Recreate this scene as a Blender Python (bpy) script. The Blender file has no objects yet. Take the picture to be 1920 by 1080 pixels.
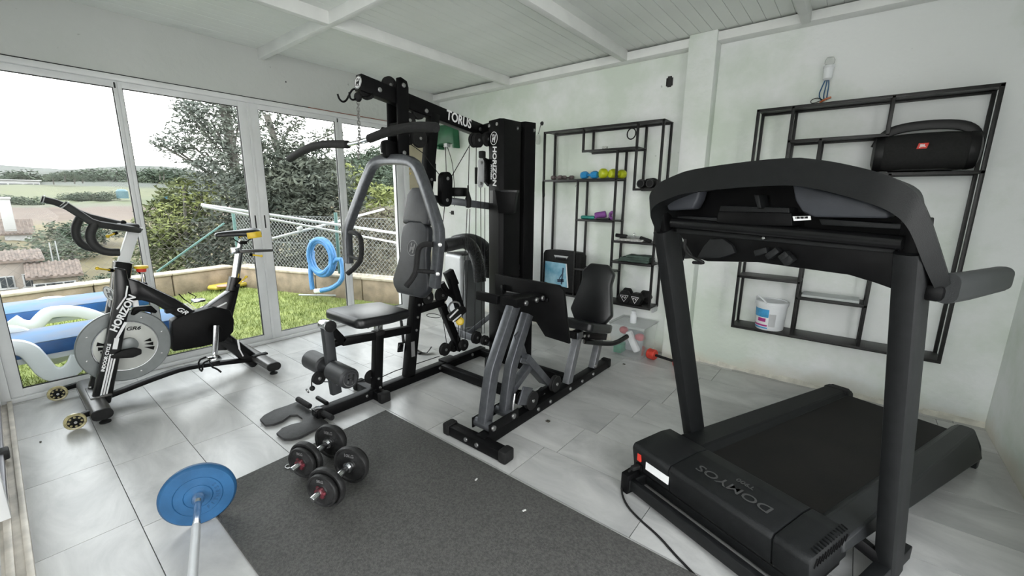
import bpy, bmesh, math, random
from mathutils import Vector, Matrix
random.seed(7)
S = bpy.context.scene
COL = S.collection

# ------------------------------------------------------------------ camera, sky, exposure
cam = bpy.data.objects.new('camera', bpy.data.cameras.new('camera'))
COL.objects.link(cam)
cam.matrix_world = Matrix(((0.775884, -0.136987, 0.615823, 0), (0.630802, 0.153522, -0.760605, 0),
                           (0.009651, 0.978604, 0.205526, 1.28), (0, 0, 0, 1)))
cam.data.sensor_width = 36
cam.data.lens = 14.7618
cam.data.clip_start = 0.02
cam.data.clip_end = 2000
S.camera = cam

W = bpy.data.worlds.new('overcast_sky')
S.world = W
W.use_nodes = True
wn, wl = W.node_tree.nodes, W.node_tree.links
bg = wn['Background']
tc = wn.new('ShaderNodeTexCoord')
sp = wn.new('ShaderNodeSeparateXYZ')
rp = wn.new('ShaderNodeValToRGB')
rp.color_ramp.elements[0].position = 0.0
rp.color_ramp.elements[0].color = (1.0, 0.985, 0.955, 1)
rp.color_ramp.elements[1].position = 0.6
rp.color_ramp.elements[1].color = (0.92, 0.955, 1.0, 1)
wl.new(tc.outputs['Generated'], sp.inputs[0])
wl.new(sp.outputs['Z'], rp.inputs[0])
wl.new(rp.outputs[0], bg.inputs[0])
bg.inputs[1].default_value = 2.0
VS = S.view_settings
VS.view_transform = 'Standard'
VS.look = 'None'
VS.gamma = 1
VS.use_curve_mapping = False
VS.exposure = 1.6

# ------------------------------------------------------------------ materials
def mat(name, col, rough=0.5, metal=0.0, var=0.0, scale=8.0, bump=0.0, bscale=60.0, col2=None, spec=0.5, coat=0.0,
        rvar=0.0, stretch=None, detail=4.0, trans=0.0):
    m = bpy.data.materials.new(name)
    m.use_nodes = True
    n, l = m.node_tree.nodes, m.node_tree.links
    b = n['Principled BSDF']
    b.inputs['Base Color'].default_value = (*col, 1)
    b.inputs['Roughness'].default_value = rough
    b.inputs['Metallic'].default_value = metal
    b.inputs['Specular IOR Level'].default_value = spec
    b.inputs['Coat Weight'].default_value = coat
    b.inputs['Transmission Weight'].default_value = trans
    t = n.new('ShaderNodeTexCoord')
    src = t.outputs['Object']
    if stretch:
        mp = n.new('ShaderNodeMapping')
        mp.inputs['Scale'].default_value = stretch
        l.new(src, mp.inputs[0])
        src = mp.outputs[0]
    if var or col2:
        nz = n.new('ShaderNodeTexNoise')
        nz.inputs['Scale'].default_value = scale
        nz.inputs['Detail'].default_value = detail
        l.new(src, nz.inputs['Vector'])
        r = n.new('ShaderNodeValToRGB')
        r.color_ramp.elements[0].position = 0.35
        r.color_ramp.elements[1].position = 0.65
        c2 = col2 or tuple(min(1, c * (1 + var)) for c in col)
        c1 = col if col2 else tuple(c * (1 - var) for c in col)
        r.color_ramp.elements[0].color = (*c1, 1)
        r.color_ramp.elements[1].color = (*c2, 1)
        l.new(nz.outputs['Fac'], r.inputs[0])
        l.new(r.outputs[0], b.inputs['Base Color'])
        if rvar:
            mr = n.new('ShaderNodeMapRange')
            mr.inputs['To Min'].default_value = max(0, rough - rvar)
            mr.inputs['To Max'].default_value = min(1, rough + rvar)
            l.new(nz.outputs['Fac'], mr.inputs[0])
            l.new(mr.outputs[0], b.inputs['Roughness'])
    if bump:
        nb = n.new('ShaderNodeTexNoise')
        nb.inputs['Scale'].default_value = bscale
        nb.inputs['Detail'].default_value = 3
        l.new(src, nb.inputs['Vector'])
        bp = n.new('ShaderNodeBump')
        bp.inputs['Strength'].default_value = bump
        bp.inputs['Distance'].default_value = 0.01
        l.new(nb.outputs['Fac'], bp.inputs['Height'])
        l.new(bp.outputs[0], b.inputs['Normal'])
    return m

def glass_mat(name, tint=(0.97, 0.985, 0.98), amount=0.06, rough=0.02):
    m = bpy.data.materials.new(name)
    m.use_nodes = True
    n, l = m.node_tree.nodes, m.node_tree.links
    n.remove(n['Principled BSDF'])
    t = n.new('ShaderNodeBsdfTransparent')
    t.inputs[0].default_value = (*tint, 1)
    g = n.new('ShaderNodeBsdfGlossy')
    g.inputs['Roughness'].default_value = rough
    lw = n.new('ShaderNodeLayerWeight')
    lw.inputs['Blend'].default_value = 0.12
    mt = n.new('ShaderNodeMath')
    mt.operation = 'MULTIPLY_ADD'
    mt.inputs[1].default_value = 0.5
    mt.inputs[2].default_value = amount * 0.15
    l.new(lw.outputs['Fresnel'], mt.inputs[0])
    mx = n.new('ShaderNodeMixShader')
    l.new(mt.outputs[0], mx.inputs[0])
    l.new(t.outputs[0], mx.inputs[1])
    l.new(g.outputs[0], mx.inputs[2])
    l.new(mx.outputs[0], n['Material Output'].inputs[0])
    return m

def clear_plastic(name, tint, white=0.25):
    m = glass_mat(name, tint, 0.1, 0.15)
    n, l = m.node_tree.nodes, m.node_tree.links
    d = n.new('ShaderNodeBsdfDiffuse')
    d.inputs[0].default_value = (0.85, 0.88, 0.88, 1)
    mx = n.new('ShaderNodeMixShader')
    mx.inputs[0].default_value = white
    o = n['Material Output']
    s = o.inputs[0].links[0].from_socket
    l.new(s, mx.inputs[1])
    l.new(d.outputs[0], mx.inputs[2])
    l.new(mx.outputs[0], o.inputs[0])
    return m

MT = {}
MT['black'] = mat('black_powder_coat', (0.0035, 0.0035, 0.0038), 0.45, 0, 0.25, 30, 0.05, 220, spec=0.13)
MT['blackgloss'] = mat('black_gloss_paint', (0.005, 0.005, 0.0055), 0.25, 0, 0.2, 12, 0.0, spec=0.4)
MT['rubber'] = mat('black_rubber', (0.008, 0.008, 0.008), 0.7, 0, 0.3, 40, 0.15, 150, spec=0.3)
MT['foam'] = mat('black_foam', (0.0125, 0.0125, 0.013), 0.75, 0, 0.25, 60, 0.25, 260, spec=0.3)
MT['grey'] = mat('grey_metallic_paint', (0.11, 0.115, 0.125), 0.3, 0.6, 0.12, 40, 0.0)
MT['steel'] = mat('chrome_steel', (0.72, 0.73, 0.74), 0.16, 1.0, 0.06, 20)
MT['bolt'] = mat('zinc_bolt', (0.42, 0.42, 0.42), 0.38, 1.0, 0.1, 60)
MT['chain'] = mat('steel_chain', (0.30, 0.30, 0.29), 0.4, 0.8, 0.2, 60)
MT['vinyl'] = mat('charcoal_vinyl', (0.017, 0.0185, 0.022), 0.42, 0, 0.2, 25, 0.12, 320, spec=0.4)
MT['vinylblk'] = mat('black_vinyl', (0.0065, 0.007, 0.008), 0.33, 0, 0.2, 25, 0.12, 320, spec=0.6)
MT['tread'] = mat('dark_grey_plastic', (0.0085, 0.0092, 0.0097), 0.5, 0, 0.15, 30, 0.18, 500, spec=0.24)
MT['treadlite'] = mat('slate_and_lit_plastic', (0.017, 0.0185, 0.0195), 0.45, 0, 0.1, 30, 0.15, 500, spec=0.4)
MT['treadbow'] = mat('charcoal_console_plastic', (0.0068, 0.0076, 0.0078), 0.5, 0, 0.1, 30, 0.15, 500, spec=0.22)
MT['footrubber'] = mat('grey_rubber_painted_sheen', (0.030, 0.030, 0.030), 0.6, 0, 0.2, 40, 0.15, 150)  # the rubber's sheen is put into this lighter grey base colour
MT['rollerfoam'] = mat('charcoal_roller_cover', (0.026, 0.027, 0.029), 0.5, 0, 0.15, 30, 0.1, 300)
MT['lever'] = mat('charcoal_paint', (0.030, 0.032, 0.035), 0.4, 0, 0.1, 30)
MT['treadpod'] = mat('grey_blue_plastic', (0.042, 0.045, 0.053), 0.5, 0, 0.1, 20, 0.1, 400, spec=0.4)
MT['belt'] = mat('running_belt', (0.006, 0.0055, 0.005), 0.7, 0, 0, 5, 0.2, 400, col2=(0.011, 0.0095, 0.0085), spec=0.3)
MT['white'] = mat('white_print', (0.82, 0.82, 0.82), 0.45, 0, 0.03, 30)
MT['dimprint'] = mat('dim_grey_print', (0.05, 0.05, 0.05), 0.6, 0, 0.05, 60)
MT['greyprint'] = mat('grey_print', (0.17, 0.17, 0.17), 0.5, 0, 0.05, 60)
MT['alu'] = mat('white_lacquered_aluminium', (0.70, 0.71, 0.71), 0.38, 0, 0.05, 5, 0.03, 40)
MT['gasket'] = mat('black_gasket', (0.02, 0.02, 0.02), 0.7, 0, 0.1, 20)
MT['glass'] = glass_mat('window_glass', amount=0.03)
MT['shelf'] = mat('shelf_iron', (0.010, 0.0095, 0.0095), 0.42, 0.0, 0.3, 40, 0.08, 200, spec=0.4)
MT['silverp'] = mat('silver_plastic', (0.50, 0.51, 0.52), 0.4, 0.2, 0.06, 8)
MT['yellow'] = mat('yellow_plastic', (0.72, 0.50, 0.03), 0.4, 0, 0.1, 20)
MT['red'] = mat('red_plastic', (0.62, 0.035, 0.02), 0.45, 0, 0.1, 20)
MT['blueplate'] = mat('blue_vinyl_plate', (0.021, 0.098, 0.225), 0.42, 0, 0.14, 12, 0.1, 60)
MT['iron'] = mat('worn_black_iron', (0.019, 0.019, 0.019), 0.5, 0.0, 0.4, 25, 0.2, 90, spec=0.4)

def tile_material():
    m = mat('grey_porcelain', (0.5, 0.5, 0.5), 0.28, spec=0.5)
    n, l = m.node_tree.nodes, m.node_tree.links
    b = n['Principled BSDF']
    g = n.new('ShaderNodeNewGeometry')
    oi = n.new('ShaderNodeObjectInfo')
    mp = n.new('ShaderNodeMapping')
    mp.inputs['Scale'].default_value = (1.0, 2.2, 1.0)
    ad = n.new('ShaderNodeVectorMath')
    sc = n.new('ShaderNodeVectorMath')
    sc.operation = 'SCALE'
    sc.inputs[0].default_value = (13, 7, 5)
    l.new(oi.outputs['Random'], sc.inputs['Scale'])
    l.new(g.outputs['Position'], ad.inputs[0])
    l.new(sc.outputs[0], ad.inputs[1])
    l.new(ad.outputs[0], mp.inputs[0])
    nz = n.new('ShaderNodeTexNoise')
    nz.inputs['Scale'].default_value = 2.2
    nz.inputs['Detail'].default_value = 9
    nz.inputs['Roughness'].default_value = 0.62
    nz.inputs['Distortion'].default_value = 0.8
    l.new(mp.outputs[0], nz.inputs['Vector'])
    r = n.new('ShaderNodeValToRGB')
    r.color_ramp.elements[0].position = 0.3
    r.color_ramp.elements[0].color = (0.355, 0.355, 0.35, 1)
    r.color_ramp.elements[1].position = 0.68
    r.color_ramp.elements[1].color = (0.58, 0.575, 0.56, 1)
    l.new(nz.outputs['Fac'], r.inputs[0])
    mx = n.new('ShaderNodeMix')
    mx.data_type = 'RGBA'
    mx.blend_type = 'MULTIPLY'
    mx.inputs[0].default_value = 1
    mr = n.new('ShaderNodeMapRange')
    mr.inputs['To Min'].default_value = 0.93
    mr.inputs['To Max'].default_value = 1.04
    l.new(oi.outputs['Random'], mr.inputs[0])
    l.new(r.outputs[0], mx.inputs['A'])
    l.new(mr.outputs[0], mx.inputs['B'])
    l.new(mx.outputs['Result'], b.inputs['Base Color'])
    return m

def plaster_material(name, base, stain, floor_stain=True, patch=(0.66, 0.725, 0.645)):
    m = mat(name, base, 0.75, 0, 0, 1, 0.35, 28)
    n, l = m.node_tree.nodes, m.node_tree.links
    b = n['Principled BSDF']
    g = n.new('ShaderNodeNewGeometry')
    nz = n.new('ShaderNodeTexNoise')
    nz.inputs['Scale'].default_value = 1.3
    nz.inputs['Detail'].default_value = 10
    nz.inputs['Roughness'].default_value = 0.6
    l.new(g.outputs['Position'], nz.inputs['Vector'])
    r = n.new('ShaderNodeValToRGB')
    r.color_ramp.elements[0].position = 0.38
    r.color_ramp.elements[0].color = (*patch, 1)
    r.color_ramp.elements[1].position = 0.56
    r.color_ramp.elements[1].color = (*base, 1)
    l.new(nz.outputs['Fac'], r.inputs[0])
    out = r.outputs[0]
    if floor_stain:
        sp = n.new('ShaderNodeSeparateXYZ')
        l.new(g.outputs['Position'], sp.inputs[0])
        n2 = n.new('ShaderNodeTexNoise')
        n2.inputs['Scale'].default_value = 3.0
        n2.inputs['Detail'].default_value = 6
        l.new(g.outputs['Position'], n2.inputs['Vector'])
        ma = n.new('ShaderNodeMath')
        ma.operation = 'MULTIPLY_ADD'
        ma.inputs[1].default_value = -0.35
        l.new(n2.outputs['Fac'], ma.inputs[0])
        l.new(sp.outputs['Z'], ma.inputs[2])
        mr = n.new('ShaderNodeMapRange')
        mr.inputs['From Min'].default_value = -0.17
        mr.inputs['From Max'].default_value = -0.06
        mr.inputs['To Min'].default_value = 0.75
        mr.inputs['To Max'].default_value = 0.0
        l.new(ma.outputs[0], mr.inputs[0])
        mx = n.new('ShaderNodeMix')
        mx.data_type = 'RGBA'
        l.new(mr.outputs[0], mx.inputs[0])
        l.new(out, mx.inputs['A'])
        mx.inputs['B'].default_value = (*stain, 1)
        out = mx.outputs['Result']
    # scattered dark specks and chips
    n3 = n.new('ShaderNodeTexNoise')
    n3.inputs['Scale'].default_value = 16
    n3.inputs['Detail'].default_value = 2
    l.new(g.outputs['Position'], n3.inputs['Vector'])
    r3 = n.new('ShaderNodeValToRGB')
    r3.color_ramp.elements[0].position = 0.755
    r3.color_ramp.elements[0].color = (1, 1, 1, 1)
    r3.color_ramp.elements[1].position = 0.80
    r3.color_ramp.elements[1].color = (0.45, 0.47, 0.44, 1)
    l.new(n3.outputs['Fac'], r3.inputs[0])
    m2 = n.new('ShaderNodeMix')
    m2.data_type = 'RGBA'
    m2.blend_type = 'MULTIPLY'
    m2.inputs[0].default_value = 1
    l.new(out, m2.inputs['A'])
    l.new(r3.outputs[0], m2.inputs['B'])
    l.new(m2.outputs['Result'], b.inputs['Base Color'])
    return m

MT['tile'] = tile_material()
MT['grout'] = mat('grey_grout', (0.22, 0.22, 0.215), 0.9, 0, 0.15, 30)
MT['plaster'] = plaster_material('white_limewash_plaster', (0.83, 0.85, 0.84), (0.66, 0.62, 0.52))
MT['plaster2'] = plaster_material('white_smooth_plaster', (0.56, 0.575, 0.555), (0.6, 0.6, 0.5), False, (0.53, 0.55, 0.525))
MT['plank'] = mat('white_ceiling_lacquer', (0.76, 0.785, 0.75), 0.35, 0, 0.03, 3, 0.04, 30)
MT['beam'] = mat('white_painted_wood', (0.80, 0.81, 0.79), 0.6, 0, 0.04, 6, 0.15, 30)

# ------------------------------------------------------------------ mesh building helpers
WM = {}
I4 = Matrix.Identity(4)

def frame(d, up):
    d = Vector(d).normalized()
    up = Vector(up)
    x = up.cross(d)
    if x.length < 1e-4:
        x = Vector((1, 0, 0)).cross(d)
        if x.length < 1e-4:
            x = Vector((0, 1, 0)).cross(d)
    x.normalize()
    y = d.cross(x)
    return x, y, d

class G:
    """collects shapes, build() links them as ONE mesh object"""
    def __init__(s, T=None):
        s.bm = bmesh.new()
        s.T = T
    def _merge(s, b2, M=None):
        if M is not None:
            b2.transform(M)
        me = bpy.data.meshes.new('t')
        b2.to_mesh(me)
        b2.free()
        s.bm.from_mesh(me)
        bpy.data.meshes.remove(me)
        return s
    def box(s, c, size, bev=0.0, R=None, seg=2):
        b = bmesh.new()
        bmesh.ops.create_cube(b, size=1.0)
        b.transform(Matrix.Diagonal((*size, 1)))
        if bev:
            bmesh.ops.bevel(b, geom=b.edges[:], offset=min(bev, min(size) * 0.45), segments=seg, profile=0.5, affect='EDGES')
        M = Matrix.Translation(Vector(c))
        if R is not None:
            M = M @ R.to_4x4()
        return s._merge(b, M)
    def span(s, a, b, bev=0.0):
        a, b = Vector(a), Vector(b)
        return s.box((a + b) / 2, tuple(abs(v) for v in (b - a)), bev)
    def bar(s, a, b, w, h, up=(0, 0, 1), bev=0.004):
        a, b = Vector(a), Vector(b)
        x, y, z = frame(b - a, up)
        R = Matrix((x, y, z)).transposed()
        return s.box((a + b) / 2, (w, h, (b - a).length), bev, R)
    def cyl(s, a, b, r, n=20, r2=None, bev=0.0):
        a, b = Vector(a), Vector(b)
        x, y, z = frame(b - a, (0, 0, 1))
        R = Matrix((x, y, z)).transposed()
        bb = bmesh.new()
        bmesh.ops.create_cone(bb, cap_ends=True, segments=n, radius1=r, radius2=r if r2 is None else r2, depth=(b - a).length)
        if bev:
            ed = [e for e in bb.edges if len(e.link_faces) == 2 and any(len(f.verts) > 4 for f in e.link_faces)]
            bmesh.ops.bevel(bb, geom=ed, offset=bev, segments=2, profile=0.5, affect='EDGES')
        return s._merge(bb, Matrix.Translation((a + b) / 2) @ R.to_4x4())
    def sweep(s, pts, prof, up=(0, 0, 1), closed=False, caps=True, fixed=False):
        pts = [Vector(p) for p in pts]
        n = len(pts)
        rings = []
        lx = None
        for i, p in enumerate(pts):
            if closed:
                d = (pts[(i + 1) % n] - pts[i - 1])
            elif i == 0:
                d = pts[1] - pts[0]
            elif i == n - 1:
                d = pts[-1] - pts[-2]
            else:
                d = (pts[i + 1] - p).normalized() + (p - pts[i - 1]).normalized()
            d.normalize()
            if lx is None or fixed:
                x, y, z = frame(d, up)
            else:
                x = lx - d * lx.dot(d)
                x.normalize()
                y = d.cross(x)
            lx = x
            k = 1.0
            if 0 < i < n - 1 and not closed:
                c = (p - pts[i - 1]).normalized().dot(d)
                k = 1 / max(c, 0.6)
            rings.append([s.bm.verts.new(p + x * a * (k if fixed else 1) + y * b) for a, b in prof])
        m = len(prof)
        R = range(n) if closed else range(n - 1)
        for i in R:
            A, B = rings[i], rings[(i + 1) % n]
            for j in range(m):
                s.bm.faces.new((A[j], A[(j + 1) % m], B[(j + 1) % m], B[j]))
        if caps and not closed:
            s.bm.faces.new(rings[0][::-1])
            s.bm.faces.new(rings[-1])
        return s
    def tube(s, pts, r, n=10, closed=False, up=(0, 0, 1), smooth=0):
        pts = [Vector(p) for p in pts]
        for _ in range(smooth):
            pts = chaikin(pts, closed)
        prof = [(r * math.cos(2 * math.pi * k / n), r * math.sin(2 * math.pi * k / n)) for k in range(n)]
        return s.sweep(pts, prof, up, closed)
    def rtube(s, pts, w, h, up, smooth=0, bev=0.25):
        pts = [Vector(p) for p in pts]
        for _ in range(smooth):
            pts = chaikin(pts, False)
        return s.sweep(pts, rrect(w, h, min(w, h) * bev), up)
    def lathe(s, prof, o, ax=(0, 0, 1), n=24):
        o = Vector(o)
        x, y, z = frame(ax, (0, 1, 0) if abs(Vector(ax).normalized().y) < 0.9 else (1, 0, 0))
        rings = []
        for r, h in prof:
            if r < 1e-6:
                rings.append([s.bm.verts.new(o + z * h)])
            else:
                rings.append([s.bm.verts.new(o + z * h + (x * math.cos(2 * math.pi * k / n) + y * math.sin(2 * math.pi * k / n)) * r) for k in range(n)])
        for A, B in zip(rings, rings[1:]):
            for k in range(n):
                q = (k + 1) % n
                if len(A) == 1 and len(B) == 1:
                    continue
                if len(A) == 1:
                    s.bm.faces.new((A[0], B[q], B[k]))
                elif len(B) == 1:
                    s.bm.faces.new((A[k], A[q], B[0]))
                else:
                    s.bm.faces.new((A[k], A[q], B[q], B[k]))
        return s
    def prism(s, pts, d, bev=0.0, seg=2):
        """polygon of 3d points pushed along vector d"""
        b = bmesh.new()
        d = Vector(d)
        A = [b.verts.new(Vector(p)) for p in pts]
        B = [b.verts.new(Vector(p) + d) for p in pts]
        n = len(A)
        b.faces.new(A[::-1])
        b.faces.new(B)
        for i in range(n):
            b.faces.new((A[i], A[(i + 1) % n], B[(i + 1) % n], B[i]))
        bmesh.ops.recalc_face_normals(b, faces=b.faces[:])
        if bev:
            bmesh.ops.bevel(b, geom=b.edges[:], offset=bev, segments=seg, profile=0.5, affect='EDGES', clamp_overlap=True)
        return s._merge(b)
    def ball(s, c, r, sc=(1, 1, 1), n=14):
        b = bmesh.new()
        bmesh.ops.create_uvsphere(b, u_segments=n, v_segments=max(6, n // 2 + 1), radius=r)
        return s._merge(b, Matrix.Translation(Vector(c)) @ Matrix.Diagonal((*sc, 1)))
    def tor(s, c, ax, R, r, n=24, m=8, sc=1.0):
        x, y, z = frame(ax, (0, 0, 1))
        pts = [Vector(c) + x * R * math.cos(2 * math.pi * k / n) + y * R * sc * math.sin(2 * math.pi * k / n) for k in range(n)]
        return s.tube(pts, r, m, True, ax)
    def quad(s, a, b, c, d):
        s.bm.faces.new([s.bm.verts.new(Vector(v)) for v in (a, b, c, d)])
        return s
    def raw(s, verts, faces):
        V = [s.bm.verts.new(v) for v in verts]
        for f in faces:
            s.bm.faces.new([V[i] for i in f])
        return s
    def build(s, name, m, parent=None, local=False, flat=False, ang=35, norm=True, bevel=0):
        Mp = WM[parent.name] if parent else I4
        if not local and parent:
            s.bm.transform(Mp.inverted())
        if norm:
            bmesh.ops.recalc_face_normals(s.bm, faces=s.bm.faces[:])
        co = [v.co for v in s.bm.verts]
        lo = Vector([min(c[i] for c in co) for i in range(3)])
        hi = Vector([max(c[i] for c in co) for i in range(3)])
        c = (lo + hi) / 2
        s.bm.transform(Matrix.Translation(-c))
        me = bpy.data.meshes.new(name)
        s.bm.to_mesh(me)
        s.bm.free()
        if not flat:
            for p in me.polygons:
                p.use_smooth = True
            me.set_sharp_from_angle(angle=math.radians(ang))
        me.materials.append(MT[m] if isinstance(m, str) else m)
        o = bpy.data.objects.new(name, me)
        COL.objects.link(o)
        o.location = c
        if parent:
            o.parent = parent
        WM[o.name] = Mp @ Matrix.Translation(c)
        if bevel:
            bv = o.modifiers.new('bevel', 'BEVEL')
            bv.width = bevel
            bv.segments = 2
            bv.limit_method = 'ANGLE'
        return o

def chaikin(p, closed):
    n = len(p)
    out = [] if closed else [p[0]]
    for i in range(n if closed else n - 1):
        a, b = p[i], p[(i + 1) % n]
        out += [a * 0.75 + b * 0.25, a * 0.25 + b * 0.75]
    if not closed:
        out.append(p[-1])
    return out

def rrect(w, h, r, k=3):
    out = []
    for cx, cy, a0 in ((w / 2 - r, h / 2 - r, 0), (-w / 2 + r, h / 2 - r, 90), (-w / 2 + r, -h / 2 + r, 180), (w / 2 - r, -h / 2 + r, 270)):
        for i in range(k):
            a = math.radians(a0 + 90 * i / (k - 1))
            out.append((cx + r * math.cos(a), cy + r * math.sin(a)))
    return out

def thing(name, label, cat, loc, rz=0.0, group=None):
    o = bpy.data.objects.new(name, None)
    COL.objects.link(o)
    o.location = loc
    o.rotation_euler = (0, 0, rz)
    o.empty_display_size = 0.1
    o['label'] = label
    o['category'] = cat
    if group:
        o['group'] = group
    WM[o.name] = Matrix.Translation(Vector(loc)) @ Matrix.Rotation(rz, 4, 'Z')
    return o

def tag(o, label, cat, group=None, kind=None):
    if label:
        o['label'] = label
    if cat:
        o['category'] = cat
    if group:
        o['group'] = group
    if kind:
        o['kind'] = kind
    return o

def struct(o, label=None):
    o['kind'] = 'structure'
    if label:
        o['label'] = label
    return o

def ordinals(group, what, extra):
    L = [o for o in bpy.data.objects if o.get('group') == group]
    right = Vector((0.775884, 0.630802, 0))
    fwd = Vector((-0.615823, 0.760605, 0))
    L.sort(key=lambda o: o.location.dot(right) / max(0.1, o.location.dot(fwd)))
    W_ = 'leftmost,second,third,fourth,fifth,sixth,seventh,eighth,ninth,tenth,eleventh,twelfth,thirteenth,fourteenth,fifteenth,sixteenth,seventeenth,eighteenth,nineteenth,twentieth'.split(',')
    for k, o in enumerate(L):
        o['label'] = '%s, %s%s' % (what, W_[k], extra if k else ' of all')

def dup(root, loc, rz=None, label=None):
    r = root.copy()
    COL.objects.link(r)
    r.location = loc
    if rz is not None:
        r.rotation_euler = (0, 0, rz)
    if label:
        r['label'] = label
    for ch in list(root.children):
        c = ch.copy()
        COL.objects.link(c)
        c.parent = r
        for g in list(ch.children):
            d = g.copy()
            COL.objects.link(d)
            d.parent = c
    return r

def text(body, name, m, parent, o, ex, ey, size, shear=0.0, bold=0.0, ext=0.0006, align='CENTER', sx=1.0, local=False):
    """flat lettering: ex runs along the line, ey up the letters"""
    cu = bpy.data.curves.new(name, 'FONT')
    cu.body = body
    cu.size = size
    cu.shear = shear
    cu.offset = bold
    cu.extrude = ext
    cu.align_x = align
    cu.align_y = 'CENTER'
    cu.resolution_u = 3
    t = bpy.data.objects.new('t', cu)
    COL.objects.link(t)
    bpy.context.view_layer.update()
    me = bpy.data.meshes.new_from_object(t.evaluated_get(bpy.context.evaluated_depsgraph_get()))
    bpy.data.objects.remove(t)
    bpy.data.curves.remove(cu)
    ex = Vector(ex).normalized()
    ey = Vector(ey)
    ey = (ey - ex * ey.dot(ex)).normalized()
    ez = ex.cross(ey)
    M = Matrix.Translation(Vector(o)) @ Matrix((ex * sx, ey, ez)).transposed().to_4x4()
    me.transform(M)
    g = G()
    g.bm.from_mesh(me)
    bpy.data.meshes.remove(me)
    return g.build(name, m, parent, local, flat=True)

def bolts(pts, ax, r, name, m, parent, h=0.006, local=False):
    ax = Vector(ax).normalized()
    for p in pts:
        G().cyl(Vector(p) - ax * h, Vector(p) + ax * h, r, 12, bev=r * 0.25).build(name, m, parent, local)

def pulley(c, ax, r, w, parent, name='pulley', m='rubber', local=False):
    """grooved wheel with a bright axle bolt"""
    ax = Vector(ax).normalized()
    c = Vector(c)
    o = G().lathe([(0, -w / 2), (r * 0.93, -w / 2), (r, -w * 0.38), (r * 0.8, 0), (r, w * 0.38), (r * 0.93, w / 2), (0, w / 2)], c, ax, 24).build(name, m, parent, local)
    g = G()
    g.cyl(c - ax * (w / 2 + 0.006), c + ax * (w / 2 + 0.006), 0.011, 10, bev=0.002)
    g.build('axle_bolt', 'bolt', parent, local)
    return o

def emblem(c, ex, ey, r, parent, m='white', name='emblem', fill=None):
    ex, ey = Vector(ex).normalized(), Vector(ey).normalized()
    ez = ex.cross(ey)
    c = Vector(c)
    if fill:
        G().cyl(c - ez * 0.001, c + ez * 0.0005, r, 28).build('emblem_disc', fill, parent)
    g = G()
    n = 32
    for rad, wd in ((r * 0.93, r * 0.09),):
        g.sweep([c + (ex * math.cos(2 * math.pi * k / n) + ey * math.sin(2 * math.pi * k / n)) * rad for k in range(n)],
                [(-wd / 2, -0.0008), (wd / 2, -0.0008), (wd / 2, 0.0008), (-wd / 2, 0.0008)], ez, True, fixed=True)
    # slanted two-stroke letter with a notched crossbar
    def q(x0, y0, x1, y1, w):
        a = c + (ex * (x0 + y0 * 0.25) + ey * y0) * r + ez * 0.0006
        b = c + (ex * (x1 + y1 * 0.25) + ey * y1) * r + ez * 0.0006
        g.bar(a, b, w * r, 0.0016, ez, 0)
    q(-0.3, -0.5, -0.3, 0.12, 0.24)
    q(-0.3, 0.28, -0.3, 0.62, 0.24)
    q(0.3, -0.62, 0.3, -0.26, 0.24)
    q(0.3, -0.1, 0.3, 0.5, 0.24)
    q(-0.42, 0.05, 0.15, 0.05, 0.2)
    q(-0.1, -0.14, 0.42, -0.14, 0.2)
    return g.build(name, m, parent, flat=True)

# ================================================================== ROOM SHELL
XW, YB, XR, ZC = -3.94, 3.5, 0.745, 2.45
MT['paving'] = mat('pale_concrete_paving', (0.45, 0.44, 0.42), 0.8, 0, 0.1, 3)
floor = struct(G().span((-4.2, -1.6, -0.12), (0.95, 3.7, -0.006)).build('floor', 'grout'), 'floor of staggered light grey porcelain tiles')
TL, TWD = 0.602, 0.2954
tile_me = {}
for k in range(-6, 13):
    y0 = 0.196 + k * TWD
    if y0 > YB - 0.02 or y0 < -1.5:
        continue
    y1 = min(y0 + TWD, YB)
    x = -3.229 + k * 0.0755
    while x > XW - 0.1:
        x -= TL
    while x < XR:
        a, b = max(x, XW - 0.06), min(x + TL, XR)
        x += TL
        if b - a < 0.02:
            continue
        key = (round(b - a, 3), round(y1 - y0, 3))
        if key not in tile_me:
            t = G().box((0, 0, 0), (b - a - 0.003, y1 - y0 - 0.003, 0.012)).build('tile', 'tile', flat=True)
            tile_me[key] = t.data
            bpy.data.objects.remove(t)
        o = bpy.data.objects.new('tile', tile_me[key])
        COL.objects.link(o)
        o.parent = floor
        o.location = Vector(((a + b) / 2, (y0 + y1) / 2, -0.006 - random.random() * 0.0006)) - Vector(floor.location)

wb = struct(G().span((-4.4, YB, -0.12), (0.945, YB + 0.2, 2.6)).build('wall_back', 'plaster'), 'white limewashed plaster back wall')
struct(G().span((XR, 1.62, -0.12), (XR + 0.2, YB, 2.6)).span((XR, -1.6, 2.15), (XR + 0.2, 1.64, 2.6)).span((XR, -1.6, -0.12), (XR + 0.2, -0.1, 2.17)).build('wall_right', 'plaster'), 'white plaster side wall behind the treadmill')
struct(G().span((XR + 0.08, -0.1, -0.1), (XR + 0.14, 1.62, -0.02)).span((XR + 0.08, -0.1, -0.02), (XR + 0.13, -0.04, 2.15)).span((XR + 0.08, 1.56, -0.02), (XR + 0.13, 1.62, 2.15)).span((XR + 0.08, -0.1, 2.1), (XR + 0.13, 1.62, 2.15)).build('window_5', 'alu'), 'full height window in the side wall, out of frame right of the treadmill')
struct(G().span((XR + 0.2, -9, -0.3), (8, 6, -0.1)).build('side_paving', 'paving'), 'paving outside the side window')
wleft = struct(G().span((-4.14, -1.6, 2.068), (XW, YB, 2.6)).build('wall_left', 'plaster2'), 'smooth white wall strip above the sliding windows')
struct(G().span((-4.14, -1.6, -0.12), (XW - 0.02, -0.14, 2.068)).build('wall_left', 'plaster2'))
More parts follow.
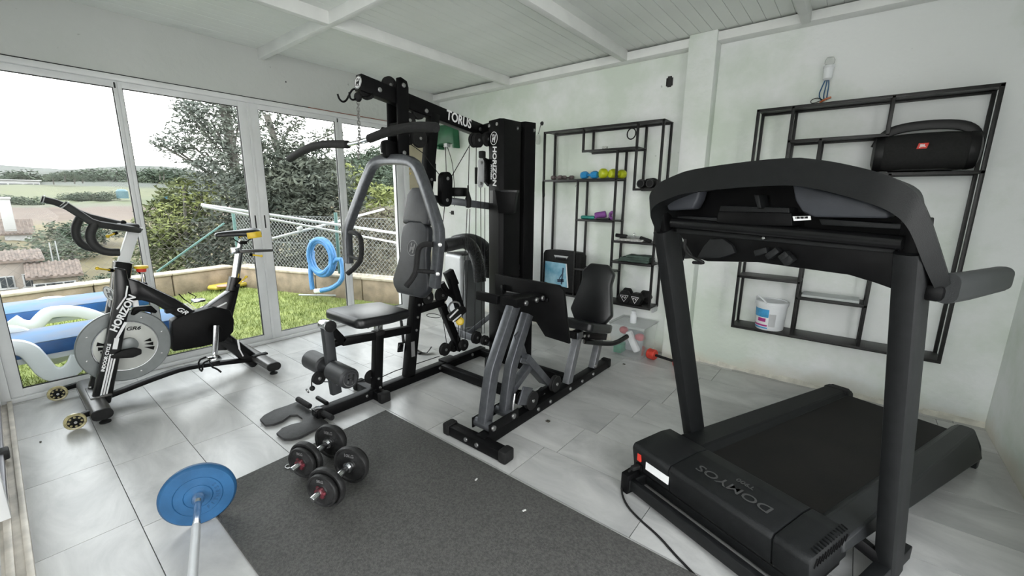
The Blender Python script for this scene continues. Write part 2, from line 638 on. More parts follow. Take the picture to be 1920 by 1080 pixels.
ceil = struct(G().span((-4.14, -1.6, ZC + 0.006), (0.945, 3.7, 2.62)).build('ceiling', 'plank'), 'white ceiling of narrow grooved boards')
pw = 0.0805
plank = G().box((0, 0, 0), (pw - 0.0022, 5.0, 0.012), 0.0015, seg=1).build('ceiling_plank', 'plank', flat=True)
pme = plank.data
bpy.data.objects.remove(plank)
k = 0
x = XW
while x < XR:
    o = bpy.data.objects.new('ceiling_plank', pme)
    COL.objects.link(o)
    o.parent = ceil
    o.location = Vector((x + pw / 2, 1.0, ZC + 0.006 - (k % 3 == 1) * 0.0008)) - Vector(ceil.location)
    x += pw
    k += 1
# flaking seam beside the crossing beam, column and beams
struct(G().span((-1.118, 3.38, 0.0), (-0.926, 3.5, ZC), 0.006).build('trim_1', 'plaster'), 'plastered white column between the two wall shelves')
struct(G().span((-4.1, 3.4, 2.375), (-1.1, 3.5, 2.437), 0.004).build('trim_2', 'beam'), 'white timber along the top of the back wall')
struct(G().span((-0.94, 3.4, 2.382), (XR, 3.5, 2.44), 0.004).build('trim_3', 'beam'))
struct(G().span((XW, 1.572, 2.375), (XR, 1.616, ZC + 0.004), 0.003).build('trim_4', 'beam'), 'white cross beam running from the window wall')
struct(G().span((-2.855, -1.0, 2.373), (-2.808, 1.575, ZC + 0.004), 0.003).build('trim_5', 'beam'))
struct(G().span((-2.858, 1.613, 2.374), (-2.812, 3.41, ZC + 0.004), 0.003).build('trim_6', 'beam'))
struct(G().span((-1.645, 1.613, 2.374), (-1.598, 3.41, ZC + 0.004), 0.003).build('trim_7', 'beam'))
struct(G().span((-0.44, 1.613, 2.374), (-0.393, 3.41, ZC + 0.004), 0.003).build('trim_8', 'beam'))
# mortar foot along the back wall
g = G()
for i in range(24):
    xa = -0.92 + i * 0.07
    r = 0.008 + 0.014 * random.random()
    g.prism([(xa, YB + 0.01, 0.0), (xa, YB - r, 0.0), (xa, YB - 0.004, r * 1.6), (xa, YB + 0.01, r * 1.6)], (0.072, 0, 0))
MT['oldmortar'] = mat('cream_old_mortar', (0.66, 0.64, 0.56), 0.9, 0, 0.15, 14, 0.3, 40)
struct(g.build('baseboard_back', 'oldmortar'), 'crumbling cream mortar strip at the foot of the back wall')

# ---- sliding windows in the left wall
struct(G().span((-4.03, -0.14, 2.03), (XW + 0.004, 3.03, 2.066), 0.003).build('trim_9', 'alu'), 'white aluminium head track of the windows')
struct(G().span((-4.03, -0.14, 0.0), (XW, 3.03, 0.028), 0.003).build('trim_10', 'alu'), 'white aluminium sill track of the windows')
struct(G().span((-4.03, -0.14, 0.02), (XW, -0.085, 2.04), 0.003).build('trim_11', 'alu'))
struct(G().span((-4.03, 2.972, 0.02), (XW, 3.03, 2.04), 0.003).build('trim_12', 'alu'))
struct(G().span((-4.03, 1.455, 0.026), (-3.958, 1.475, 2.03), 0.002).build('trim_13', 'alu'))
def window(n, ya, yb, ga, gb, xo, label, grip=None):
    x0, x1 = xo - 0.018, xo + 0.018
    w = struct(G().span((x0, ya, 0.028), (x1, ga, 2.032), 0.003).span((x0, gb, 0.028), (x1, yb, 2.032), 0.003).build('window_%d' % n, 'alu'), label)
    G().span((x0 + 0.002, ga - 0.004, 0.028), (x1 - 0.002, gb + 0.004, 0.075), 0.003).build('bottom_rail', 'alu', w)
    G().span((x0 + 0.002, ga - 0.004, 1.99), (x1 - 0.002, gb + 0.004, 2.032), 0.003).build('top_rail', 'alu', w)
    g = G()
    t = 0.004
    for a, b in (((ga, 0.075), (ga + t, 1.99)), ((gb - t, 0.075), (gb, 1.99)), ((ga, 0.075), (gb, 0.075 + t)), ((ga, 1.99 - t), (gb, 1.99))):
        g.span((xo - 0.007, a[0], a[1]), (xo + 0.012, b[0], b[1]))
    g.build('gasket', 'gasket', w)
    G().span((xo - 0.003, ga, 0.075), (xo + 0.003, gb, 1.99)).build('glass_pane', 'glass', w)
    if grip is not None:
        G().span((x1 - 0.004, grip - 0.006, 1.02), (x1 + 0.0008, grip + 0.006, 1.13), 0.002).build('finger_grip', 'gasket', w)
    return w
window(1, -0.085, 0.679, -0.03, 0.656, -3.985, 'leftmost sliding window pane, blue loungers outside it')
window(2, 0.679, 1.456, 0.701, 1.393, -3.985, 'sliding window pane second from left, behind the exercise bike', 1.428)
window(3, 1.474, 2.246, 1.54, 2.21, -3.985, 'sliding window pane with the coiled hose seen through it', 1.502)
window(4, 2.246, 2.972, 2.28, 2.885, -3.985, 'rightmost sliding window pane, behind the gym press arms')
for y in (0.668, 2.236):
    struct(G().span((-3.966, y - 0.008, 1.985), (-3.962, y + 0.001, 2.02)).build('trim_14', 'gasket'))
# niche with a closed beige door leaf in the far corner
MT['beige'] = mat('beige_door_paint', (0.52, 0.46, 0.33), 0.5, 0, 0.08, 4)
d = struct(G().span((-4.2, 3.03, 0.0), (-4.16, 3.5, 2.068), 0.002).build('door_1', 'beige'), 'beige door leaf in the corner between window and back wall')
g = G()
g.lathe([(0, 0), (0.014, 0), (0.014, 0.012), (0.006, 0.018), (0.006, 0.04), (0.013, 0.05), (0.013, 0.062), (0, 0.066)], (-4.16, 3.2, 1.63), (1, 0, 0), 12)
g.lathe([(0, 0), (0.012, 0), (0.012, 0.02), (0, 0.024)], (-4.16, 3.2, 1.57), (1, 0, 0), 12)
MT['brass'] = mat('brass', (0.65, 0.5, 0.22), 0.25, 1.0, 0.1, 20)
g.build('latch', 'brass', d)
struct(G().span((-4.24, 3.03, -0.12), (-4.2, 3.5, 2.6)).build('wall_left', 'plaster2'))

# open paved terrace in front of the wide doorway
struct(G().span((-8, -9, -0.3), (XR + 0.2, -1.6, -0.06)).build('terrace_paving', 'paving'), 'pale paving outside the glazed front')
struct(G().span((-4.2, -1.75, -0.12), (-1.3, -1.6, 2.62)).build('wall_front_light_block', 'plaster2'), 'unseen white wall added out front to block light from the left floor')  # added out of view to cut the light reaching the left floor
# ---- glazed front beside the photographer: track on the floor and sliding leaves
MT['cream'] = mat('cream_lacquered_track', (0.50, 0.46, 0.40), 0.45, 0.1, 0.2, 12, 0.05, 60)
struct(G().span((XW, -0.105, 0.0), (XR, -0.085, 0.022), 0.003).span((XW, -0.150, 0.0), (XR, -0.128, 0.02), 0.003).span((XW, -0.16, 0.0), (XR, -0.085, 0.007)).build('trim_15', 'cream'), 'cream double floor track of the front glazing')
struct(G().span((XW, -0.16, 2.35), (XR, -0.085, ZC), 0.003).build('trim_16', 'alu'))
MT['railgrey'] = mat('grey_violet_rail', (0.20, 0.195, 0.215), 0.4, 0.2, 0.1, 12)
tag(G().box((-3.06, -0.126, 0.05), (0.06, 0.03, 0.05), 0.008).build('door_stop', 'gasket'), 'small black door stop on the front track at the left edge', 'door stop')
def leaf(n, xa, xb, y):
    w = struct(G().span((xa, y - 0.016, 0.02), (xa + 0.05, y + 0.016, 2.35), 0.003).span((xb - 0.05, y - 0.016, 0.02), (xb, y + 0.016, 2.35), 0.003).build('door_%d' % n, 'alu'))
    G().span((xa + 0.046, y - 0.012, 0.02), (xb - 0.046, y + 0.012, 0.06), 0.003).build('bottom_rail', 'railgrey', w)
    G().span((xa + 0.046, y - 0.012, 2.3), (xb - 0.046, y + 0.012, 2.35), 0.003).build('top_rail', 'alu', w)
    G().span((xa + 0.05, y - 0.003, 0.075), (xb - 0.05, y + 0.003, 2.3)).build('glass_pane', 'glass', w)
    G().span((xb - 0.03, y + 0.012, 0.98), (xb - 0.018, y + 0.03, 1.1), 0.003).build('finger_grip', 'gasket', w)
leaf(2, -3.93, -2.45, -0.142)
leaf(3, -0.4, 0.74, -0.142)

# ---- small marks on the walls
tag(G().span((-1.305, 3.494, 2.158), (-1.252, 3.503, 2.218), 0.004).span((-1.292, 3.49, 2.150), (-1.262, 3.5, 2.228), 0.002).build('junction_hole', 'gasket'), 'small square black cable hole high on the back wall', 'wall box')
g = G().span((-3.775, 3.488, 1.10), (-3.735, 3.503, 1.145), 0.004)
g.bar((-3.80, 3.492, 1.125), (-3.765, 3.492, 1.115), 0.008, 0.008)
tag(g.build('wall_socket', 'gasket'), 'tiny black socket box on the back wall beside the gym cables', 'socket')
g = G()
g.span((-3.945, 1.772, 2.238), (-3.938, 1.78, 2.252), 0.001)
tag(g.build('wall_plug', 'gasket'), 'dark screw stub in the white wall above the window', 'screw')
# red-brown cable clipped along the window head
MT['cable_red'] = mat('red_brown_cable', (0.24, 0.07, 0.04), 0.5)
tag(G().tube([(-3.937, 1.95, 2.0695), (-3.937, 2.2, 2.069), (-3.937, 2.5, 2.0695), (-3.937, 2.75, 2.069), (-3.937, 2.96, 2.07)], 0.0035, 6).build('window_cable', 'cable_red'), 'thin red brown cable along the top of the window frame', 'cable')
tag(G().tube([(-3.937, -0.05, 2.069), (-3.937, 1.0, 2.0685), (-3.937, 1.95, 2.0695)], 0.0028, 6).build('window_seam', 'gasket'), 'thin dark seam line above the left window frames', 'seam')

# ================================================================== MULTI GYM
gx = -2.31
gym = thing('multi_gym', 'black and grey multi station home gym with lat bar, press arms and weight tower', 'gym machine', (gx, 1.9, 0))
G().bar((gx, 1.03, 0.034), (gx, 2.47, 0.034), 0.062, 0.062).build('base_rail', 'black', gym)
G().bar((-2.48, 1.425, 0.032), (-2.215, 1.425, 0.032), 0.062, 0.058).build('front_stabilizer', 'black', gym)
G().box((-2.2, 1.425, 0.034), (0.045, 0.072, 0.066), 0.008).build('rubber_cap', 'rubber', gym)
G().box((-2.495, 1.425, 0.034), (0.045, 0.072, 0.066), 0.008).build('rubber_cap', 'rubber', gym)
# foot plate with two lobes
pl2 = [(-2.59, 1.058, 0.02), (-2.585, 0.988, 0.02), (-2.589, 0.914, 0.02), (-2.566, 0.849, 0.02), (-2.532, 0.813, 0.02), (-2.446, 0.809, 0.02), (-2.419, 0.846, 0.02), (-2.419, 0.893, 0.02), (-2.449, 0.948, 0.02), (-2.424, 0.977, 0.02), (-2.357, 0.977, 0.02), (-2.317, 0.955, 0.02), (-2.337, 0.908, 0.02), (-2.337, 0.855, 0.02), (-2.304, 0.811, 0.02), (-2.219, 0.814, 0.02), (-2.187, 0.841, 0.02), (-2.173, 0.88, 0.02), (-2.195, 1.05, 0.02)]
G().prism(pl2, (0, 0, -0.014), 0.002).build('foot_plate', 'footrubber', gym)
G().cyl((-2.57, 1.048, 0.045), (-2.415, 1.051, 0.045), 0.016, 14, bev=0.004).build('foot_roller', 'foam', gym)
G().cyl((-2.362, 1.061, 0.045), (-2.18, 1.067, 0.045), 0.016, 14, bev=0.004).build('foot_roller', 'foam', gym)
G().cyl((-2.45, 1.115, 0.068), (-2.33, 1.115, 0.068), 0.013, 12, bev=0.003).build('peg', 'black', gym)
G().box((gx, 1.045, 0.05), (0.05, 0.05, 0.045), 0.006).build('clamp_block', 'blackgloss', gym)
# seat post, arm and leg developer
G().bar((gx, 1.443, 0.06), (gx, 1.478, 0.43), 0.052, 0.058, (0, 1, 0)).build('seat_post', 'black', gym)
G().bar((gx, 1.475, 0.40), (gx, 1.488, 0.53), 0.04, 0.044, (0, 1, 0)).build('seat_post_sleeve', 'steel', gym)
G().box((gx, 1.479, 0.43), (0.062, 0.068, 0.03), 0.006).build('collar', 'rubber', gym)
G().bar((gx, 1.225, 0.435), (gx, 1.745, 0.392), 0.045, 0.05).bar((gx, 1.235, 0.433), (gx, 1.15, 0.55), 0.045, 0.045).bar((gx, 1.225, 0.435), (gx, 1.165, 0.43), 0.03, 0.035).build('seat_arm', 'black', gym)
G().cyl((gx - 0.045, 1.142, 0.556), (gx + 0.035, 1.142, 0.556), 0.031, 20, bev=0.004).build('pivot_sleeve', 'steel', gym)
G().cyl((gx + 0.03, 1.147, 0.556), (gx + 0.05, 1.147, 0.556), 0.034, 20, bev=0.006).build('pivot_cap', 'rubber', gym)
G().rtube([(gx, 1.143, 0.545), (gx, 1.15, 0.35), (gx, 1.166, 0.125)], 0.05, 0.062, (0, 1, 0)).build('leg_lever', 'lever', gym)
for a, b in ((-0.235, -0.045), (0.04, 0.235)):
    r = G().lathe([(0, a), (0.05, a), (0.059, a + 0.012), (0.059, b - 0.012), (0.05, b), (0, b)] if a < 0 else [(0, a), (0.05, a), (0.059, a + 0.012), (0.059, b - 0.012), (0.05, b), (0, b)], (gx, 1.137, 0.292), (1, 0, 0), 26).build('foam_roller', 'rollerfoam', gym)
G().cyl((gx - 0.05, 1.137, 0.292), (gx + 0.05, 1.137, 0.292), 0.014, 12).build('roller_axle', 'steel', gym)
emblem((gx + 0.2365, 1.137, 0.292), (0, 1, 0), (0, 0, 1), 0.045, gym, 'steel')
pulley((gx - 0.04, 1.09, 0.235), (1, 0, 0), 0.04, 0.022, gym)
G().ball((gx - 0.06, 1.055, 0.175), 0.016).build('cable_ball', 'rubber', gym)
G().tor((gx - 0.07, 1.03, 0.165), (0, 1, 0.3), 0.013, 0.0035, 14, 6).build('snap_hook', 'bolt', gym)
G().tube([(gx - 0.05, 1.09, 0.275), (gx - 0.05, 1.055, 0.25), (gx - 0.055, 1.05, 0.2), (gx - 0.06, 1.055, 0.175)], 0.0035, 6, smooth=1).build('cable', 'rubber', gym)
pulley((gx - 0.035, 1.43, 0.13), (1, 0, 0), 0.045, 0.024, gym)
G().tube([(gx - 0.035, 1.48, 0.1), (gx - 0.035, 1.62, 0.11), (gx - 0.035, 2.02, 0.1)], 0.003, 6).tube([(gx - 0.035, 1.385, 0.11), (gx - 0.04, 1.12, 0.2)], 0.003, 6).build('cable', 'rubber', gym)
bolts([(gx + 0.028, 1.445, 0.13), (gx + 0.028, 1.452, 0.065), (gx + 0.026, 1.166, 0.19), (gx + 0.034, 1.35, 0.045)], (1, 0, 0), 0.009, 'bolt', 'bolt', gym)
# seat cushion
def pad(name, outline, o, ex, ey, t, m, parent, bev=0.014):
    ex, ey = Vector(ex).normalized(), Vector(ey).normalized()
    ez = ex.cross(ey)
    return G().prism([Vector(o) + ex * a + ey * b for a, b in outline], ez * t, bev, 3).build(name, m, parent)
pad('seat_cushion', [(-0.20, -0.175), (-0.17, -0.2), (0.17, -0.2), (0.20, -0.175), (0.205, 0.02), (0.165, 0.19), (-0.165, 0.19), (-0.205, 0.02)],
    (gx, 1.425, 0.535), (1, 0, 0), (0, 1, -0.045), 0.06, 'vinylblk', gym, 0.022)
G().box((gx, 1.48, 0.525), (0.22, 0.26, 0.02), 0.004).build('seat_board', 'black', gym)
G().cyl((gx + 0.11, 1.335, 0.525), (gx + 0.125, 1.335, 0.525), 0.009, 12).build('bolt', 'bolt', gym)
# main leaning post
pd = Vector((0, 0.285, 1.77)).normalized()
G().bar((gx, 1.70, 0.05), (gx, 1.992, 1.84), 0.062, 0.072, (0, 1, 0)).build('main_post', 'black', gym)
G().box((gx + 0.032, 1.725, 0.255), (0.002, 0.03, 0.11), 0).build('sticker', 'greyprint', gym)
bolts([(gx + 0.033, 1.76, 0.385), (gx + 0.033, 1.79, 0.56), (gx + 0.033, 1.775, 0.475), (gx + 0.033, 1.935, 1.41), (gx + 0.033, 1.89, 1.29)], (1, 0, 0), 0.009, 'bolt', 'bolt', gym)
ey = (0, 0.165, 1)
pad('lower_back_pad', [(-0.071, 0.475), (0.071, 0.475), (0.132, 0.44), (0.144, 0.36), (0.136, 0.27), (0.153, 0.18), (0.195, 0.06), (0.183, 0.02), (0.130, -0.03), (-0.130, -0.03), (-0.183, 0.02), (-0.195, 0.06), (-0.153, 0.18), (-0.136, 0.27), (-0.144, 0.36), (-0.132, 0.44)],
    (gx, 1.785, 0.655), (-1, 0, 0), ey, -0.055, 'vinyl', gym)
pad('upper_back_pad', [(-0.075, 0.235), (0.075, 0.235), (0.118, 0.19), (0.14, 0.02), (0.135, -0.01), (0.08, -0.015), (0.06, 0.0), (-0.06, 0.0), (-0.08, -0.015), (-0.135, -0.01), (-0.14, 0.02), (-0.118, 0.19)],
    (gx, 1.86, 1.115), (-1, 0, 0), ey, -0.055, 'vinyl', gym)
G().bar((gx, 1.79, 0.66), (gx, 1.885, 1.3), 0.08, 0.012, (0, 1, 0)).build('pad_bracket', 'black', gym)
G().span((gx - 0.05, 1.84, 1.093), (gx + 0.07, 1.88, 1.118), 0.003).build('pad_bracket', 'blackgloss', gym)
emblem((gx, 1.7775, 0.954), (1, 0, 0), (0, 0.165, 1), 0.055, gym, 'greyprint')
# top beam
ta, tb = Vector((gx, 1.443, 1.925)), Vector((gx, 2.475, 1.785))
td = (tb - ta).normalized()
G().bar(ta, tb, 0.06, 0.09).build('top_beam', 'black', gym)
emblem(ta - td * 0.0015, (1, 0, 0), (0, td.z * -1, td.y), 0.036, gym, 'black', fill='white')
text('TORUS', 'lettering', 'white', gym, (gx + 0.0312, 2.205, 1.829), td, (0, 0.13, 1), 0.088, 0, 0.002, sx=0.86)
bolts([ta + td * 0.12 + Vector((0.032, 0, -0.005)), ta + td * 0.47 + Vector((0.032, 0, -0.02)), ta + td * 0.985 + Vector((0.032, 0, 0))], (1, 0, 0), 0.014, 'bolt', 'bolt', gym)
# front plates carrying the press arm
for sx, dy in ((0.048, 0.0), (-0.055, -0.0)):
    G().prism([(gx + sx - 0.008, 1.672 + dy, 1.99), (gx + sx - 0.008, 1.70 + dy, 2.0), (gx + sx - 0.008, 1.745 + dy, 1.985), (gx + sx - 0.008, 1.755 + dy, 1.95), (gx + sx - 0.008, 1.74 + dy, 1.53), (gx + sx - 0.008, 1.66 + dy, 1.53)], (0.016, 0, 0), 0.004).build('side_plate', 'black', gym)
bolts([(gx + 0.057, 1.715, 1.955), (gx + 0.057, 1.7, 1.56)], (1, 0, 0), 0.014, 'bolt', 'bolt', gym)
G().span((gx - 0.05, 1.67, 1.66), (gx + 0.045, 1.74, 1.74), 0.006).build('cross_block', 'black', gym)
G().box((gx - 0.012, 1.64, 1.58), (0.075, 0.11, 0.11), 0.03).build('pivot_housing', 'black', gym)
G().span((gx - 0.03, 1.585, 1.55), (gx - 0.008, 1.588, 1.575)).build('sticker', 'white', gym)
G().bar((gx - 0.005, 1.65, 1.50), (gx - 0.005, 1.66, 1.60), 0.04, 0.05, (0, 1, 0)).build('press_neck', 'black', gym)
for k in range(4):
    G().cyl((gx - 0.085 + k * 0.02, 1.60, 1.655 + k * 0.012), (gx - 0.085 + k * 0.02, 1.59, 1.655 + k * 0.012), 0.007, 10).build('bolt', 'bolt', gym)
G().bar((gx - 0.1, 1.61, 1.645), (gx - 0.01, 1.61, 1.70), 0.02, 0.03, (0, 1, 0)).build('adjuster_plate', 'black', gym)
# press arm frame and its handles
pa = [(-2.823, 1.6, 0.82), (-2.813, 1.6, 1.055), (-2.762, 1.6, 1.125), (-2.513, 1.62, 1.471), (-2.452, 1.63, 1.512), (-2.372, 1.64, 1.522), (-2.192, 1.64, 1.513), (-2.078, 1.63, 1.492), (-2.005, 1.62, 1.434), (-1.853, 1.6, 1.162), (-1.829, 1.6, 1.094), (-1.842, 1.6, 0.99), (-1.883, 1.6, 0.772)]
G().rtube(pa, 0.062, 0.052, (0, 1, 0), 1).build('press_arm', 'grey', gym)
for pts in ([(-2.721, 1.57, 1.047), (-2.613, 1.55, 1.05), (-2.547, 1.54, 1.026), (-2.524, 1.53, 0.975), (-2.525, 1.52, 0.88), (-2.556, 1.5, 0.833), (-2.617, 1.47, 0.782)],
            [(-1.851, 1.57, 1.028), (-1.902, 1.55, 1.029), (-1.931, 1.53, 1.007), (-1.935, 1.52, 0.959), (-1.924, 1.5, 0.875), (-1.922, 1.47, 0.836), (-1.944, 1.44, 0.791)]):
    G().tube(pts, 0.0165, 10, smooth=2).build('press_grip', 'foam', gym)
G().cyl((-2.75, 1.57, 0.876), (-2.555, 1.53, 0.876), 0.012, 10).build('grip_strut', 'foam', gym)
G().cyl((-1.856, 1.58, 0.867), (-1.92, 1.5, 0.876), 0.012, 10).build('grip_strut', 'foam', gym)
bolts([(-1.79, 1.568, 1.03), (-1.79, 1.546, 0.867)], (0.7, -0.7, 0), 0.012, 'bolt', 'bolt', gym)
# lat bar on its chain
lb = [(-3.159, 1.4, 1.546), (-2.999, 1.4, 1.58), (-2.836, 1.4, 1.604), (-2.695, 1.4, 1.611), (-2.533, 1.4, 1.602), (-2.389, 1.4, 1.589), (-2.274, 1.4, 1.593), (-2.16, 1.4, 1.604), (-2.042, 1.4, 1.62), (-1.905, 1.4, 1.631), (-1.753, 1.4, 1.63), (-1.604, 1.4, 1.611)]
G().tube(lb[4:8], 0.0125, 12, smooth=1).build('lat_bar', 'steel', gym)
G().tube(lb[:6], 0.024, 12, smooth=1).build('lat_bar_grip', 'foam', gym)
G().tube(lb[7:], 0.024, 12, smooth=1).build('lat_bar_grip', 'foam', gym)
G().box((-2.214, 1.4, 1.597), (0.06, 0.012, 0.03), 0.005).build('lat_bar_eye', 'steel', gym)
g = G()
c0, c1 = Vector((-2.285, 1.42, 1.828)), Vector((-2.261, 1.4, 1.606))
n = 13
for i in range(n + 6):
    t = i / (n - 1)
    p = c0.lerp(c1, t) if i < n else Vector((-2.256, 1.39, 1.605)).lerp(Vector((-2.267, 1.39, 1.516)), (i - n) / 5)
    g.tor(p, (1, 0.2, 0) if i % 2 else (0.2, 1, 0), 0.0095, 0.0028, 12, 5, 1.6)
g.build('chain', 'chain', gym)
G().ball((-2.283, 1.42, 1.839), 0.022, (1, 1, 1.2)).build('cable_ball', 'rubber', gym)
G().tube([(-2.36, 1.342, 1.852), (-2.36, 1.35, 1.826), (-2.36, 1.371, 1.813), (-2.36, 1.395, 1.828), (-2.36, 1.414, 1.863), (-2.35, 1.431, 1.893), (-2.34, 1.448, 1.895), (-2.34, 1.46, 1.874)], 0.0055, 8, smooth=2).build('bar_hook', 'black', gym)
G().tube([(-2.28, 1.367, 1.854), (-2.28, 1.368, 1.824), (-2.28, 1.387, 1.816), (-2.28, 1.404, 1.828), (-2.28, 1.422, 1.848), (-2.28, 1.455, 1.845), (-2.28, 1.49, 1.854), (-2.28, 1.512, 1.876)], 0.0055, 8, smooth=2).build('bar_hook', 'black', gym)
# pulleys
for c, r in (((-2.31, 1.494, 1.891), 0.05), ((-2.31, 1.654, 1.951), 0.05), ((-2.31, 1.866, 1.836), 0.05), ((-2.31, 1.787, 1.769), 0.05), ((-2.31, 1.769, 1.676), 0.06), ((-2.28, 1.843, 1.663), 0.058),
             ((-2.2, 2.271, 1.693), 0.05), ((-2.16, 2.268, 1.69), 0.05), ((-2.14, 2.346, 1.704), 0.05)):
    pulley(c, (1, 0, 0), r, 0.026, gym)
G().bar((-2.31, 1.867, 1.668), (-2.31, 1.967, 1.672), 0.012, 0.04).build('pulley_arm', 'black', gym)
# double pulley plates
def capsule(name, a, b, r, t, ax, m):
    a, b, ax = Vector(a), Vector(b), Vector(ax).normalized()
    d = (b - a).normalized()
    s = d.cross(ax)
    out = []
    for k in range(9):
        w = math.pi * k / 8
        out.append(b + (s * math.cos(w) + d * math.sin(w)) * r)
    for k in range(9):
        w = math.pi * k / 8
        out.append(a + (-s * math.cos(w) - d * math.sin(w)) * r)
    o = G().prism([p - ax * t / 2 for p in out], ax * t, 0.003).build(name, m, gym)
    bolts([a + ax * t / 2, b + ax * t / 2], ax, 0.012, 'bolt', 'bolt', gym, 0.004)
capsule('pulley_plate', (-2.19, 1.971, 1.274), (-2.19, 1.98, 1.415), 0.045, 0.05, (1, 0, 0), 'black')
capsule('pulley_plate', (-2.12, 2.25, 1.392), (-2.12, 2.257, 1.535), 0.03, 0.01, (1, 0, 0), 'silverp')
G().prism([(-2.15, 2.306, 1.573), (-2.15, 2.357, 1.562), (-2.15, 2.356, 1.373), (-2.15, 2.305, 1.409)], (0.03, 0, 0), 0.003).build('pulley_plate', 'blackgloss', gym)
G().box((-2.13, 2.279, 1.592), (0.04, 0.04, 0.05), 0.008).build('cable_stop', 'rubber', gym)
G().lathe([(0.006, -0.03), (0.02, -0.025), (0.024, 0.03), (0.018, 0.05), (0.006, 0.09), (0.006, 0.13)], (-2.2, 2.205, 1.249), (0, 0, 1), 14).build('swivel', 'rubber', gym)
G().cyl((-2.3, 1.98, 1.517), (-2.3, 1.976, 1.4), 0.014, 10).build('cable_sleeve', 'rubber', gym)
G().cyl((-2.2, 2.291, 1.507), (-2.2, 2.29, 1.391), 0.012, 10).build('cable_sleeve', 'rubber', gym)
def cable(*pts):
    G().tube(pts, 0.0028, 6).build('cable', 'rubber', gym)
cable((-2.29, 1.768, 1.629), (-2.29, 1.878, 1.577), (-2.2, 1.947, 1.428))
cable((-2.29, 1.776, 1.705), (-2.28, 1.845, 1.699))
cable((-2.19, 2.034, 1.428), (-2.18, 2.197, 1.641))
cable((-2.2, 1.979, 1.242), (-2.2, 1.932, 0.987), (-2.2, 1.892, 0.656))
cable((-2.2, 2.222, 1.656), (-2.2, 2.206, 1.332))
cable((-2.2, 2.193, 1.211), (-2.2, 2.137, 0.555), (-2.2, 2.12, 0.226))
cable((-2.2, 2.221, 1.211), (-2.2, 2.176, 0.549), (-2.2, 2.153, 0.217))
cable((-2.18, 2.272, 1.659), (-2.18, 2.258, 0.945), (-2.18, 2.238, 0.278))
cable((-2.13, 2.261, 1.37), (-2.13, 2.262, 0.87), (-2.13, 2.263, 0.269))
cable((-2.13, 2.306, 1.364), (-2.13, 2.303, 0.866), (-2.13, 2.294, 0.262))
cable((-2.28, 1.996, 0.487), (-2.27, 2.031, 0.2))
# lower rear frame
G().bar((-2.31, 1.811, 0.519), (-2.31, 2.035, 0.532), 0.05, 0.05).build('rear_arm', 'black', gym)
G().bar((-2.31, 2.024, 0.51), (-2.31, 2.201, 0.113), 0.05, 0.055, (0, 1, 0)).build('rear_strut', 'black', gym)
for c, r in (((-2.31, 1.891, 0.59), 0.05), ((-2.31, 2.026, 0.586), 0.058), ((-2.29, 2.027, 0.167), 0.05), ((-2.34, 2.166, 0.147), 0.05), ((-2.27, 2.204, 0.158), 0.045), ((-2.18, 2.256, 0.226), 0.05), ((-2.13, 2.299, 0.204), 0.04)):
    pulley(c, (1, 0, 0), r, 0.03, gym)
G().span((gx - 0.05, 2.02, 0.055), (gx + 0.06, 2.14, 0.075), 0.003).build('pulley_bracket', 'black', gym)
G().bar((-2.25, 2.04, 0.771), (-2.24, 2.086, 0.659), 0.05, 0.07).build('lever_clamp', 'black', gym)
G().bar((-2.24, 2.056, 0.723), (-2.2, 2.113, 0.458), 0.05, 0.055, (0, 1, 0)).build('lever_arm', 'black', gym)
G().tube([(-2.26, 1.985, 0.691), (-2.25, 2.025, 0.616), (-2.25, 2.077, 0.587), (-2.25, 2.12, 0.551)], 0.022, 10, smooth=1).build('lever_neck', 'black', gym)
G().tor((-2.2, 2.05, 0.503), (1, -0.4, 0), 0.045, 0.008, 20, 6).build('lever_wheel', 'bolt', gym)
G().bar((-2.17, 1.983, 0.438), (-2.17, 2.107, 0.493), 0.07, 0.045).build('lever_step', 'rubber', gym)
G().bar((-2.12, 1.928, 0.467), (-2.12, 2.011, 0.512), 0.006, 0.012).bar((-2.12, 1.957, 0.433), (-2.12, 2.041, 0.467), 0.006, 0.012).build('step_trim', 'white', gym)
G().lathe([(0, 0), (0.026, 0), (0.03, 0.01), (0.03, 0.03), (0.02, 0.038), (0, 0.038)], (-2.16, 2.068, 0.405), (0.6, -0.7, 0.2), 18).build('pull_knob', 'yellow', gym)
cable((-2.17, 2.061, 0.388), (-2.17, 2.053, 0.251))
cable((-2.17, 2.088, 0.382), (-2.17, 2.074, 0.245))
G().bar((gx, 1.95, 1.285), (-2.12, 2.42, 1.225), 0.035, 0.05).build('guide_arm', 'grey', gym)
G().cyl((-2.235, 2.13, 1.30), (-2.235, 2.13, 1.36), 0.075, 26, bev=0.008).build('guide_drum', 'black', gym)
G().bar((-2.6, 2.44, 0.14), (-2.1, 2.44, 0.13), 0.04, 0.06).build('rear_crossbar', 'grey', gym)
G().bar((-2.48, 2.46, 0.14), (-2.2, 2.62, 0.42), 0.04, 0.04).build('rear_brace', 'grey', gym)
# cross rails to the leg press
G().bar((gx, 2.0, 0.032), (-1.38, 2.0, 0.032), 0.055, 0.058).build('cross_rail', 'black', gym)
G().bar((gx, 2.43, 0.032), (-1.38, 2.43, 0.032), 0.055, 0.058).build('cross_rail', 'black', gym)
bolts([(gx + 0.034, 1.965, 0.04), (gx + 0.034, 2.31, 0.045)], (1, 0, 0), 0.012, 'bolt', 'bolt', gym)
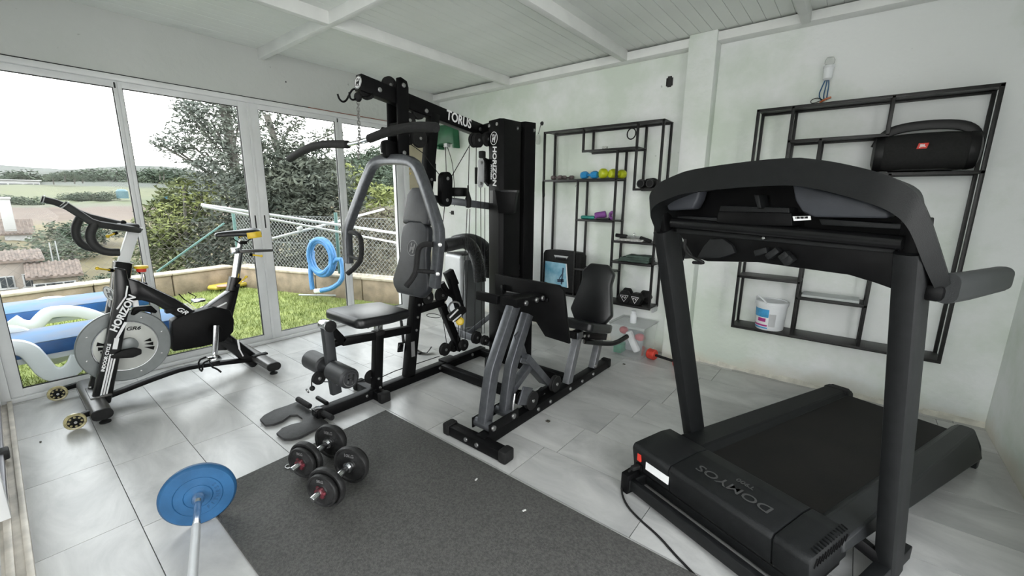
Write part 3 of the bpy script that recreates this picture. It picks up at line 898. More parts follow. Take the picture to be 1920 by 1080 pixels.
# weight tower
z0, z1 = 0.05, 1.825
sh = [(-2.118, 2.335), (-1.99, 2.302), (-1.965, 2.325), (-1.958, 2.505), (-2.12, 2.505)]
G().prism([(x, y, z0) for x, y in sh], (0, 0, z1 - z0), 0.004).build('front_shroud', 'black', gym)
sh = [(-2.115, 2.545), (-1.953, 2.545), (-1.925, 2.64), (-2.11, 2.67)]
G().prism([(x, y, 0.02) for x, y in sh], (0, 0, 1.815), 0.004).build('rear_shroud', 'black', gym)
for k in range(14):
    G().span((-2.09, 2.37, 0.12 + k * 0.048), (-1.985, 2.64, 0.163 + k * 0.048), 0.004).build('weight_plate', 'iron', gym)
G().cyl((-2.04, 2.525, 0.1), (-2.04, 2.525, 1.8), 0.012, 10).build('guide_rod', 'steel', gym)
G().span((-2.1, 2.49, 1.77), (-1.975, 2.56, 1.80), 0.003).build('top_cap', 'black', gym)
G().span((-2.13, 2.3, 0.03), (-2.0, 2.42, 0.06), 0.003).build('tower_foot', 'black', gym)
G().span((-2.085, 2.245, 0.0), (-2.045, 2.285, 0.075), 0.006).build('rubber_cap', 'rubber', gym)
G().bar((gx, 2.46, 1.79), (-2.1, 2.42, 1.80), 0.05, 0.07).build('tower_link', 'black', gym)
fn = Vector((-0.033, -0.128, 0)).normalized()
fe = Vector((0.128, -0.033, 0)).normalized()
fc = Vector((-2.054, 2.3185, 0)) + fn * 0.0008
emblem(fc + Vector((0, 0, 1.70)), fe, (0, 0, 1), 0.046, gym)
text('HORIZON', 'lettering', 'white', gym, fc + Vector((0, 0, 1.512)) + fe * 0.008, (0, 0, -1), fe, 0.064, 0.12, 0.0022, sx=0.92)
text('FITNESS', 'lettering', 'white', gym, fc + Vector((0, 0, 1.475)) - fe * 0.032, (0, 0, -1), fe, 0.022, 0.1, 0.0006, sx=1.35)
G().bar(fc + Vector((0, 0, 1.255)) - fe * 0.03, fc + Vector((0, 0, 1.345)) - fe * 0.03, 0.042, 0.001, fn, 0).build('sticker', 'greyprint', gym)
bolts([fc + Vector((0, 0, 1.79)) - fe * 0.055, fc + Vector((0, 0, 1.79)) + fe * 0.04, (-1.958, 2.46, 1.775), (-1.93, 2.62, 1.78)], fn, 0.012, 'bolt', 'bolt', gym)
cupt = [(-1.987, 2.255, 1.343), (-1.833, 2.3, 1.34), (-1.863, 2.31, 1.188), (-1.97, 2.27, 1.186)]
off = Vector((-0.05, 0.09, 0))
g = G()
A = [Vector(p) for p in cupt]
g.prism(A, off, 0.004)
g.build('bottle_holder', 'black', gym)
G().prism([A[0] + Vector((-0.006, 0, 0.006)), A[1] + Vector((0.006, 0, 0.006)), A[1] + Vector((0.004, 0, -0.012)), A[0] + Vector((-0.004, 0, -0.012))], off * 1.05, 0.003).build('holder_rim', 'vinylblk', gym)
bolts([(-1.951, 2.55, 0.12 + k * 0.045) for k in range(6)], (1, 0, 0), 0.008, 'bolt', 'bolt', gym)
# ------------------------------------------------ leg press station
lx = -1.38
G().bar((lx, 1.45, 0.034), (lx, 2.88, 0.034), 0.062, 0.062).build('leg_press_rail', 'black', gym)
G().bar((-1.59, 1.447, 0.032), (-1.22, 1.447, 0.032), 0.062, 0.056).build('leg_press_stabilizer', 'black', gym)
G().box((-1.605, 1.447, 0.035), (0.05, 0.074, 0.068), 0.01).build('rubber_cap', 'rubber', gym)
G().box((-1.20, 1.447, 0.035), (0.05, 0.074, 0.068), 0.01).build('rubber_cap', 'rubber', gym)
G().box((lx, 2.885, 0.036), (0.07, 0.05, 0.07), 0.01).build('rubber_cap', 'rubber', gym)
bolts([(-1.45, 1.414, 0.035), (-1.37, 1.414, 0.035)], (0, 1, 0), 0.012, 'bolt', 'bolt', gym)
bolts([(lx + 0.033, y, 0.036) for y in (1.93, 2.06, 2.30, 2.46, 2.62)], (1, 0, 0), 0.012, 'bolt', 'bolt', gym)
ax_ = -1.415
for ya, yb in ((1.52, 0), (1.69, 0)):
    G().cyl((ax_ - 0.058, ya, 0.092), (ax_ + 0.058, ya, 0.092), 0.028, 20, bev=0.004).build('pivot_sleeve', 'grey', gym)
    bolts([(ax_ + 0.064, ya, 0.092), ], (1, 0, 0), 0.016, 'bolt', 'bolt', gym, 0.012)
G().span((-1.48, 1.49, 0.06), (-1.472, 1.74, 0.12), 0.003).span((-1.358, 1.49, 0.06), (-1.350, 1.74, 0.12), 0.003).build('pivot_cheek', 'black', gym)
G().rtube([(ax_, 1.525, 0.10), (ax_, 1.575, 0.36), (ax_, 1.60, 0.42), (ax_, 1.765, 0.71)], 0.066, 0.058, (1, 0, 0), 1, 0.14).build('press_link', 'grey', gym)
G().rtube([(ax_, 1.695, 0.10), (ax_, 1.735, 0.32), (ax_, 1.76, 0.39), (ax_, 1.89, 0.63)], 0.062, 0.055, (1, 0, 0), 1, 0.14).build('press_link', 'grey', gym)
G().bar((ax_, 1.795, 0.54), (ax_, 1.875, 0.36), 0.012, 0.05, (0, 1, 0)).bar((ax_ , 1.80, 0.38), (ax_, 1.90, 0.335), 0.03, 0.06, (1, 0, 0)).bar((ax_, 1.86, 0.38), (ax_, 2.095, 0.14), 0.045, 0.075, (1, 0, 0)).bar((ax_, 1.725, 0.195), (ax_, 1.915, 0.305), 0.04, 0.05, (1, 0, 0)).build('press_fork', 'grey', gym)
G().prism([(-1.47, 1.73, 0.705), (-1.47, 1.99, 0.70), (-1.47, 1.99, 0.74), (-1.47, 1.72, 0.755)], (0.11, 0, 0), 0.004).build('press_head', 'black', gym)
G().bar((-1.66, 1.73, 0.735), (-1.5, 1.735, 0.728), 0.03, 0.05).build('press_head_bar', 'black', gym)
bolts([(-1.358, y, 0.722) for y in (1.80, 1.90, 1.96)], (1, 0, 0), 0.015, 'bolt', 'bolt', gym, 0.01)
fp = [(-1.784, 2.02, 0.806), (-1.29, 2.02, 0.798), (-1.256, 2.02, 0.772), (-1.204, 2.02, 0.461), (-1.374, 2.02, 0.47), (-1.443, 2.02, 0.547), (-1.551, 2.02, 0.544), (-1.606, 2.02, 0.487), (-1.774, 2.02, 0.589)]
G().prism(fp, (0, 0.022, 0), 0.003).build('press_plate', 'black', gym)
G().span((-1.70, 2.0, 0.69), (-1.35, 2.018, 0.715), 0.003).span((-1.70, 1.985, 0.69), (-1.685, 2.018, 0.75), 0.002).build('plate_bracket', 'blackgloss', gym)
for (cx, cy, cz), r in (((-1.44, 1.866, 0.108), 0.045), ((-1.36, 1.872, 0.114), 0.058), ((-1.42, 2.07, 0.063), 0.04), ((-1.37, 2.145, 0.121), 0.055)):
    pulley((cx, cy, cz), (1, 0, 0), r, 0.03, gym)
G().span((-1.43, 1.86, 0.06), (-1.40, 2.2, 0.10), 0.003).build('pulley_bracket', 'black', gym)
G().prism([(-1.35, 1.788, 0.233), (-1.35, 1.877, 0.191), (-1.35, 1.827, 0.101), (-1.35, 1.736, 0.137)], (-0.012, 0, 0), 0.003).build('pulley_cheek', 'grey', gym)
G().tube([(-1.36, 1.718, 0.213), (-1.36, 1.704, 0.156), (-1.36, 1.696, 0.101)], 0.006, 8).build('spring_hook', 'steel', gym)
G().box((-1.36, 1.691, 0.086), (0.03, 0.03, 0.035), 0.006).build('cable_anchor', 'rubber', gym)
G().tube([(-1.40, 2.13, 0.10), (-1.38, 2.2, 0.075)], 0.004, 6).build('cable', 'rubber', gym)
# leg press seat
MT['greyleg'] = mat('grey_leg_paint', (0.16, 0.165, 0.175), 0.35, 0.3, 0.1, 30)
G().bar((lx, 2.31, 0.06), (lx, 2.43, 0.385), 0.05, 0.055, (0, 1, 0)).build('seat_leg', 'greyleg', gym)
G().bar((lx, 2.665, 0.06), (lx, 2.75, 0.265), 0.05, 0.05, (0, 1, 0)).build('seat_leg', 'greyleg', gym)
G().bar((lx, 2.34, 0.40), (lx, 2.83, 0.265), 0.05, 0.05).build('seat_beam', 'black', gym)
G().box((lx, 2.41, 0.385), (0.065, 0.075, 0.05), 0.006).build('seat_clamp', 'grey', gym)
bolts([(lx + 0.027, 2.47, 0.365), (lx + 0.027, 2.53, 0.35), (lx + 0.026, 2.66, 0.085)], (1, 0, 0), 0.011, 'bolt', 'bolt', gym)
pad('leg_press_seat', [(-0.15, -0.15), (-0.13, -0.17), (0.13, -0.17), (0.15, -0.15), (0.16, 0.1), (0.14, 0.17), (-0.14, 0.17), (-0.16, 0.1)], (lx, 2.49, 0.405), (1, 0, 0), (0, 1, -0.27), 0.06, 'vinylblk', gym, 0.02)
pad('leg_press_backrest', [(-0.07, 0.41), (0.07, 0.41), (0.125, 0.35), (0.115, 0.27), (0.165, 0.06), (0.12, -0.005), (0.06, -0.03), (-0.06, -0.03), (-0.12, -0.005), (-0.165, 0.06), (-0.115, 0.27), (-0.125, 0.35)],
    (lx, 2.615, 0.435), (-1, 0, 0), (0, 0.30, 1), -0.055, 'vinylblk', gym, 0.016)
G().bar((lx, 2.66, 0.33), (lx, 2.80, 0.75), 0.045, 0.05, (0, 1, 0)).build('back_post', 'black', gym)
G().tube([(lx + 0.03, 2.47, 0.325), (lx + 0.09, 2.68, 0.265), (lx + 0.12, 2.78, 0.25), (lx + 0.14, 2.93, 0.27)], 0.018, 12, smooth=2).build('side_handle', 'blackgloss', gym)
G().cyl((lx + 0.139, 2.925, 0.27), (lx + 0.141, 2.937, 0.272), 0.012, 12).build('handle_end', 'steel', gym)
# wire loop and ankle strap lying by the post
tag(G().tor((-2.708, 2.28, 0.3), (0.1, 0.1, 1), 0.06, 0.003, 26, 5).build('spare_cable', 'rubber'), 'black wire loop hanging under the rear arm of the gym', 'cable')
o = thing('ankle_strap', 'black ankle strap lying on the tiles beside the gym post', 'strap', (-2.674, 2.135, 0.002))
G().sweep([(-2.775, 2.131, 0.012), (-2.702, 2.124, 0.008), (-2.656, 2.149, 0.012), (-2.667, 2.193, 0.03), (-2.665, 2.21, 0.05)], [(-0.022, -0.002), (0.022, -0.002), (0.022, 0.002), (-0.022, 0.002)]).build('webbing', 'rubber', o)
G().box((-2.714, 2.116, 0.012), (0.05, 0.03, 0.012), 0.003).build('buckle', 'blackgloss', o)
o = thing('hanging_strap', 'black adjustable strap hanging behind the gym seat arm', 'strap', (-2.37, 1.691, 0.241))
G().bar((-2.37, 1.694, 0.292), (-2.37, 1.682, 0.224), 0.045, 0.012, (1, 0, 0)).build('webbing', 'rubber', o)
G().bar((-2.37, 1.703, 0.453), (-2.37, 1.716, 0.282), 0.006, 0.03, (1, 0, 0)).build('webbing', 'rubber', o)
G().bar((-2.36, 1.671, 0.249), (-2.36, 1.691, 0.283), 0.03, 0.012, (1, 0, 0)).build('buckle', 'blackgloss', o)

# ================================================================== EXERCISE BIKE
bx = -3.485
bike = thing('exercise_bike', 'black indoor cycle with grey flywheel and yellow edged saddle by the windows', 'exercise bike', (bx, 0.65, 0))
MT['stab'] = mat('bronze_grey_paint', (0.085, 0.083, 0.08), 0.35, 0.4, 0.1, 30)
MT['disc'] = mat('grey_flywheel_paint', (0.21, 0.225, 0.225), 0.4, 0.3, 0.06, 20)
MT['disc2'] = mat('pale_grey_disc', (0.52, 0.53, 0.50), 0.4, 0.15, 0.04, 10)
MT['bikebar'] = mat('matt_black_grip', (0.012, 0.012, 0.012), 0.6, 0, 0.2, 40, 0.15, 300)
MT['castor'] = mat('amber_clear_wheel', (0.42, 0.37, 0.20), 0.2, 0, 0.3, 40)
def stab(ya, xa, xb, name):
    G().sweep([(xa, ya, 0.068), (xb, ya, 0.068)], rrect(0.092, 0.058, 0.028, 5)).build(name, 'stab', bike)
    G().sweep([(xb - 0.002, ya, 0.068), (xb + 0.012, ya, 0.068)], rrect(0.094, 0.060, 0.029, 5)).build('end_cap', 'rubber', bike)
    for x in (xa + 0.05, xb - 0.04):
        G().lathe([(0, 0), (0.026, 0), (0.026, 0.008), (0.012, 0.016), (0.008, 0.018), (0.008, 0.045), (0, 0.045)], (x, ya + 0.01, 0), (0, 0, 1), 16).build('levelling_foot', 'rubber', bike)
stab(0.235, -3.80, -3.17, 'front_stabilizer')
stab(1.15, -3.78, -3.17, 'rear_stabilizer')
G().span((-3.44, 1.098, 0.09), (-3.40, 1.205, 0.104), 0.004).build('stabilizer_strap', 'rubber', bike)
for x in (-3.81, -3.245):
    c = (x, 0.115 if x < -3.5 else 0.14, 0.062)
    G().bar((x, 0.2, 0.07), c, 0.03, 0.03).build('castor_fork', 'black', bike)
    G().lathe([(0.034, -0.008), (0.043, -0.011), (0.047, -0.006), (0.047, 0.006), (0.043, 0.011), (0.034, 0.008)], (c[0] + 0.02, c[1] - 0.01, 0.049), (1, 0, 0), 22).build('castor_wheel', 'castor', bike)
    for k in range(8):
        a = math.pi / 4 * k
        G().ball((c[0] + 0.029, c[1] - 0.01 + 0.026 * math.cos(a), 0.049 + 0.026 * math.sin(a)), 0.006, n=8).build('bearing_ball', 'castor', bike)
    G().cyl((c[0] + 0.012, c[1] - 0.01, 0.049), (c[0] + 0.028, c[1] - 0.01, 0.049), 0.036, 20, bev=0.003).build('castor_disc', 'rubber', bike)
    G().cyl((c[0] + 0.006, c[1] - 0.01, 0.049), (c[0] + 0.036, c[1] - 0.01, 0.049), 0.014, 14, bev=0.003).build('castor_hub', 'black', bike)
    G().cyl((c[0] + 0.034, c[1] - 0.01, 0.049), (c[0] + 0.04, c[1] - 0.01, 0.049), 0.007, 10).build('bolt', 'bolt', bike)
# fork legs either side of the flywheel
def side(name, pts, x0, t, m, bev=0.006):
    return G().prism([(x0, y, z) for y, z in pts], (t, 0, 0), bev).build(name, m, bike)
def yz(*P):
    return [(p[1], p[2]) for p in P]
near = yz((-3.4, 0.221, 0.086), (-3.4, 0.322, 0.41), (-3.4, 0.399, 0.676), (-3.4, 0.427, 0.867), (-3.4, 0.479, 0.845), (-3.4, 0.481, 0.745), (-3.4, 0.484, 0.661), (-3.4, 0.44, 0.534), (-3.4, 0.396, 0.373), (-3.4, 0.298, 0.031))
side('fork_leg', near, -3.435, 0.045, 'blackgloss', 0.012)
side('fork_leg', [(y + 0.0, z) for y, z in near[:3]] + [near[6], near[7], near[8], near[9]], -3.595, 0.04, 'blackgloss', 0.01)
G().span((-3.60, 0.215, 0.09), (-3.375, 0.31, 0.104), 0.004).build('fork_base_plate', 'stab', bike)
G().bar((-3.56, 0.285, 0.10), (-3.565, 0.30, 0.19), 0.05, 0.06, (0, 1, 0)).build('fork_brace', 'black', bike)
G().ball((-3.565, 0.24, 0.112), 0.012).build('bolt', 'bolt', bike)
# fork decals
def decal(pts, m='white'):
    x = -3.3888
    for a, b, w in pts:
        G().bar((x, a[1], a[2]), (x, b[1], b[2]), 0.0012, w, (0, -(b[2] - a[2]), b[1] - a[1]), 0).build('stripe_decal', m, bike)
decal([((-3.389, 0.262, 0.102), (-3.389, 0.338, 0.344), 0.008), ((-3.389, 0.273, 0.098), (-3.389, 0.349, 0.341), 0.008), ((-3.389, 0.284, 0.093), (-3.389, 0.361, 0.338), 0.008),
       ((-3.389, 0.36, 0.369), (-3.389, 0.379, 0.435), 0.022), ((-3.389, 0.379, 0.435), (-3.389, 0.432, 0.524), 0.014),
       ((-3.389, 0.403, 0.611), (-3.389, 0.453, 0.681), 0.008), ((-3.389, 0.453, 0.681), (-3.389, 0.469, 0.745), 0.008)])
fdir = Vector((-3.388, 0.465, 0.646)) - Vector((-3.388, 0.392, 0.52))
text('HORIZON', 'lettering', 'white', bike, (-3.388, 0.427, 0.58), fdir, (0, -fdir.z, fdir.y), 0.05, 0.15, 0.002)
fd2 = Vector((-3.388, 0.339, 0.405)) - Vector((-3.388, 0.289, 0.251))
text('INDOOR CYCLE', 'lettering', 'white', bike, (-3.388, 0.316, 0.327), fd2, (0, -fd2.z, fd2.y), 0.021, 0.15, 0.001, sx=1.1)
# head tube, badge, stem and handlebar
G().rtube([(-3.5, 0.423, 0.605), (-3.5, 0.453, 0.753), (-3.5, 0.482, 0.877)], 0.10, 0.085, (0, 1, 0)).build('head_tube', 'blackgloss', bike)
G().bar((-3.485, 0.455, 0.781), (-3.485, 0.483, 0.881), 0.07, 0.075, (0, 1, 0)).build('head_collar', 'black', bike)
emblem((-3.45, 0.392, 0.699), (1, 0.45, 0), (0, -0.2, 1), 0.05, bike, 'greyprint', fill='white')
G().bar((-3.485, 0.482, 0.878), (-3.485, 0.556, 1.071), 0.045, 0.055, (0, 1, 0)).build('handlebar_post', 'alu', bike)
# handlebar: two forward horns joined by a bridge, two drop grips
for horn, drop in (([(-3.28, 0.26, 1.237), (-3.28, 0.316, 1.18), (-3.28, 0.361, 1.129), (-3.3, 0.464, 1.104), (-3.42, 0.566, 1.077)], [(-3.28, 0.367, 1.129), (-3.27, 0.338, 1.078), (-3.27, 0.338, 1.031), (-3.27, 0.358, 0.991), (-3.27, 0.389, 0.968), (-3.27, 0.445, 0.963)]),
                   ([(-3.69, 0.209, 1.259), (-3.69, 0.28, 1.234), (-3.69, 0.373, 1.16), (-3.67, 0.466, 1.126), (-3.55, 0.564, 1.091)], [(-3.69, 0.353, 1.148), (-3.7, 0.324, 1.087), (-3.7, 0.321, 1.029), (-3.7, 0.337, 0.985), (-3.7, 0.369, 0.96), (-3.7, 0.425, 0.942)])):
    G().rtube(horn, 0.044, 0.038, (0, 0, 1), 1, 0.4).build('handlebar', 'bikebar', bike)
    G().tube(drop, 0.022, 12, smooth=2).build('drop_grip', 'bikebar', bike)
    G().tor(Vector(horn[0]).lerp(Vector(horn[1]), 0.12), Vector(horn[1]) - Vector(horn[0]), 0.0225, 0.003, 14, 5).build('grip_ring', 'silverp', bike)
G().span((bx - 0.10, 0.49, 1.085), (bx + 0.10, 0.575, 1.115), 0.012).build('handlebar_bridge', 'bikebar', bike)
G().span((bx - 0.02, 0.53, 1.07), (bx + 0.02, 0.60, 1.085), 0.004).build('slider_plate', 'steel', bike)
G().ball((bx + 0.01, 0.515, 1.122), 0.014).build('cap', 'rubber', bike)
def lever(a, b, m='yellow'):
    G().tube([a, Vector(a).lerp(Vector(b), 0.4), b], 0.006, 10).ball(b, 0.010).build('adjust_lever', m, bike)
    G().cyl(Vector(a) - (Vector(b) - Vector(a)) * 0.35, a, 0.011, 10).build('lever_bolt', 'black', bike)
lever((-3.42, 0.457, 1.06), (-3.4, 0.424, 1.048))
lever((-3.44, 0.409, 0.845), (-3.4, 0.354, 0.866))
lever((-3.44, 1.079, 0.661), (-3.42, 1.126, 0.709))
lever((-3.42, 1.186, 0.864), (-3.38, 1.228, 0.856))
# sloping main beam, guard and seat tube
side('main_beam', yz((-3.43, 0.475, 0.795), (-3.43, 0.535, 0.76), (-3.43, 0.701, 0.618), (-3.43, 0.821, 0.49), (-3.43, 0.993, 0.285), (-3.43, 0.998, 0.21), (-3.43, 0.888, 0.272), (-3.43, 0.724, 0.455), (-3.43, 0.588, 0.602), (-3.43, 0.52, 0.64), (-3.43, 0.465, 0.592), (-3.43, 0.457, 0.661)), -3.53, 0.09, 'blackgloss', 0.014)
side('rear_frame', yz((-3.43, 0.803, 0.487), (-3.43, 1.02, 0.62), (-3.43, 1.062, 0.601), (-3.43, 0.993, 0.407), (-3.43, 0.947, 0.236), (-3.43, 0.888, 0.272)), -3.52, 0.08, 'blackgloss', 0.012)
G().rtube([(-3.485, 1.075, 0.704), (-3.485, 0.995, 0.457), (-3.485, 0.921, 0.189)], 0.06, 0.075, (0, 1, 0)).build('seat_tube', 'blackgloss', bike)
G().rtube([(-3.485, 0.909, 0.315), (-3.485, 1.013, 0.185), (-3.485, 1.142, 0.018)], 0.07, 0.095, (0, 1, 0)).build('rear_leg', 'blackgloss', bike)
side('belt_guard', yz((-3.42, 0.658, 0.475), (-3.42, 0.718, 0.499), (-3.42, 0.898, 0.527), (-3.42, 0.998, 0.48), (-3.42, 1.013, 0.404), (-3.42, 1, 0.318), (-3.42, 0.933, 0.262), (-3.42, 0.803, 0.257), (-3.42, 0.64, 0.268)), -3.50, 0.085, 'black', 0.008)
G().rtube([(-3.47, 0.307, 0.062), (-3.47, 0.435, 0.085), (-3.47, 0.56, 0.106), (-3.47, 0.692, 0.121), (-3.47, 0.831, 0.105), (-3.47, 1.103, 0.06)], 0.05, 0.03, (0, 0, 1), 1).build('lower_rail', 'black', bike)
for a, b, w in (((-3.428, 0.739, 0.578), (-3.428, 0.783, 0.525), 0.008), ((-3.428, 0.753, 0.579), (-3.428, 0.798, 0.53), 0.006), ((-3.428, 0.842, 0.486), (-3.428, 0.984, 0.54), 0.010), ((-3.44, 1.026, 0.246), (-3.44, 1.029, 0.17), 0.012), ((-3.44, 1.029, 0.17), (-3.44, 1.047, 0.11), 0.008)):
    a, b = Vector(a), Vector(b)
    G().bar(a, b, 0.0015, w, (0, -(b.z - a.z), b.y - a.y), 0).build('stripe_decal', 'white', bike)
bd = Vector((-3.428, 0.761, 0.496)) - Vector((-3.428, 0.698, 0.557))
text('GR6', 'lettering', 'white', bike, (-3.427, 0.731, 0.521), bd, (0, -bd.z, bd.y), 0.04, 0.3, 0.0008, sx=1.3)
# flywheel
wc = (-3.475, 0.423, 0.357)
G().lathe([(0, -0.02), (0.145, -0.02), (0.15, -0.014), (0.222, -0.012), (0.228, -0.006), (0.228, 0.006), (0.222, 0.012), (0.16, 0.013), (0.158, 0.004), (0, 0.004)], wc, (1, 0, 0), 56).build('flywheel', 'disc', bike)
G().lathe([(0, 0.004), (0.15, 0.004), (0.152, 0.016), (0.148, 0.018), (0.06, 0.024), (0, 0.026)], wc, (1, 0, 0), 48).build('flywheel_cover', 'disc2', bike)
G().tor((wc[0] + 0.016, wc[1], wc[2]), (1, 0, 0), 0.155, 0.004, 48, 6).build('chrome_ring', 'steel', bike)
bolts([(wc[0] + 0.013, wc[1] + 0.19 * math.cos(a), wc[2] + 0.19 * math.sin(a)) for a in [math.radians(15 + 45 * k) for k in range(8)]], (1, 0, 0), 0.006, 'bolt', 'bolt', bike, 0.002)
g = G()
for sgn, a0 in ((1, -20), (-1, 160)):
    for k in range(3):
        a = math.radians(a0 + k * 13)
        r0, r1 = 0.085, 0.138 - k * 0.008
        p = [(math.cos(a + 0.02) * r0, math.sin(a + 0.02) * r0), (math.cos(a - 0.09) * r1, math.sin(a - 0.09) * r1), (math.cos(a + 0.09) * r1, math.sin(a + 0.09) * r1)]
        G().prism([(wc[0] + 0.0225, wc[1] + y, wc[2] + z) for y, z in p], (0.002, 0, 0)).build('fin_decal', 'black', bike)
text('GR6', 'lettering', 'black', bike, (wc[0] + 0.0235, wc[1] + 0.045, wc[2] + 0.105), (0, 1, -0.1), (0, 0.1, 1), 0.032, 0.3, 0.0006, sx=1.2, ext=0.0012)
G().lathe([(0.03, 0), (0.045, 0.0), (0.045, 0.03), (0.03, 0.036), (0, 0.036)], (wc[0] + 0.02, wc[1] + 0.01, wc[2] + 0.01), (1, 0, 0), 24).build('hub_ring', 'disc', bike)
# dark hub bracket over the wheel (brake arm casing)
cp = [(-3.38, 0.335, 0.334), (-3.38, 0.398, 0.354), (-3.38, 0.447, 0.354), (-3.38, 0.481, 0.334), (-3.38, 0.477, 0.306), (-3.38, 0.435, 0.294), (-3.38, 0.351, 0.312), (-3.38, 0.335, 0.32)]
G().prism(cp, (-0.03, 0, 0), 0.006).build('axle_cover', 'rubber', bike)
G().prism([(-3.45, 0.468, 0.553), (-3.45, 0.492, 0.597), (-3.45, 0.577, 0.587), (-3.45, 0.601, 0.547), (-3.45, 0.589, 0.535), (-3.45, 0.521, 0.566), (-3.45, 0.484, 0.543)], (-0.05, 0, 0), 0.005).build('brake_caliper', 'black', bike)
G().box((-3.42, 0.495, 0.625), (0.02, 0.03, 0.04), 0.003).build('brake_pad', 'white', bike)
G().box((-3.46, 0.664, 0.54), (0.05, 0.05, 0.03), 0.004).build('brake_block', 'rubber', bike)
# resistance knob
G().lathe([(0.006, 0), (0.006, 0.075), (0.014, 0.075), (0.02, 0.085), (0.02, 0.10)], (-3.485, 0.556, 0.722), (0, 0.05, 1), 16).build('knob_stem', 'steel', bike)
G().lathe([(0, 0.088), (0.024, 0.088), (0.026, 0.112), (0, 0.112)], (-3.485, 0.556, 0.722), (0, 0.05, 1), 18).build('brake_knob', 'red', bike)
G().lathe([(0, 0.110), (0.035, 0.110), (0.038, 0.118), (0.035, 0.126), (0, 0.132)], (-3.485, 0.556, 0.722), (0, 0.05, 1), 22).build('knob_cap', 'yellow', bike)
G().box((-3.485, 0.556, 0.726), (0.04, 0.04, 0.03), 0.004).build('knob_base', 'black', bike)
# crank and pedals
G().cyl((-3.40, (-3.39, 0.887, 0.368)[1], (-3.39, 0.887, 0.368)[2]), (-3.36, (-3.39, 0.887, 0.368)[1], (-3.39, 0.887, 0.368)[2]), 0.03, 20, bev=0.004).build('crank_hub', 'black', bike)
G().rtube([(-3.345, 0.879, 0.41), (-3.34, 0.864, 0.318), (-3.335, 0.846, 0.211)], 0.018, 0.036, (0, 1, 0), 0, 0.45).build('crank_arm', 'steel', bike)
pc = Vector((-3.28, 0.826, 0.2))
G().box(pc, (0.085, 0.065, 0.022), 0.006).build('pedal', 'steel', bike)
G().tube([pc + Vector((-0.04, -0.035, 0.01)), pc + Vector((-0.04, -0.08, 0.0)), pc + Vector((-0.035, -0.085, -0.06)), pc + Vector((0.035, -0.085, -0.06)), pc + Vector((0.04, -0.08, 0.0)), pc + Vector((0.04, -0.035, 0.01))], 0.006, 8, smooth=1).build('toe_cage', 'black', bike)
G().tube([pc + Vector((-0.03, -0.02, -0.02)), pc + Vector((-0.01, -0.02, -0.06)), pc + Vector((0.02, 0.0, -0.07)), pc + Vector((0.03, 0.02, -0.1))], 0.006, 8, smooth=1).build('pedal_strap', 'rubber', bike)
G().box(pc + Vector((0, 0.0, -0.03)), (0.06, 0.05, 0.03), 0.008).build('pedal_body', 'black', bike)
pc2 = Vector((-3.62, 0.866, 0.547))
G().box(pc2, (0.08, 0.07, 0.02), 0.006).build('pedal', 'steel', bike)
G().tube([(-3.64, 0.763, 0.609), (-3.64, 0.788, 0.565), (-3.64, 0.821, 0.528), (-3.64, 0.861, 0.572), (-3.64, 0.816, 0.611)], 0.004, 6).build('toe_cage', 'black', bike)
G().rtube([(-3.58, 0.91, 0.376), (-3.59, 0.878, 0.502)], 0.016, 0.03, (0, 1, 0)).build('crank_arm', 'steel', bike)
# seat post and saddle
G().rtube([(-3.485, 1.072, 0.684), (-3.485, 1.124, 0.903)], 0.038, 0.05, (0, 1, 0)).build('seat_post', 'steel', bike)
G().bar((-3.485, 1.082, 0.892), (-3.485, 1.346, 0.881), 0.04, 0.022).build('seat_slider', 'stab', bike)
G().box((-3.485, 1.096, 0.898), (0.05, 0.05, 0.045), 0.008).build('slider_clamp', 'steel', bike)
G().bar((-3.485, 1.121, 0.904), (-3.485, 1.142, 0.965), 0.028, 0.028, (0, 1, 0)).build('saddle_stem', 'steel', bike)
G().box((-3.485, 1.147, 0.953), (0.06, 0.05, 0.022), 0.006).build('saddle_clamp', 'black', bike)
for s in (-0.022, 0.022):
    G().tube([(-3.485, 1.09, 0.991), (-3.485, 1.11, 0.963), (-3.485, 1.176, 0.955), (-3.485, 1.215, 0.984)], 0.004, 6, smooth=1).build('saddle_rail', 'black', bike)
sv, sf = [], []
prof = [(0.780, 0.018, 1.030, 0.035), (0.80, 0.026, 1.040, 0.048), (0.86, 0.030, 1.046, 0.052), (0.92, 0.047, 1.050, 0.058), (0.97, 0.080, 1.056, 0.068), (1.02, 0.097, 1.062, 0.08), (1.05, 0.092, 1.062, 0.08), (1.068, 0.064, 1.056, 0.066)]
for (yy, hw, zt, th) in prof:
    y = 0.20 + yy
    ring = [(-hw, -th * 0.9), (-hw * 1.02, -th * 0.45), (-hw * 0.8, -th * 0.1), (0, -0.004), (hw * 0.8, -th * 0.1), (hw * 1.02, -th * 0.45), (hw, -th * 0.9), (0, -th * 0.8)]
    sv += [(bx + a, y, zt + b) for a, b in ring]
nr = 8
for i in range(len(prof) - 1):
    for j in range(nr):
        sf.append((i * nr + j, i * nr + (j + 1) % nr, (i + 1) * nr + (j + 1) % nr, (i + 1) * nr + j))
sf.append(tuple(range(nr))[::-1])
sf.append(tuple((len(prof) - 1) * nr + j for j in range(nr)))
so = G().raw(sv, sf).build('saddle', 'vinylblk', bike, ang=80)
mm = so.modifiers.new('smooth', 'SUBSURF')
mm.levels = mm.render_levels = 1
gy = []
for t in range(7):
    y = 1.16 + t * 0.015
    hw = (0.074, 0.086, 0.094, 0.096, 0.096, 0.091, 0.08)[t]
    gy.append((bx + hw + 0.004, y, 1.006 + 0.002 * min(t, 4)))
G().sweep(gy, rrect(0.007, 0.044, 0.003), (0, 0, 1)).build('saddle_flash', 'yellow', bike)
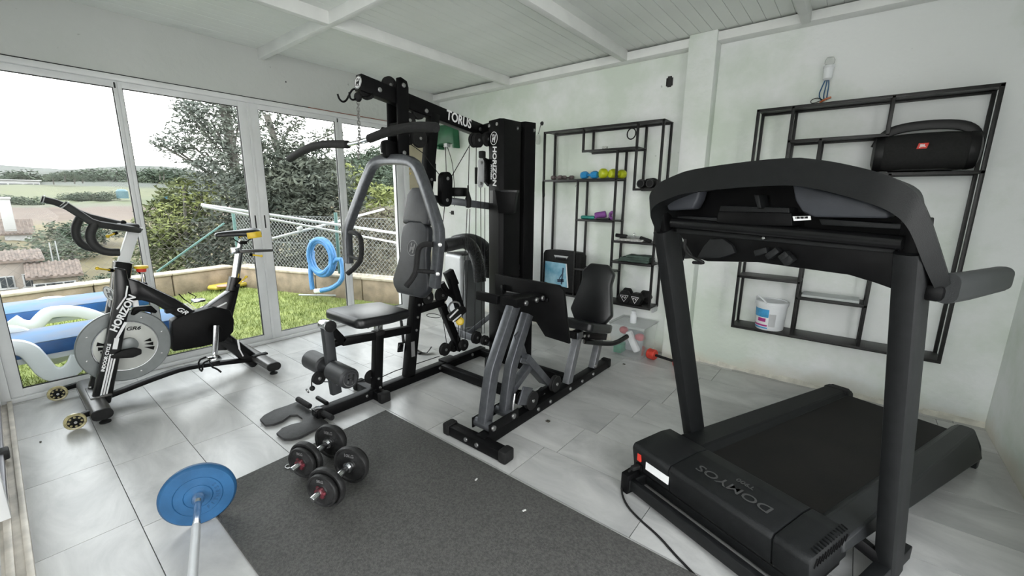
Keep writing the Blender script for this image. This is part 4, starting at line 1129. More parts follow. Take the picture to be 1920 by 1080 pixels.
G().sweep([(bx - (a[0] - bx), a[1], a[2]) for a in gy], rrect(0.007, 0.044, 0.003), (0, 0, 1)).build('saddle_flash', 'yellow', bike)

# ================================================================== TREADMILL (local frame: x across, y towards the runner, z up)
TR = thing('treadmill', 'large black folding treadmill with arched console in the right foreground', 'treadmill', (-0.785 * 0.93667 + 1.3 * 0.35021, 0.785 * 0.35021 + 1.3 * 0.93667, 0), math.radians(-20.5))
def tb(g, name, m, **k):
    return g.build(name, m, TR, True, **k)
# base frame
tb(G().bar((-0.40, 0.012, 0.042), (0.40, 0.012, 0.042), 0.03, 0.05).bar((-0.40, 0.115, 0.035), (0.40, 0.115, 0.035), 0.04, 0.04), 'base_bar', 'tread')
for s in (-1, 1):
    tb(G().bar((s * 0.385, -0.01, 0.038), (s * 0.385, 0.62, 0.038), 0.045, 0.055), 'base_rail', 'tread')
    tb(G().prism([(s * 0.405, -0.02, 0.0), (s * 0.405, -0.02, 0.09), (s * 0.405, 0.05, 0.10), (s * 0.405, 0.07, 0.0)], (-s * 0.04, 0, 0), 0.004), 'corner_bracket', 'black')
    tb(G().cyl((s * 0.40, 0.03, 0.022), (s * 0.37, 0.03, 0.022), 0.022, 16, bev=0.003), 'transport_wheel', 'red' if s < 0 else 'rubber')
# uprights
for s, xo in ((-1, -0.385), (1, 0.385)):
    tb(G().rtube([(xo, 0.50, 0.0), (xo, 0.115, 1.17)], 0.058, 0.105, (0, 1, 0), 0, 0.3), 'upright', 'tread')
    tb(G().rtube([(xo, 0.118, 1.165), (xo, 0.10, 1.24)], 0.05, 0.07, (0, 1, 0), 0, 0.3), 'upright_neck', 'black')
    tb(G().bar((xo, 0.45, 0.06), (xo - s * 0.08, 0.40, 0.12), 0.04, 0.04), 'hinge_block', 'black')
# motor hood
hood = [(-0.41, 0.05, 0.10), (-0.41, 0.035, 0.205), (-0.40, 0.05, 0.222), (-0.40, 0.27, 0.226), (-0.39, 0.30, 0.205), (-0.39, 0.31, 0.12)]
prof = [(0.055, 0.095), (0.035, 0.20), (0.048, 0.219), (0.22, 0.226), (0.285, 0.219), (0.31, 0.19), (0.31, 0.095)]
tb(G().prism([(-0.205, y, z) for y, z in prof], (0.41, 0, 0), 0.006), 'motor_hood', 'tread')
tb(G().prism([(-0.405, y, z) for y, z in prof], (0.199, 0, 0), 0.008), 'hood_end', 'tread')
tb(G().prism([(0.207, y, z) for y, z in prof], (0.113, 0, 0), 0.008), 'hood_end', 'tread')
tb(G().prism([(-0.40, 0.06, 0.095), (-0.40, 0.30, 0.095), (-0.40, 0.30, 0.06), (-0.40, 0.09, 0.06)], (0.71, 0, 0), 0.004), 'motor_tray', 'black')
ve = G()
for k in range(12):
    y = 0.065 + k * 0.018
    ve.bar((0.3215, y, 0.175), (0.322, y + 0.012, 0.205), 0.003, 0.005, (1, 0, 0), 0).bar((0.3, y + 0.012, 0.2275), (0.32, y + 0.012, 0.2215), 0.005, 0.002, (0, 0, 1), 0)
tb(ve, 'vent_slots', 'black', flat=True)
text('DOMYOS', 'lettering', 'dimprint', TR, (0.005, 0.135, 0.2245), (-1, 0, 0), (0, -1, 0), 0.062, 0, 0.0004, sx=1.12, local=True)
text('T900', 'lettering', 'dimprint', TR, (0.02, 0.195, 0.2265), (-1, 0, 0), (0, -1, 0), 0.03, 0, 0.0002, sx=1.1, local=True)
tb(G().bar((-0.325, 0.042, 0.15), (-0.205, 0.042, 0.15), 0.003, 0.036, (0, 0, 1), 0), 'rating_label', 'white')
tb(G().span((-0.372, 0.036, 0.15), (-0.352, 0.05, 0.185), 0.002), 'power_switch', 'red')
tb(G().span((-0.378, 0.037, 0.105), (-0.345, 0.05, 0.135), 0.003), 'power_inlet', 'black')
tb(G().bar((-0.36, 0.04, 0.125), (-0.365, 0.0, 0.125), 0.02, 0.02), 'power_plug', 'rubber')
cordp = [(-0.36, 0.011, 0.141), (-0.404, 0.004, 0.06), (-0.408, -0.014, 0.004), (-0.323, -0.072, 0.004), (-0.225, -0.087, 0.004), (-0.129, -0.087, 0.004), (-0.039, -0.106, 0.004), (0.023, -0.113, 0.004), (0.091, -0.124, 0.004)]
tb(G().tube(cordp, 0.0045, 8, smooth=2), 'power_cord', 'rubber')
# deck rails and belt
def rail(u, v, z):
    return (u + 0.785, v - 1.3, z)
for s in (-1, 1):
    if s < 0:
        a = [rail(-1.17, 1.55, 0.185), rail(-1.045, 1.55, 0.192), rail(-1.01, 1.55, 0.165), rail(-1.01, 1.55, 0.09), rail(-1.17, 1.55, 0.09)]
        b = [rail(-1.08, 2.94, 0.19), rail(-0.99, 2.94, 0.192), rail(-0.965, 2.94, 0.165), rail(-0.965, 2.94, 0.05), rail(-1.10, 2.94, 0.05)]
    else:
        a = [rail(-0.46, 1.55, 0.185), rail(-0.545, 1.55, 0.192), rail(-0.575, 1.55, 0.165), rail(-0.575, 1.55, 0.085), rail(-0.455, 1.55, 0.145)]
        b = [rail(-0.465, 2.94, 0.19), rail(-0.525, 2.94, 0.192), rail(-0.55, 2.94, 0.165), rail(-0.55, 2.94, 0.05), rail(-0.415, 2.94, 0.055)]
    g = G().raw(a + b, [(0, 1, 2, 3, 4), (9, 8, 7, 6, 5)] + [(i, (i + 1) % 5, 5 + (i + 1) % 5, 5 + i) for i in range(5)])
    tb(g, 'side_rail', 'tread' if s < 0 else 'treadlite', bevel=0.008)  # light on the right rail is put in with the paler plastic
b0, b1 = rail(-1.03, 1.56, 0.168), rail(-0.54, 2.92, 0.168)
g = G()
pts = [(0, 0, 0.168), (0, 0, 0.14)]
g.prism([(b0[0], 0.24, 0.168), (b0[0], 1.585, 0.168), (b0[0], 1.615, 0.158), (b0[0], 1.63, 0.135), (b0[0], 1.615, 0.112), (b0[0], 1.585, 0.10), (b0[0], 0.24, 0.10)], (b1[0] - b0[0], 0, 0))
tb(g, 'running_belt', 'belt')
tb(G().span((b0[0] - 0.03, 0.3, 0.06), (b1[0] + 0.03, 1.56, 0.098), 0.004), 'deck_frame', 'black')
# rear end caps
o = G().prism([(-0.31, 1.56, 0.194), (-0.31, 1.63, 0.188), (-0.31, 1.662, 0.165), (-0.31, 1.664, 0.06), (-0.31, 1.65, 0.0), (-0.31, 1.61, 0.0), (-0.31, 1.59, 0.06)], (0.125, 0, 0), 0.014, 3)
tb(o, 'end_cap', 'tread')
tb(G().prism([(0.316, 1.63, 0.186), (0.264, 1.63, 0.188), (0.242, 1.63, 0.162), (0.242, 1.63, 0.055), (0.362, 1.63, 0.055), (0.352, 1.63, 0.11)], (0, 0.034, 0), 0.012, 3), 'end_cap', 'treadlite')  # lit side painted in, same paler plastic as the right rail
tb(G().prism([(0.315, 1.60, 0.06), (0.315, 1.655, 0.06), (0.315, 1.65, 0.0), (0.315, 1.615, 0.0)], (0.045, 0, 0), 0.006), 'rear_foot', 'treadlite')
tb(G().cyl((0.33, 1.625, 0.02), (0.30, 1.625, 0.02), 0.02, 14), 'rear_foot', 'black')
# ---------------- console
uc = 0.012
def mir(p):
    return (2 * uc - p[0], p[1], p[2])
outer = [(0.117, -0.02, 1.406), (0.211, -0.02, 1.39), (0.29, -0.02, 1.368), (0.351, -0.02, 1.346), (0.385, -0.01, 1.323), (0.409, 0, 1.297), (0.421, 0.03, 1.259), (0.431, 0.07, 1.209), (0.441, 0.12, 1.15), (0.454, 0.16, 1.089), (0.46, 0.175, 1.064), (0.461, 0.18, 1.046)]
inner = [(0.127, -0.02, 1.332), (0.223, -0.02, 1.312), (0.296, -0.02, 1.29), (0.347, -0.02, 1.272), (0.377, -0.01, 1.253), (0.397, 0, 1.229), (0.406, 0.03, 1.196), (0.414, 0.07, 1.151), (0.42, 0.12, 1.107), (0.431, 0.16, 1.063), (0.443, 0.175, 1.039), (0.456, 0.18, 1.034)]
def dense(P):
    P = [Vector(p) for p in P]
    for _ in range(2):
        P = chaikin(P, False)
    return [tuple(p) for p in P]
outer = [mir(p) for p in outer[:0:-1]] + outer
inner = [mir(p) for p in inner[:0:-1]] + inner
outer, inner = dense(outer), dense(inner)
NV, NF = [], []
st = list(zip(outer, inner))
n = len(st)
for i, (a, b) in enumerate(st):
    e = min(i, n - 1 - i) / (n / 2)
    d = 0.05 + 0.13 * min(1, max(0, (e - 0.25) * 2.5))
    q = 1 - 0.10 * (1 - min(1, max(0, (e - 0.2) * 2)))
    f = lambda p, k: uc + (p[0] - uc) * k
    NV += [a, b, (f(b, 0.995), b[1] + 0.02, b[2] + 0.003), (f(b, 0.97 * q), b[1] + d, b[2] + 0.015), (f(a, 0.95 * q), a[1] + d, a[2] - 0.012), (f(a, 0.99), a[1] + 0.025, a[2] - 0.001)]
for i in range(n - 1):
    for j in range(6):
        NF.append((i * 6 + j, i * 6 + (j + 1) % 6, (i + 1) * 6 + (j + 1) % 6, (i + 1) * 6 + j))
NF.append(tuple(range(6)))
NF.append(tuple((n - 1) * 6 + j for j in range(5, -1, -1)))
tb(G().raw(NV, NF), 'console_bow', 'treadbow', ang=30)
for f in (lambda p: p, mir):
    a = Vector(f((0.455, 0.15, 1.073)))
    b = Vector(f((0.455, 0.634, 1.059)))
    g = G()
    pr = rrect(0.048, 0.077, 0.022, 5)
    pts = [a + Vector((-0.006 if f is not mir else 0.006, 0.012, 0.0)), a.lerp(b, 0.3), a.lerp(b, 0.93)]
    g.sweep(pts, pr)
    g.sweep([a.lerp(b, 0.92), a.lerp(b, 0.98), b], [(x * 0.97, y * 0.95) for x, y in pr])
    tb(g, 'handrail', 'treadlite')
    tb(G().box(a + Vector((-0.03 if f is not mir else 0.03, 0.03, -0.015)), (0.05, 0.06, 0.045), 0.015), 'handrail_bracket', 'black')
# recess behind the bow, pods, ledge, tube and lower panel
rec = [(-0.403, 0.13, 1.253), (-0.38, 0.13, 1.334), (-0.291, 0.13, 1.371), (-0.122, 0.13, 1.383), (0.046, 0.13, 1.369), (0.228, 0.13, 1.325), (0.316, 0.13, 1.282), (0.352, 0.13, 1.229), (0.36, 0.13, 1.157), (-0.361, 0.13, 1.161)]
tb(G().prism(rec, (0, 0.02, 0), 0), 'console_back', 'black')
pod = [(0.099, 0.06, 1.337), (0.208, 0.06, 1.307), (0.29, 0.06, 1.284), (0.341, 0.06, 1.26), (0.339, 0.06, 1.243), (0.17, 0.06, 1.24), (0.139, 0.06, 1.253), (0.115, 0.06, 1.286)]
tb(G().prism(pod, (0, 0.05, 0), 0.008, 3), 'speaker_pod', 'treadpod')
pod = [(-0.338, 0.06, 1.311), (-0.266, 0.06, 1.353), (-0.2, 0.06, 1.358), (-0.213, 0.06, 1.286), (-0.23, 0.06, 1.253), (-0.338, 0.06, 1.245), (-0.352, 0.06, 1.275)]
tb(G().prism(pod, (0, 0.05, 0), 0.008, 3), 'speaker_pod', 'treadpod')
tb(G().prism([(-0.135, 0.08, 1.268), (0.093, 0.08, 1.265), (0.102, 0.08, 1.224), (-0.139, 0.08, 1.22)], (0, 0.05, 0), 0.004), 'console_box', 'tread')
tb(G().prism([(-0.125, 0.06, 1.248), (0.111, 0.06, 1.25), (0.119, 0.06, 1.211), (-0.13, 0.06, 1.204)], (0, 0.08, 0), 0.004), 'console_box', 'black')
tb(G().prism([(-0.011, 0.06, 1.304), (0.007, 0.06, 1.303), (0.02, 0.06, 1.262), (0.008, 0.06, 1.259)], (0, 0.05, 0), 0.003), 'centre_clip', 'tread')
tb(G().prism([(-0.3, 0.07, 1.226), (-0.135, 0.07, 1.226), (-0.133, 0.07, 1.211), (-0.298, 0.07, 1.209)], (0, 0.08, 0), 0.003), 'ledge', 'tread')
tb(G().prism([(0.18, 0.07, 1.236), (0.365, 0.07, 1.23), (0.365, 0.07, 1.217), (0.19, 0.07, 1.218)], (0, 0.08, 0), 0.003), 'ledge', 'tread')
g = G()
lab = [(0.119, 0.053, 1.24), (0.166, 0.053, 1.243), (0.169, 0.053, 1.232), (0.124, 0.053, 1.227)]
g.prism(lab, (0, 0.002, 0))
tb(g, 'barcode_label', 'white')
g = G()
for k in range(9):
    a = Vector((0.129, 0.052, 1.235)).lerp(Vector((0.159, 0.052, 1.237)), k / 8)
    g.box(a + Vector((0, 0, 0.0015)), (0.0015 + 0.001 * (k % 3), 0.0012, 0.006))
tb(g, 'barcode_bars', 'black', flat=True)
tb(G().cyl((-0.317, 0.07, 1.2), (0.377, 0.07, 1.184), 0.019, 20), 'cross_tube', 'blackgloss')
low = [(-0.34, 0.11, 1.184), (0.362, 0.11, 1.17), (0.38, 0.11, 1.055), (0.321, 0.11, 1.07), (0.259, 0.11, 1.082), (0.103, 0.11, 1.083), (0.002, 0.11, 1.084), (-0.184, 0.11, 1.063), (-0.242, 0.11, 1.072)]
tb(G().prism(low, (0, 0.03, 0), 0.004), 'lower_panel', 'black')
tb(G().prism([(-0.323, 0.1, 1.177), (0.365, 0.1, 1.168), (0.368, 0.1, 1.154), (-0.321, 0.1, 1.158)], (0, 0.02, 0), 0.002), 'panel_lip', 'tread')
tb(G().prism([(-0.219, 0.095, 1.07), (-0.195, 0.095, 1.118), (-0.172, 0.095, 1.148), (-0.121, 0.095, 1.154), (-0.084, 0.095, 1.133), (-0.069, 0.095, 1.107), (-0.122, 0.095, 1.083)], (0, 0.02, 0), 0.005), 'access_cover', 'tread')
for a, b in (((0.009, 0.085, 1.116), (0.048, 0.085, 1.132)), ((0.048, 0.085, 1.108), (0.08, 0.085, 1.136)), ((0.089, 0.085, 1.107), (0.109, 0.085, 1.129)), ((0.101, 0.085, 1.095), (0.123, 0.085, 1.118))):
    tb(G().bar(a, b, 0.03, 0.02), 'cable_guide', 'tread')
tb(G().tube([(-0.266, 0.085, 1.14), (-0.267, 0.085, 1.103), (-0.233, 0.085, 1.075), (-0.176, 0.1, 1.057), (-0.247, 0.12, 1.05)], 0.006, 8, smooth=2), 'console_cable', 'rubber')
bolts([(-0.155, 0.095, 1.18), (0.021, 0.095, 1.167), (0.186, 0.095, 1.173), (0.343, 0.095, 1.171)], (0, 1, 0), 0.005, 'bolt', 'bolt', TR, 0.004, True)

# ================================================================== WALL SHELVES
YF = 3.305
def post(sh, x, za, zb, w=0.018):
    G().span((x - w / 2, YF, za), (x + w / 2, YF + w, zb), 0.002).build('upright', 'shelf', sh)
    G().span((x - w / 2, 3.478, za), (x + w / 2, 3.478 + w, zb), 0.002).build('upright', 'shelf', sh)
def board(sh, xa, xb, z):
    G().span((xa, YF, z - 0.006), (xb, 3.496, z), 0.001).build('shelf_plate', 'shelf', sh)
    G().span((xa, YF, z - 0.018), (xb, YF + 0.016, z - 0.001), 0.002).build('shelf_rim', 'shelf', sh)
    G().span((xa, 3.48, z - 0.018), (xb, 3.496, z - 0.001), 0.002).build('shelf_rim', 'shelf', sh)
s1 = thing('wall_shelf', 'black iron wall shelf left of the column, holding small dumbbells', 'shelf', (-1.77, YB, 0.41))
for x, a, b in ((-2.315, 0.41, 1.885), (-1.229, 0.41, 1.885), (-1.911, 1.69, 1.885), (-1.43, 1.372, 1.885), (-1.59, 0.41, 1.69), (-1.95, 0.41, 1.457)):
    post(s1, x, a, b)
for xa, xb, z in ((-2.324, -1.22, 1.887), (-1.92, -1.421, 1.702), (-2.324, -1.581, 1.464), (-1.439, -1.22, 1.38), (-1.959, -1.581, 1.118), (-1.599, -1.22, 0.952), (-1.599, -1.22, 0.778), (-1.959, -1.581, 0.676), (-2.324, -1.22, 0.418)):
    board(s1, xa, xb, z)
G().span((-1.24, 3.40, 0.36), (-1.225, 3.497, 0.405), 0.003).build('wall_bracket', 'silverp', s1)
s2 = thing('wall_shelf', 'black iron wall shelf right of the column, behind the treadmill, holding the loudspeaker', 'shelf', (-0.07, YB, 0.395))
for x, a, b in ((-0.603, 0.395, 1.875), (0.474, 0.395, 1.875), (-0.408, 1.1, 1.875), (0.067, 1.66, 1.875), (-0.243, 0.395, 1.67), (0.111, 0.395, 1.45)):
    post(s2, x, a, b)
for xa, xb, z in ((-0.612, 0.483, 1.878), (-0.417, 0.076, 1.672), (-0.25, 0.483, 1.455), (-0.612, -0.234, 1.105), (-0.612, -0.234, 0.772), (-0.25, 0.12, 0.668), (-0.612, 0.483, 0.402)):
    board(s2, xa, xb, z)

# ---- things on the left shelf
def dumbbell(name, label, cx, y, z, L, r, m, group=None, rz=0.0, rh=None):
    t = thing(name, label, 'dumbbell', (cx, y, z), rz, group)
    c = Vector((0, 0, r))
    G().cyl((-L * 0.3, 0, r), (L * 0.3, 0, r), rh or r * 0.38, 14).build('handle', m, t, True)
    for s in (-1, 1):
        G().lathe([(0, -L * 0.2), (r * 0.8, -L * 0.19), (r, -L * 0.1), (r, L * 0.1), (r * 0.8, L * 0.19), (0, L * 0.2)], (s * L * 0.32, 0, r), (1, 0, 0), 8 if m == 'bluedb' else 18).build('head', m, t, True)
    return t
MT['bluedb'] = mat('blue_vinyl_dumbbell', (0.02, 0.22, 0.48), 0.3, 0, 0.1, 20)
MT['limedb'] = mat('lime_vinyl_dumbbell', (0.50, 0.56, 0.02), 0.3, 0, 0.1, 20)
MT['browndb'] = mat('brown_grey_dumbbell', (0.11, 0.085, 0.085), 0.5, 0, 0.2, 20)
dumbbell('dumbbell', 'small brown dumbbell at the left end of the upper shelf, in front', -2.195, 3.35, 1.464, 0.11, 0.02, 'browndb')
dumbbell('dumbbell', 'small brown dumbbell at the left end of the upper shelf, behind its twin', -2.12, 3.42, 1.464, 0.11, 0.02, 'browndb', rz=0.3)
dumbbell('dumbbell', 'blue vinyl dumbbell on the upper shelf beside the lime ones', -1.855, 3.345, 1.464, 0.155, 0.033, 'bluedb')
dumbbell('dumbbell', 'lime green vinyl dumbbell end on beside the blue dumbbell', -1.70, 3.39, 1.464, 0.15, 0.042, 'limedb', rz=0.9)
dumbbell('dumbbell', 'lime green vinyl dumbbell rightmost on the upper shelf', -1.63, 3.415, 1.464, 0.15, 0.038, 'limedb', rz=1.1)
G_ = clear_plastic('cloudy_glass', (0.9, 0.9, 0.88), 0.25)
MT['cloudy'] = G_
tag(G().lathe([(0.0, 0), (0.022, 0), (0.025, 0.03), (0.022, 0.032), (0.019, 0.006), (0, 0.006)], (-1.76, 3.42, 1.702), (0, 0, 1), 18).build('tealight_glass', 'cloudy'), 'tiny clear tealight glass on the top inner shelf', 'glass')
tag(G().tor((-1.52, 3.40, 1.815), (0.25, 1, 0), 0.042, 0.005, 30, 8).build('hanging_ring', 'rubber'), 'black ring hanging under the top of the left shelf', 'ring')
# binoculars shaped pair of black push up grips
bi = thing('binoculars', 'pair of black binoculars on the small right hand shelf', 'binoculars', (-1.33, 3.40, 1.38))
MT['dkgloss'] = mat('black_satin_plastic', (0.008, 0.008, 0.0085), 0.45, spec=0.3)
for x in (-1.385, -1.31):
    G().lathe([(0, 0), (0.033, 0), (0.036, 0.01), (0.036, 0.04), (0.026, 0.06), (0.022, 0.11), (0.024, 0.13), (0, 0.13)], (x, 3.33, 1.417), (0, 1, 0), 20).build('barrel', 'dkgloss', bi)
    G().tor((x, 3.328, 1.417), (0, 1, 0), 0.028, 0.0025, 22, 6).build('lens_ring', 'dimprint', bi)
G().prism([(-1.40, 3.37, 1.40), (-1.36, 3.37, 1.455), (-1.30, 3.37, 1.462), (-1.24, 3.37, 1.43), (-1.235, 3.37, 1.385), (-1.40, 3.37, 1.385)], (0, 0.05, 0), 0.006).build('body', 'dkgloss', bi)
# middle shelf
MT['purple'] = mat('purple_foam', (0.20, 0.055, 0.26), 0.6, 0, 0.1, 30)
MT['teal'] = mat('teal_rubber', (0.03, 0.24, 0.20), 0.5, 0, 0.1, 30)
hg = thing('push_grip', 'purple foam push up grip tilted on the middle shelf', 'grip', (-1.71, 3.38, 1.118))
G().cyl((-1.79, 3.36, 1.145), (-1.70, 3.39, 1.168), 0.032, 18, 0.028, 0.006).build('grip', 'purple', hg)
G().bar((-1.80, 3.36, 1.124), (-1.66, 3.40, 1.124), 0.02, 0.012).build('foot_bar', 'greyprint', hg)
hg = thing('push_grip', 'smaller purple push up grip end on at the right of the middle shelf', 'grip', (-1.63, 3.38, 1.118))
G().tor((-1.635, 3.37, 1.158), (0.5, 1, 0), 0.026, 0.013, 20, 8).build('grip', 'purple', hg)
G().bar((-1.67, 3.375, 1.13), (-1.61, 3.36, 1.13), 0.02, 0.02).build('foot_bar', 'purple', hg)
dumbbell('dumbbell', 'teal rubber bar lying on the middle shelf', -1.86, 3.36, 1.118, 0.13, 0.016, 'teal', rh=0.014)
G()
tag(G().box((-1.70, 3.34, 1.128), (0.12, 0.03, 0.016), 0.006).build('jump_rope_handle', 'iron'), 'dark grey handle in front of the purple grip', 'handle')
# cable bar and newspaper
bar_ = thing('cable_bar', 'chrome cable bar with black rubber grips on the newspaper', 'bar', (-1.42, 3.36, 0.96))
G().tube([(-1.50, 3.345, 0.985), (-1.42, 3.35, 0.99), (-1.33, 3.355, 0.98)], 0.011, 12, smooth=1).build('bar', 'steel', bar_)
G().cyl((-1.575, 3.34, 0.995), (-1.475, 3.345, 0.988), 0.016, 14, bev=0.004).build('grip', 'rubber', bar_)
G().cyl((-1.36, 3.345, 0.985), (-1.265, 3.335, 0.962), 0.016, 14, bev=0.004).build('grip', 'rubber', bar_)
G().tor((-1.415, 3.35, 1.006), (1, 0, 0), 0.014, 0.004, 14, 6).build('eye', 'steel', bar_)
MT['paper'] = mat('newsprint', (0.50, 0.50, 0.48), 0.8, 0, 0.35, 45)
g = G()
for k in range(4):
    g.box((-1.45 + 0.006 * k, 3.385 - 0.004 * k, 0.956 + k * 0.0045), (0.24 - 0.01 * k, 0.15, 0.0035), 0, Matrix.Rotation(0.05 * k, 3, 'Z'))
tag(g.build('newspaper', 'paper'), 'folded newspaper under the chrome cable bar', 'newspaper')
# folded dark green cloth
MT['greencloth'] = mat('dark_green_towel', (0.055, 0.085, 0.07), 0.9, 0, 0.25, 20, 0.4, 120)
g = G()
random.seed(3)
for k, (x, w, h) in enumerate(((-1.40, 0.27, 0.022), (-1.39, 0.25, 0.02), (-1.37, 0.20, 0.018))):
    g.box((x, 3.39, 0.785 + 0.018 * k + 0.006), (w, 0.15 - 0.01 * k, h), 0.009, Matrix.Rotation(0.06 * k - 0.05, 3, 'Z'), 3)
o = tag(g.build('towel', 'greencloth'), 'dark green folded towel on the shelf above the hex dumbbells', 'towel')
tx = bpy.data.textures.new('crumple', 'CLOUDS')
tx.noise_scale = 0.06
sb = o.modifiers.new('sub', 'SUBSURF')
sb.subdivision_type = 'SIMPLE'
sb.levels = sb.render_levels = 3
dm = o.modifiers.new('crumple', 'DISPLACE')
dm.texture = tx
dm.strength = 0.012
dm.texture_coords = 'GLOBAL'
# hex dumbbells with triangle marks
def hexdb(label, x, y, z, rz):
    t = thing('hex_dumbbell', label, 'dumbbell', (x, y, z), rz, 'hex dumbbells on the bottom of the left shelf')
    R = 0.06
    G().cyl((0, -0.07, 0.052), (0, 0.07, 0.052), 0.016, 14).build('handle', 'steel', t, True)
    for s in (-1, 1):
        hx = [(R * math.cos(math.radians(60 * k)), 0, 0.052 + R * math.sin(math.radians(60 * k))) for k in range(6)]
        G().prism([(a, s * 0.045 if s > 0 else -0.105, c) for a, b, c in hx], (0, 0.06, 0), 0.008).build('hex_head', 'rubber', t, True)
    g = G()
    tri = [(-0.034, 0.02), (0.034, 0.02), (0, -0.036)]
    for i in range(3):
        a, b = tri[i], tri[(i + 1) % 3]
        g.bar((a[0], -0.1065, 0.052 + a[1]), (b[0], -0.1065, 0.052 + b[1]), 0.0025, 0.004, (0, 1, 0), 0)
    g.bar((-0.006, -0.1065, 0.054), (-0.014, -0.1065, 0.062), 0.008, 0.003, (0, 1, 0), 0)
    g.bar((0.004, -0.1065, 0.045), (0.012, -0.1065, 0.062), 0.006, 0.003, (0, 1, 0), 0)
    g.build('triangle_mark', 'white', t, True, flat=True)
hexdb('left one of the two black hex dumbbells on the bottom shelf', -1.485, 3.43, 0.418, 0.25)
hexdb('right one of the two black hex dumbbells on the bottom shelf', -1.345, 3.43, 0.418, -0.15)
# black carry case with blue picture
cs = thing('carry_case', 'black plastic carry case with a blue picture sleeve leaning on the shelf', 'case', (-2.11, 3.4, 0.418))
out = [(-2.31, 0.425), (-1.915, 0.425), (-1.90, 0.44), (-1.895, 0.78), (-1.915, 0.81), (-2.02, 0.815), (-2.20, 0.815), (-2.295, 0.81), (-2.315, 0.78), (-2.32, 0.44)]
G().prism([(x, 3.335, z) for x, z in out], (0, 0.10, 0), 0.014, 3).build('case_body', 'rubber', cs)
G().prism([(-2.19, 3.329, 0.772), (-2.03, 3.329, 0.772), (-2.05, 3.329, 0.742), (-2.17, 3.329, 0.742)], (0, 0.012, 0), 0.004).build('handle_recess', 'silverp', cs)
G().prism([(-2.17, 3.322, 0.755), (-2.05, 3.322, 0.755), (-2.06, 3.322, 0.735), (-2.16, 3.322, 0.735)], (0, 0.012, 0), 0.003).build('handle', 'rubber', cs)
mp_ = mat('blue_print', (0.10, 0.36, 0.55), 0.35, 0, 0, 9, 0, col2=(0.42, 0.70, 0.82))
MT['blueprint'] = mp_
G().prism([(-2.29, 3.331, 0.50), (-2.03, 3.331, 0.475), (-2.055, 3.331, 0.70), (-2.285, 3.331, 0.705)], (0, 0.004, 0)).build('picture_sleeve', 'blueprint', cs)
G().prism([(-2.055, 3.33, 0.70), (-2.03, 3.33, 0.475), (-2.018, 3.33, 0.478), (-2.045, 3.33, 0.70)], (0, 0.004, 0)).build('sleeve_edge', 'white', cs)
MT['navy'] = mat('navy_print', (0.02, 0.05, 0.10), 0.4)
g = G()
g.bar((-2.14, 3.3297, 0.53), (-2.07, 3.3297, 0.54), 0.03, 0.001, (0, 1, 0), 0).bar((-2.095, 3.3297, 0.50), (-2.08, 3.3297, 0.66), 0.014, 0.001, (0, 1, 0), 0).bar((-2.12, 3.3297, 0.55), (-2.09, 3.3297, 0.60), 0.01, 0.001, (0, 1, 0), 0)
g.build('silhouette_print', 'navy', cs, flat=True)
# loops, hooks
tag(G().tube([(-2.31, 3.30, 1.45), (-2.295, 3.298, 1.36), (-2.29, 3.298, 1.315), (-2.305, 3.298, 1.30), (-2.315, 3.298, 1.33), (-2.318, 3.30, 1.45)], 0.004, 6, smooth=2).build('hanging_lanyard', 'rubber'), 'thin black lanyard hanging from the left shelf post', 'lanyard')
tag(G().box((-1.235, 3.31, 1.18), (0.04, 0.03, 0.075), 0.008).box((-1.215, 3.315, 1.185), (0.03, 0.03, 0.05), 0.006).build('spring_clamp', 'rubber'), 'black clamp on the right post of the left shelf', 'clamp')
hp = thing('hanging_plug', 'clear plug hanging on a wire from a hole beside the left shelf', 'plug', (-2.49, 3.49, 1.88))
G().lathe([(0, 0), (0.02, 0), (0.014, 0.012), (0, 0.014)], (-2.482, 3.5, 2.002), (0, -1, 0), 12).build('wall_hole', 'gasket', hp)
G().tube([(-2.482, 3.485, 2.0), (-2.49, 3.475, 1.95), (-2.505, 3.475, 1.905)], 0.003, 6).tube([(-2.48, 3.485, 2.0), (-2.50, 3.478, 1.93), (-2.505, 3.475, 1.905)], 0.0025, 6).build('wire', 'gasket', hp)
G().lathe([(0, -0.05), (0.018, -0.05), (0.022, -0.02), (0.02, 0.03), (0.008, 0.045), (0, 0.045)], (-2.506, 3.473, 1.86), (0, 0, 1), 14).build('plug_body', 'cloudy', hp)
# ---- right shelf contents
sp_ = thing('loudspeaker', 'black barrel shaped portable loudspeaker with carry handle and red badge on the right shelf', 'speaker', (0.235, 3.38, 1.455))
MT['cloth'] = mat('black_speaker_cloth', (0.010, 0.010, 0.010), 0.85, 0, 0.3, 90, 0.3, 500)
G().lathe([(0, -0.19), (0.085, -0.19), (0.098, -0.17), (0.105, -0.08), (0.106, 0.0), (0.105, 0.08), (0.098, 0.17), (0.085, 0.19), (0, 0.19)], (0.235, 3.385, 1.565), (1, 0, 0), 30).build('grille', 'cloth', sp_)
for s in (-1, 1):
    G().lathe([(0, 0), (0.06, 0), (0.094, -0.012), (0.1, -0.035), (0.1, -0.05), (0, -0.05)], (0.235 + s * 0.222, 3.385, 1.565), (s, 0, 0), 28).build('end_bumper', 'dkgloss', sp_)
hp_ = [(0.025, 3.375, 1.60), (0.05, 3.37, 1.665), (0.105, 3.37, 1.70), (0.235, 3.37, 1.712), (0.365, 3.37, 1.70), (0.42, 3.37, 1.665), (0.445, 3.375, 1.60)]
G().rtube(hp_, 0.05, 0.026, (0, 1, 0), 2).build('carry_handle', 'dkgloss', sp_)
G().prism([(0.10, 3.31, 1.462), (0.37, 3.31, 1.462), (0.33, 3.31, 1.472), (0.15, 3.31, 1.472)], (0, 0.12, 0), 0.003).build('foot', 'rubber', sp_)
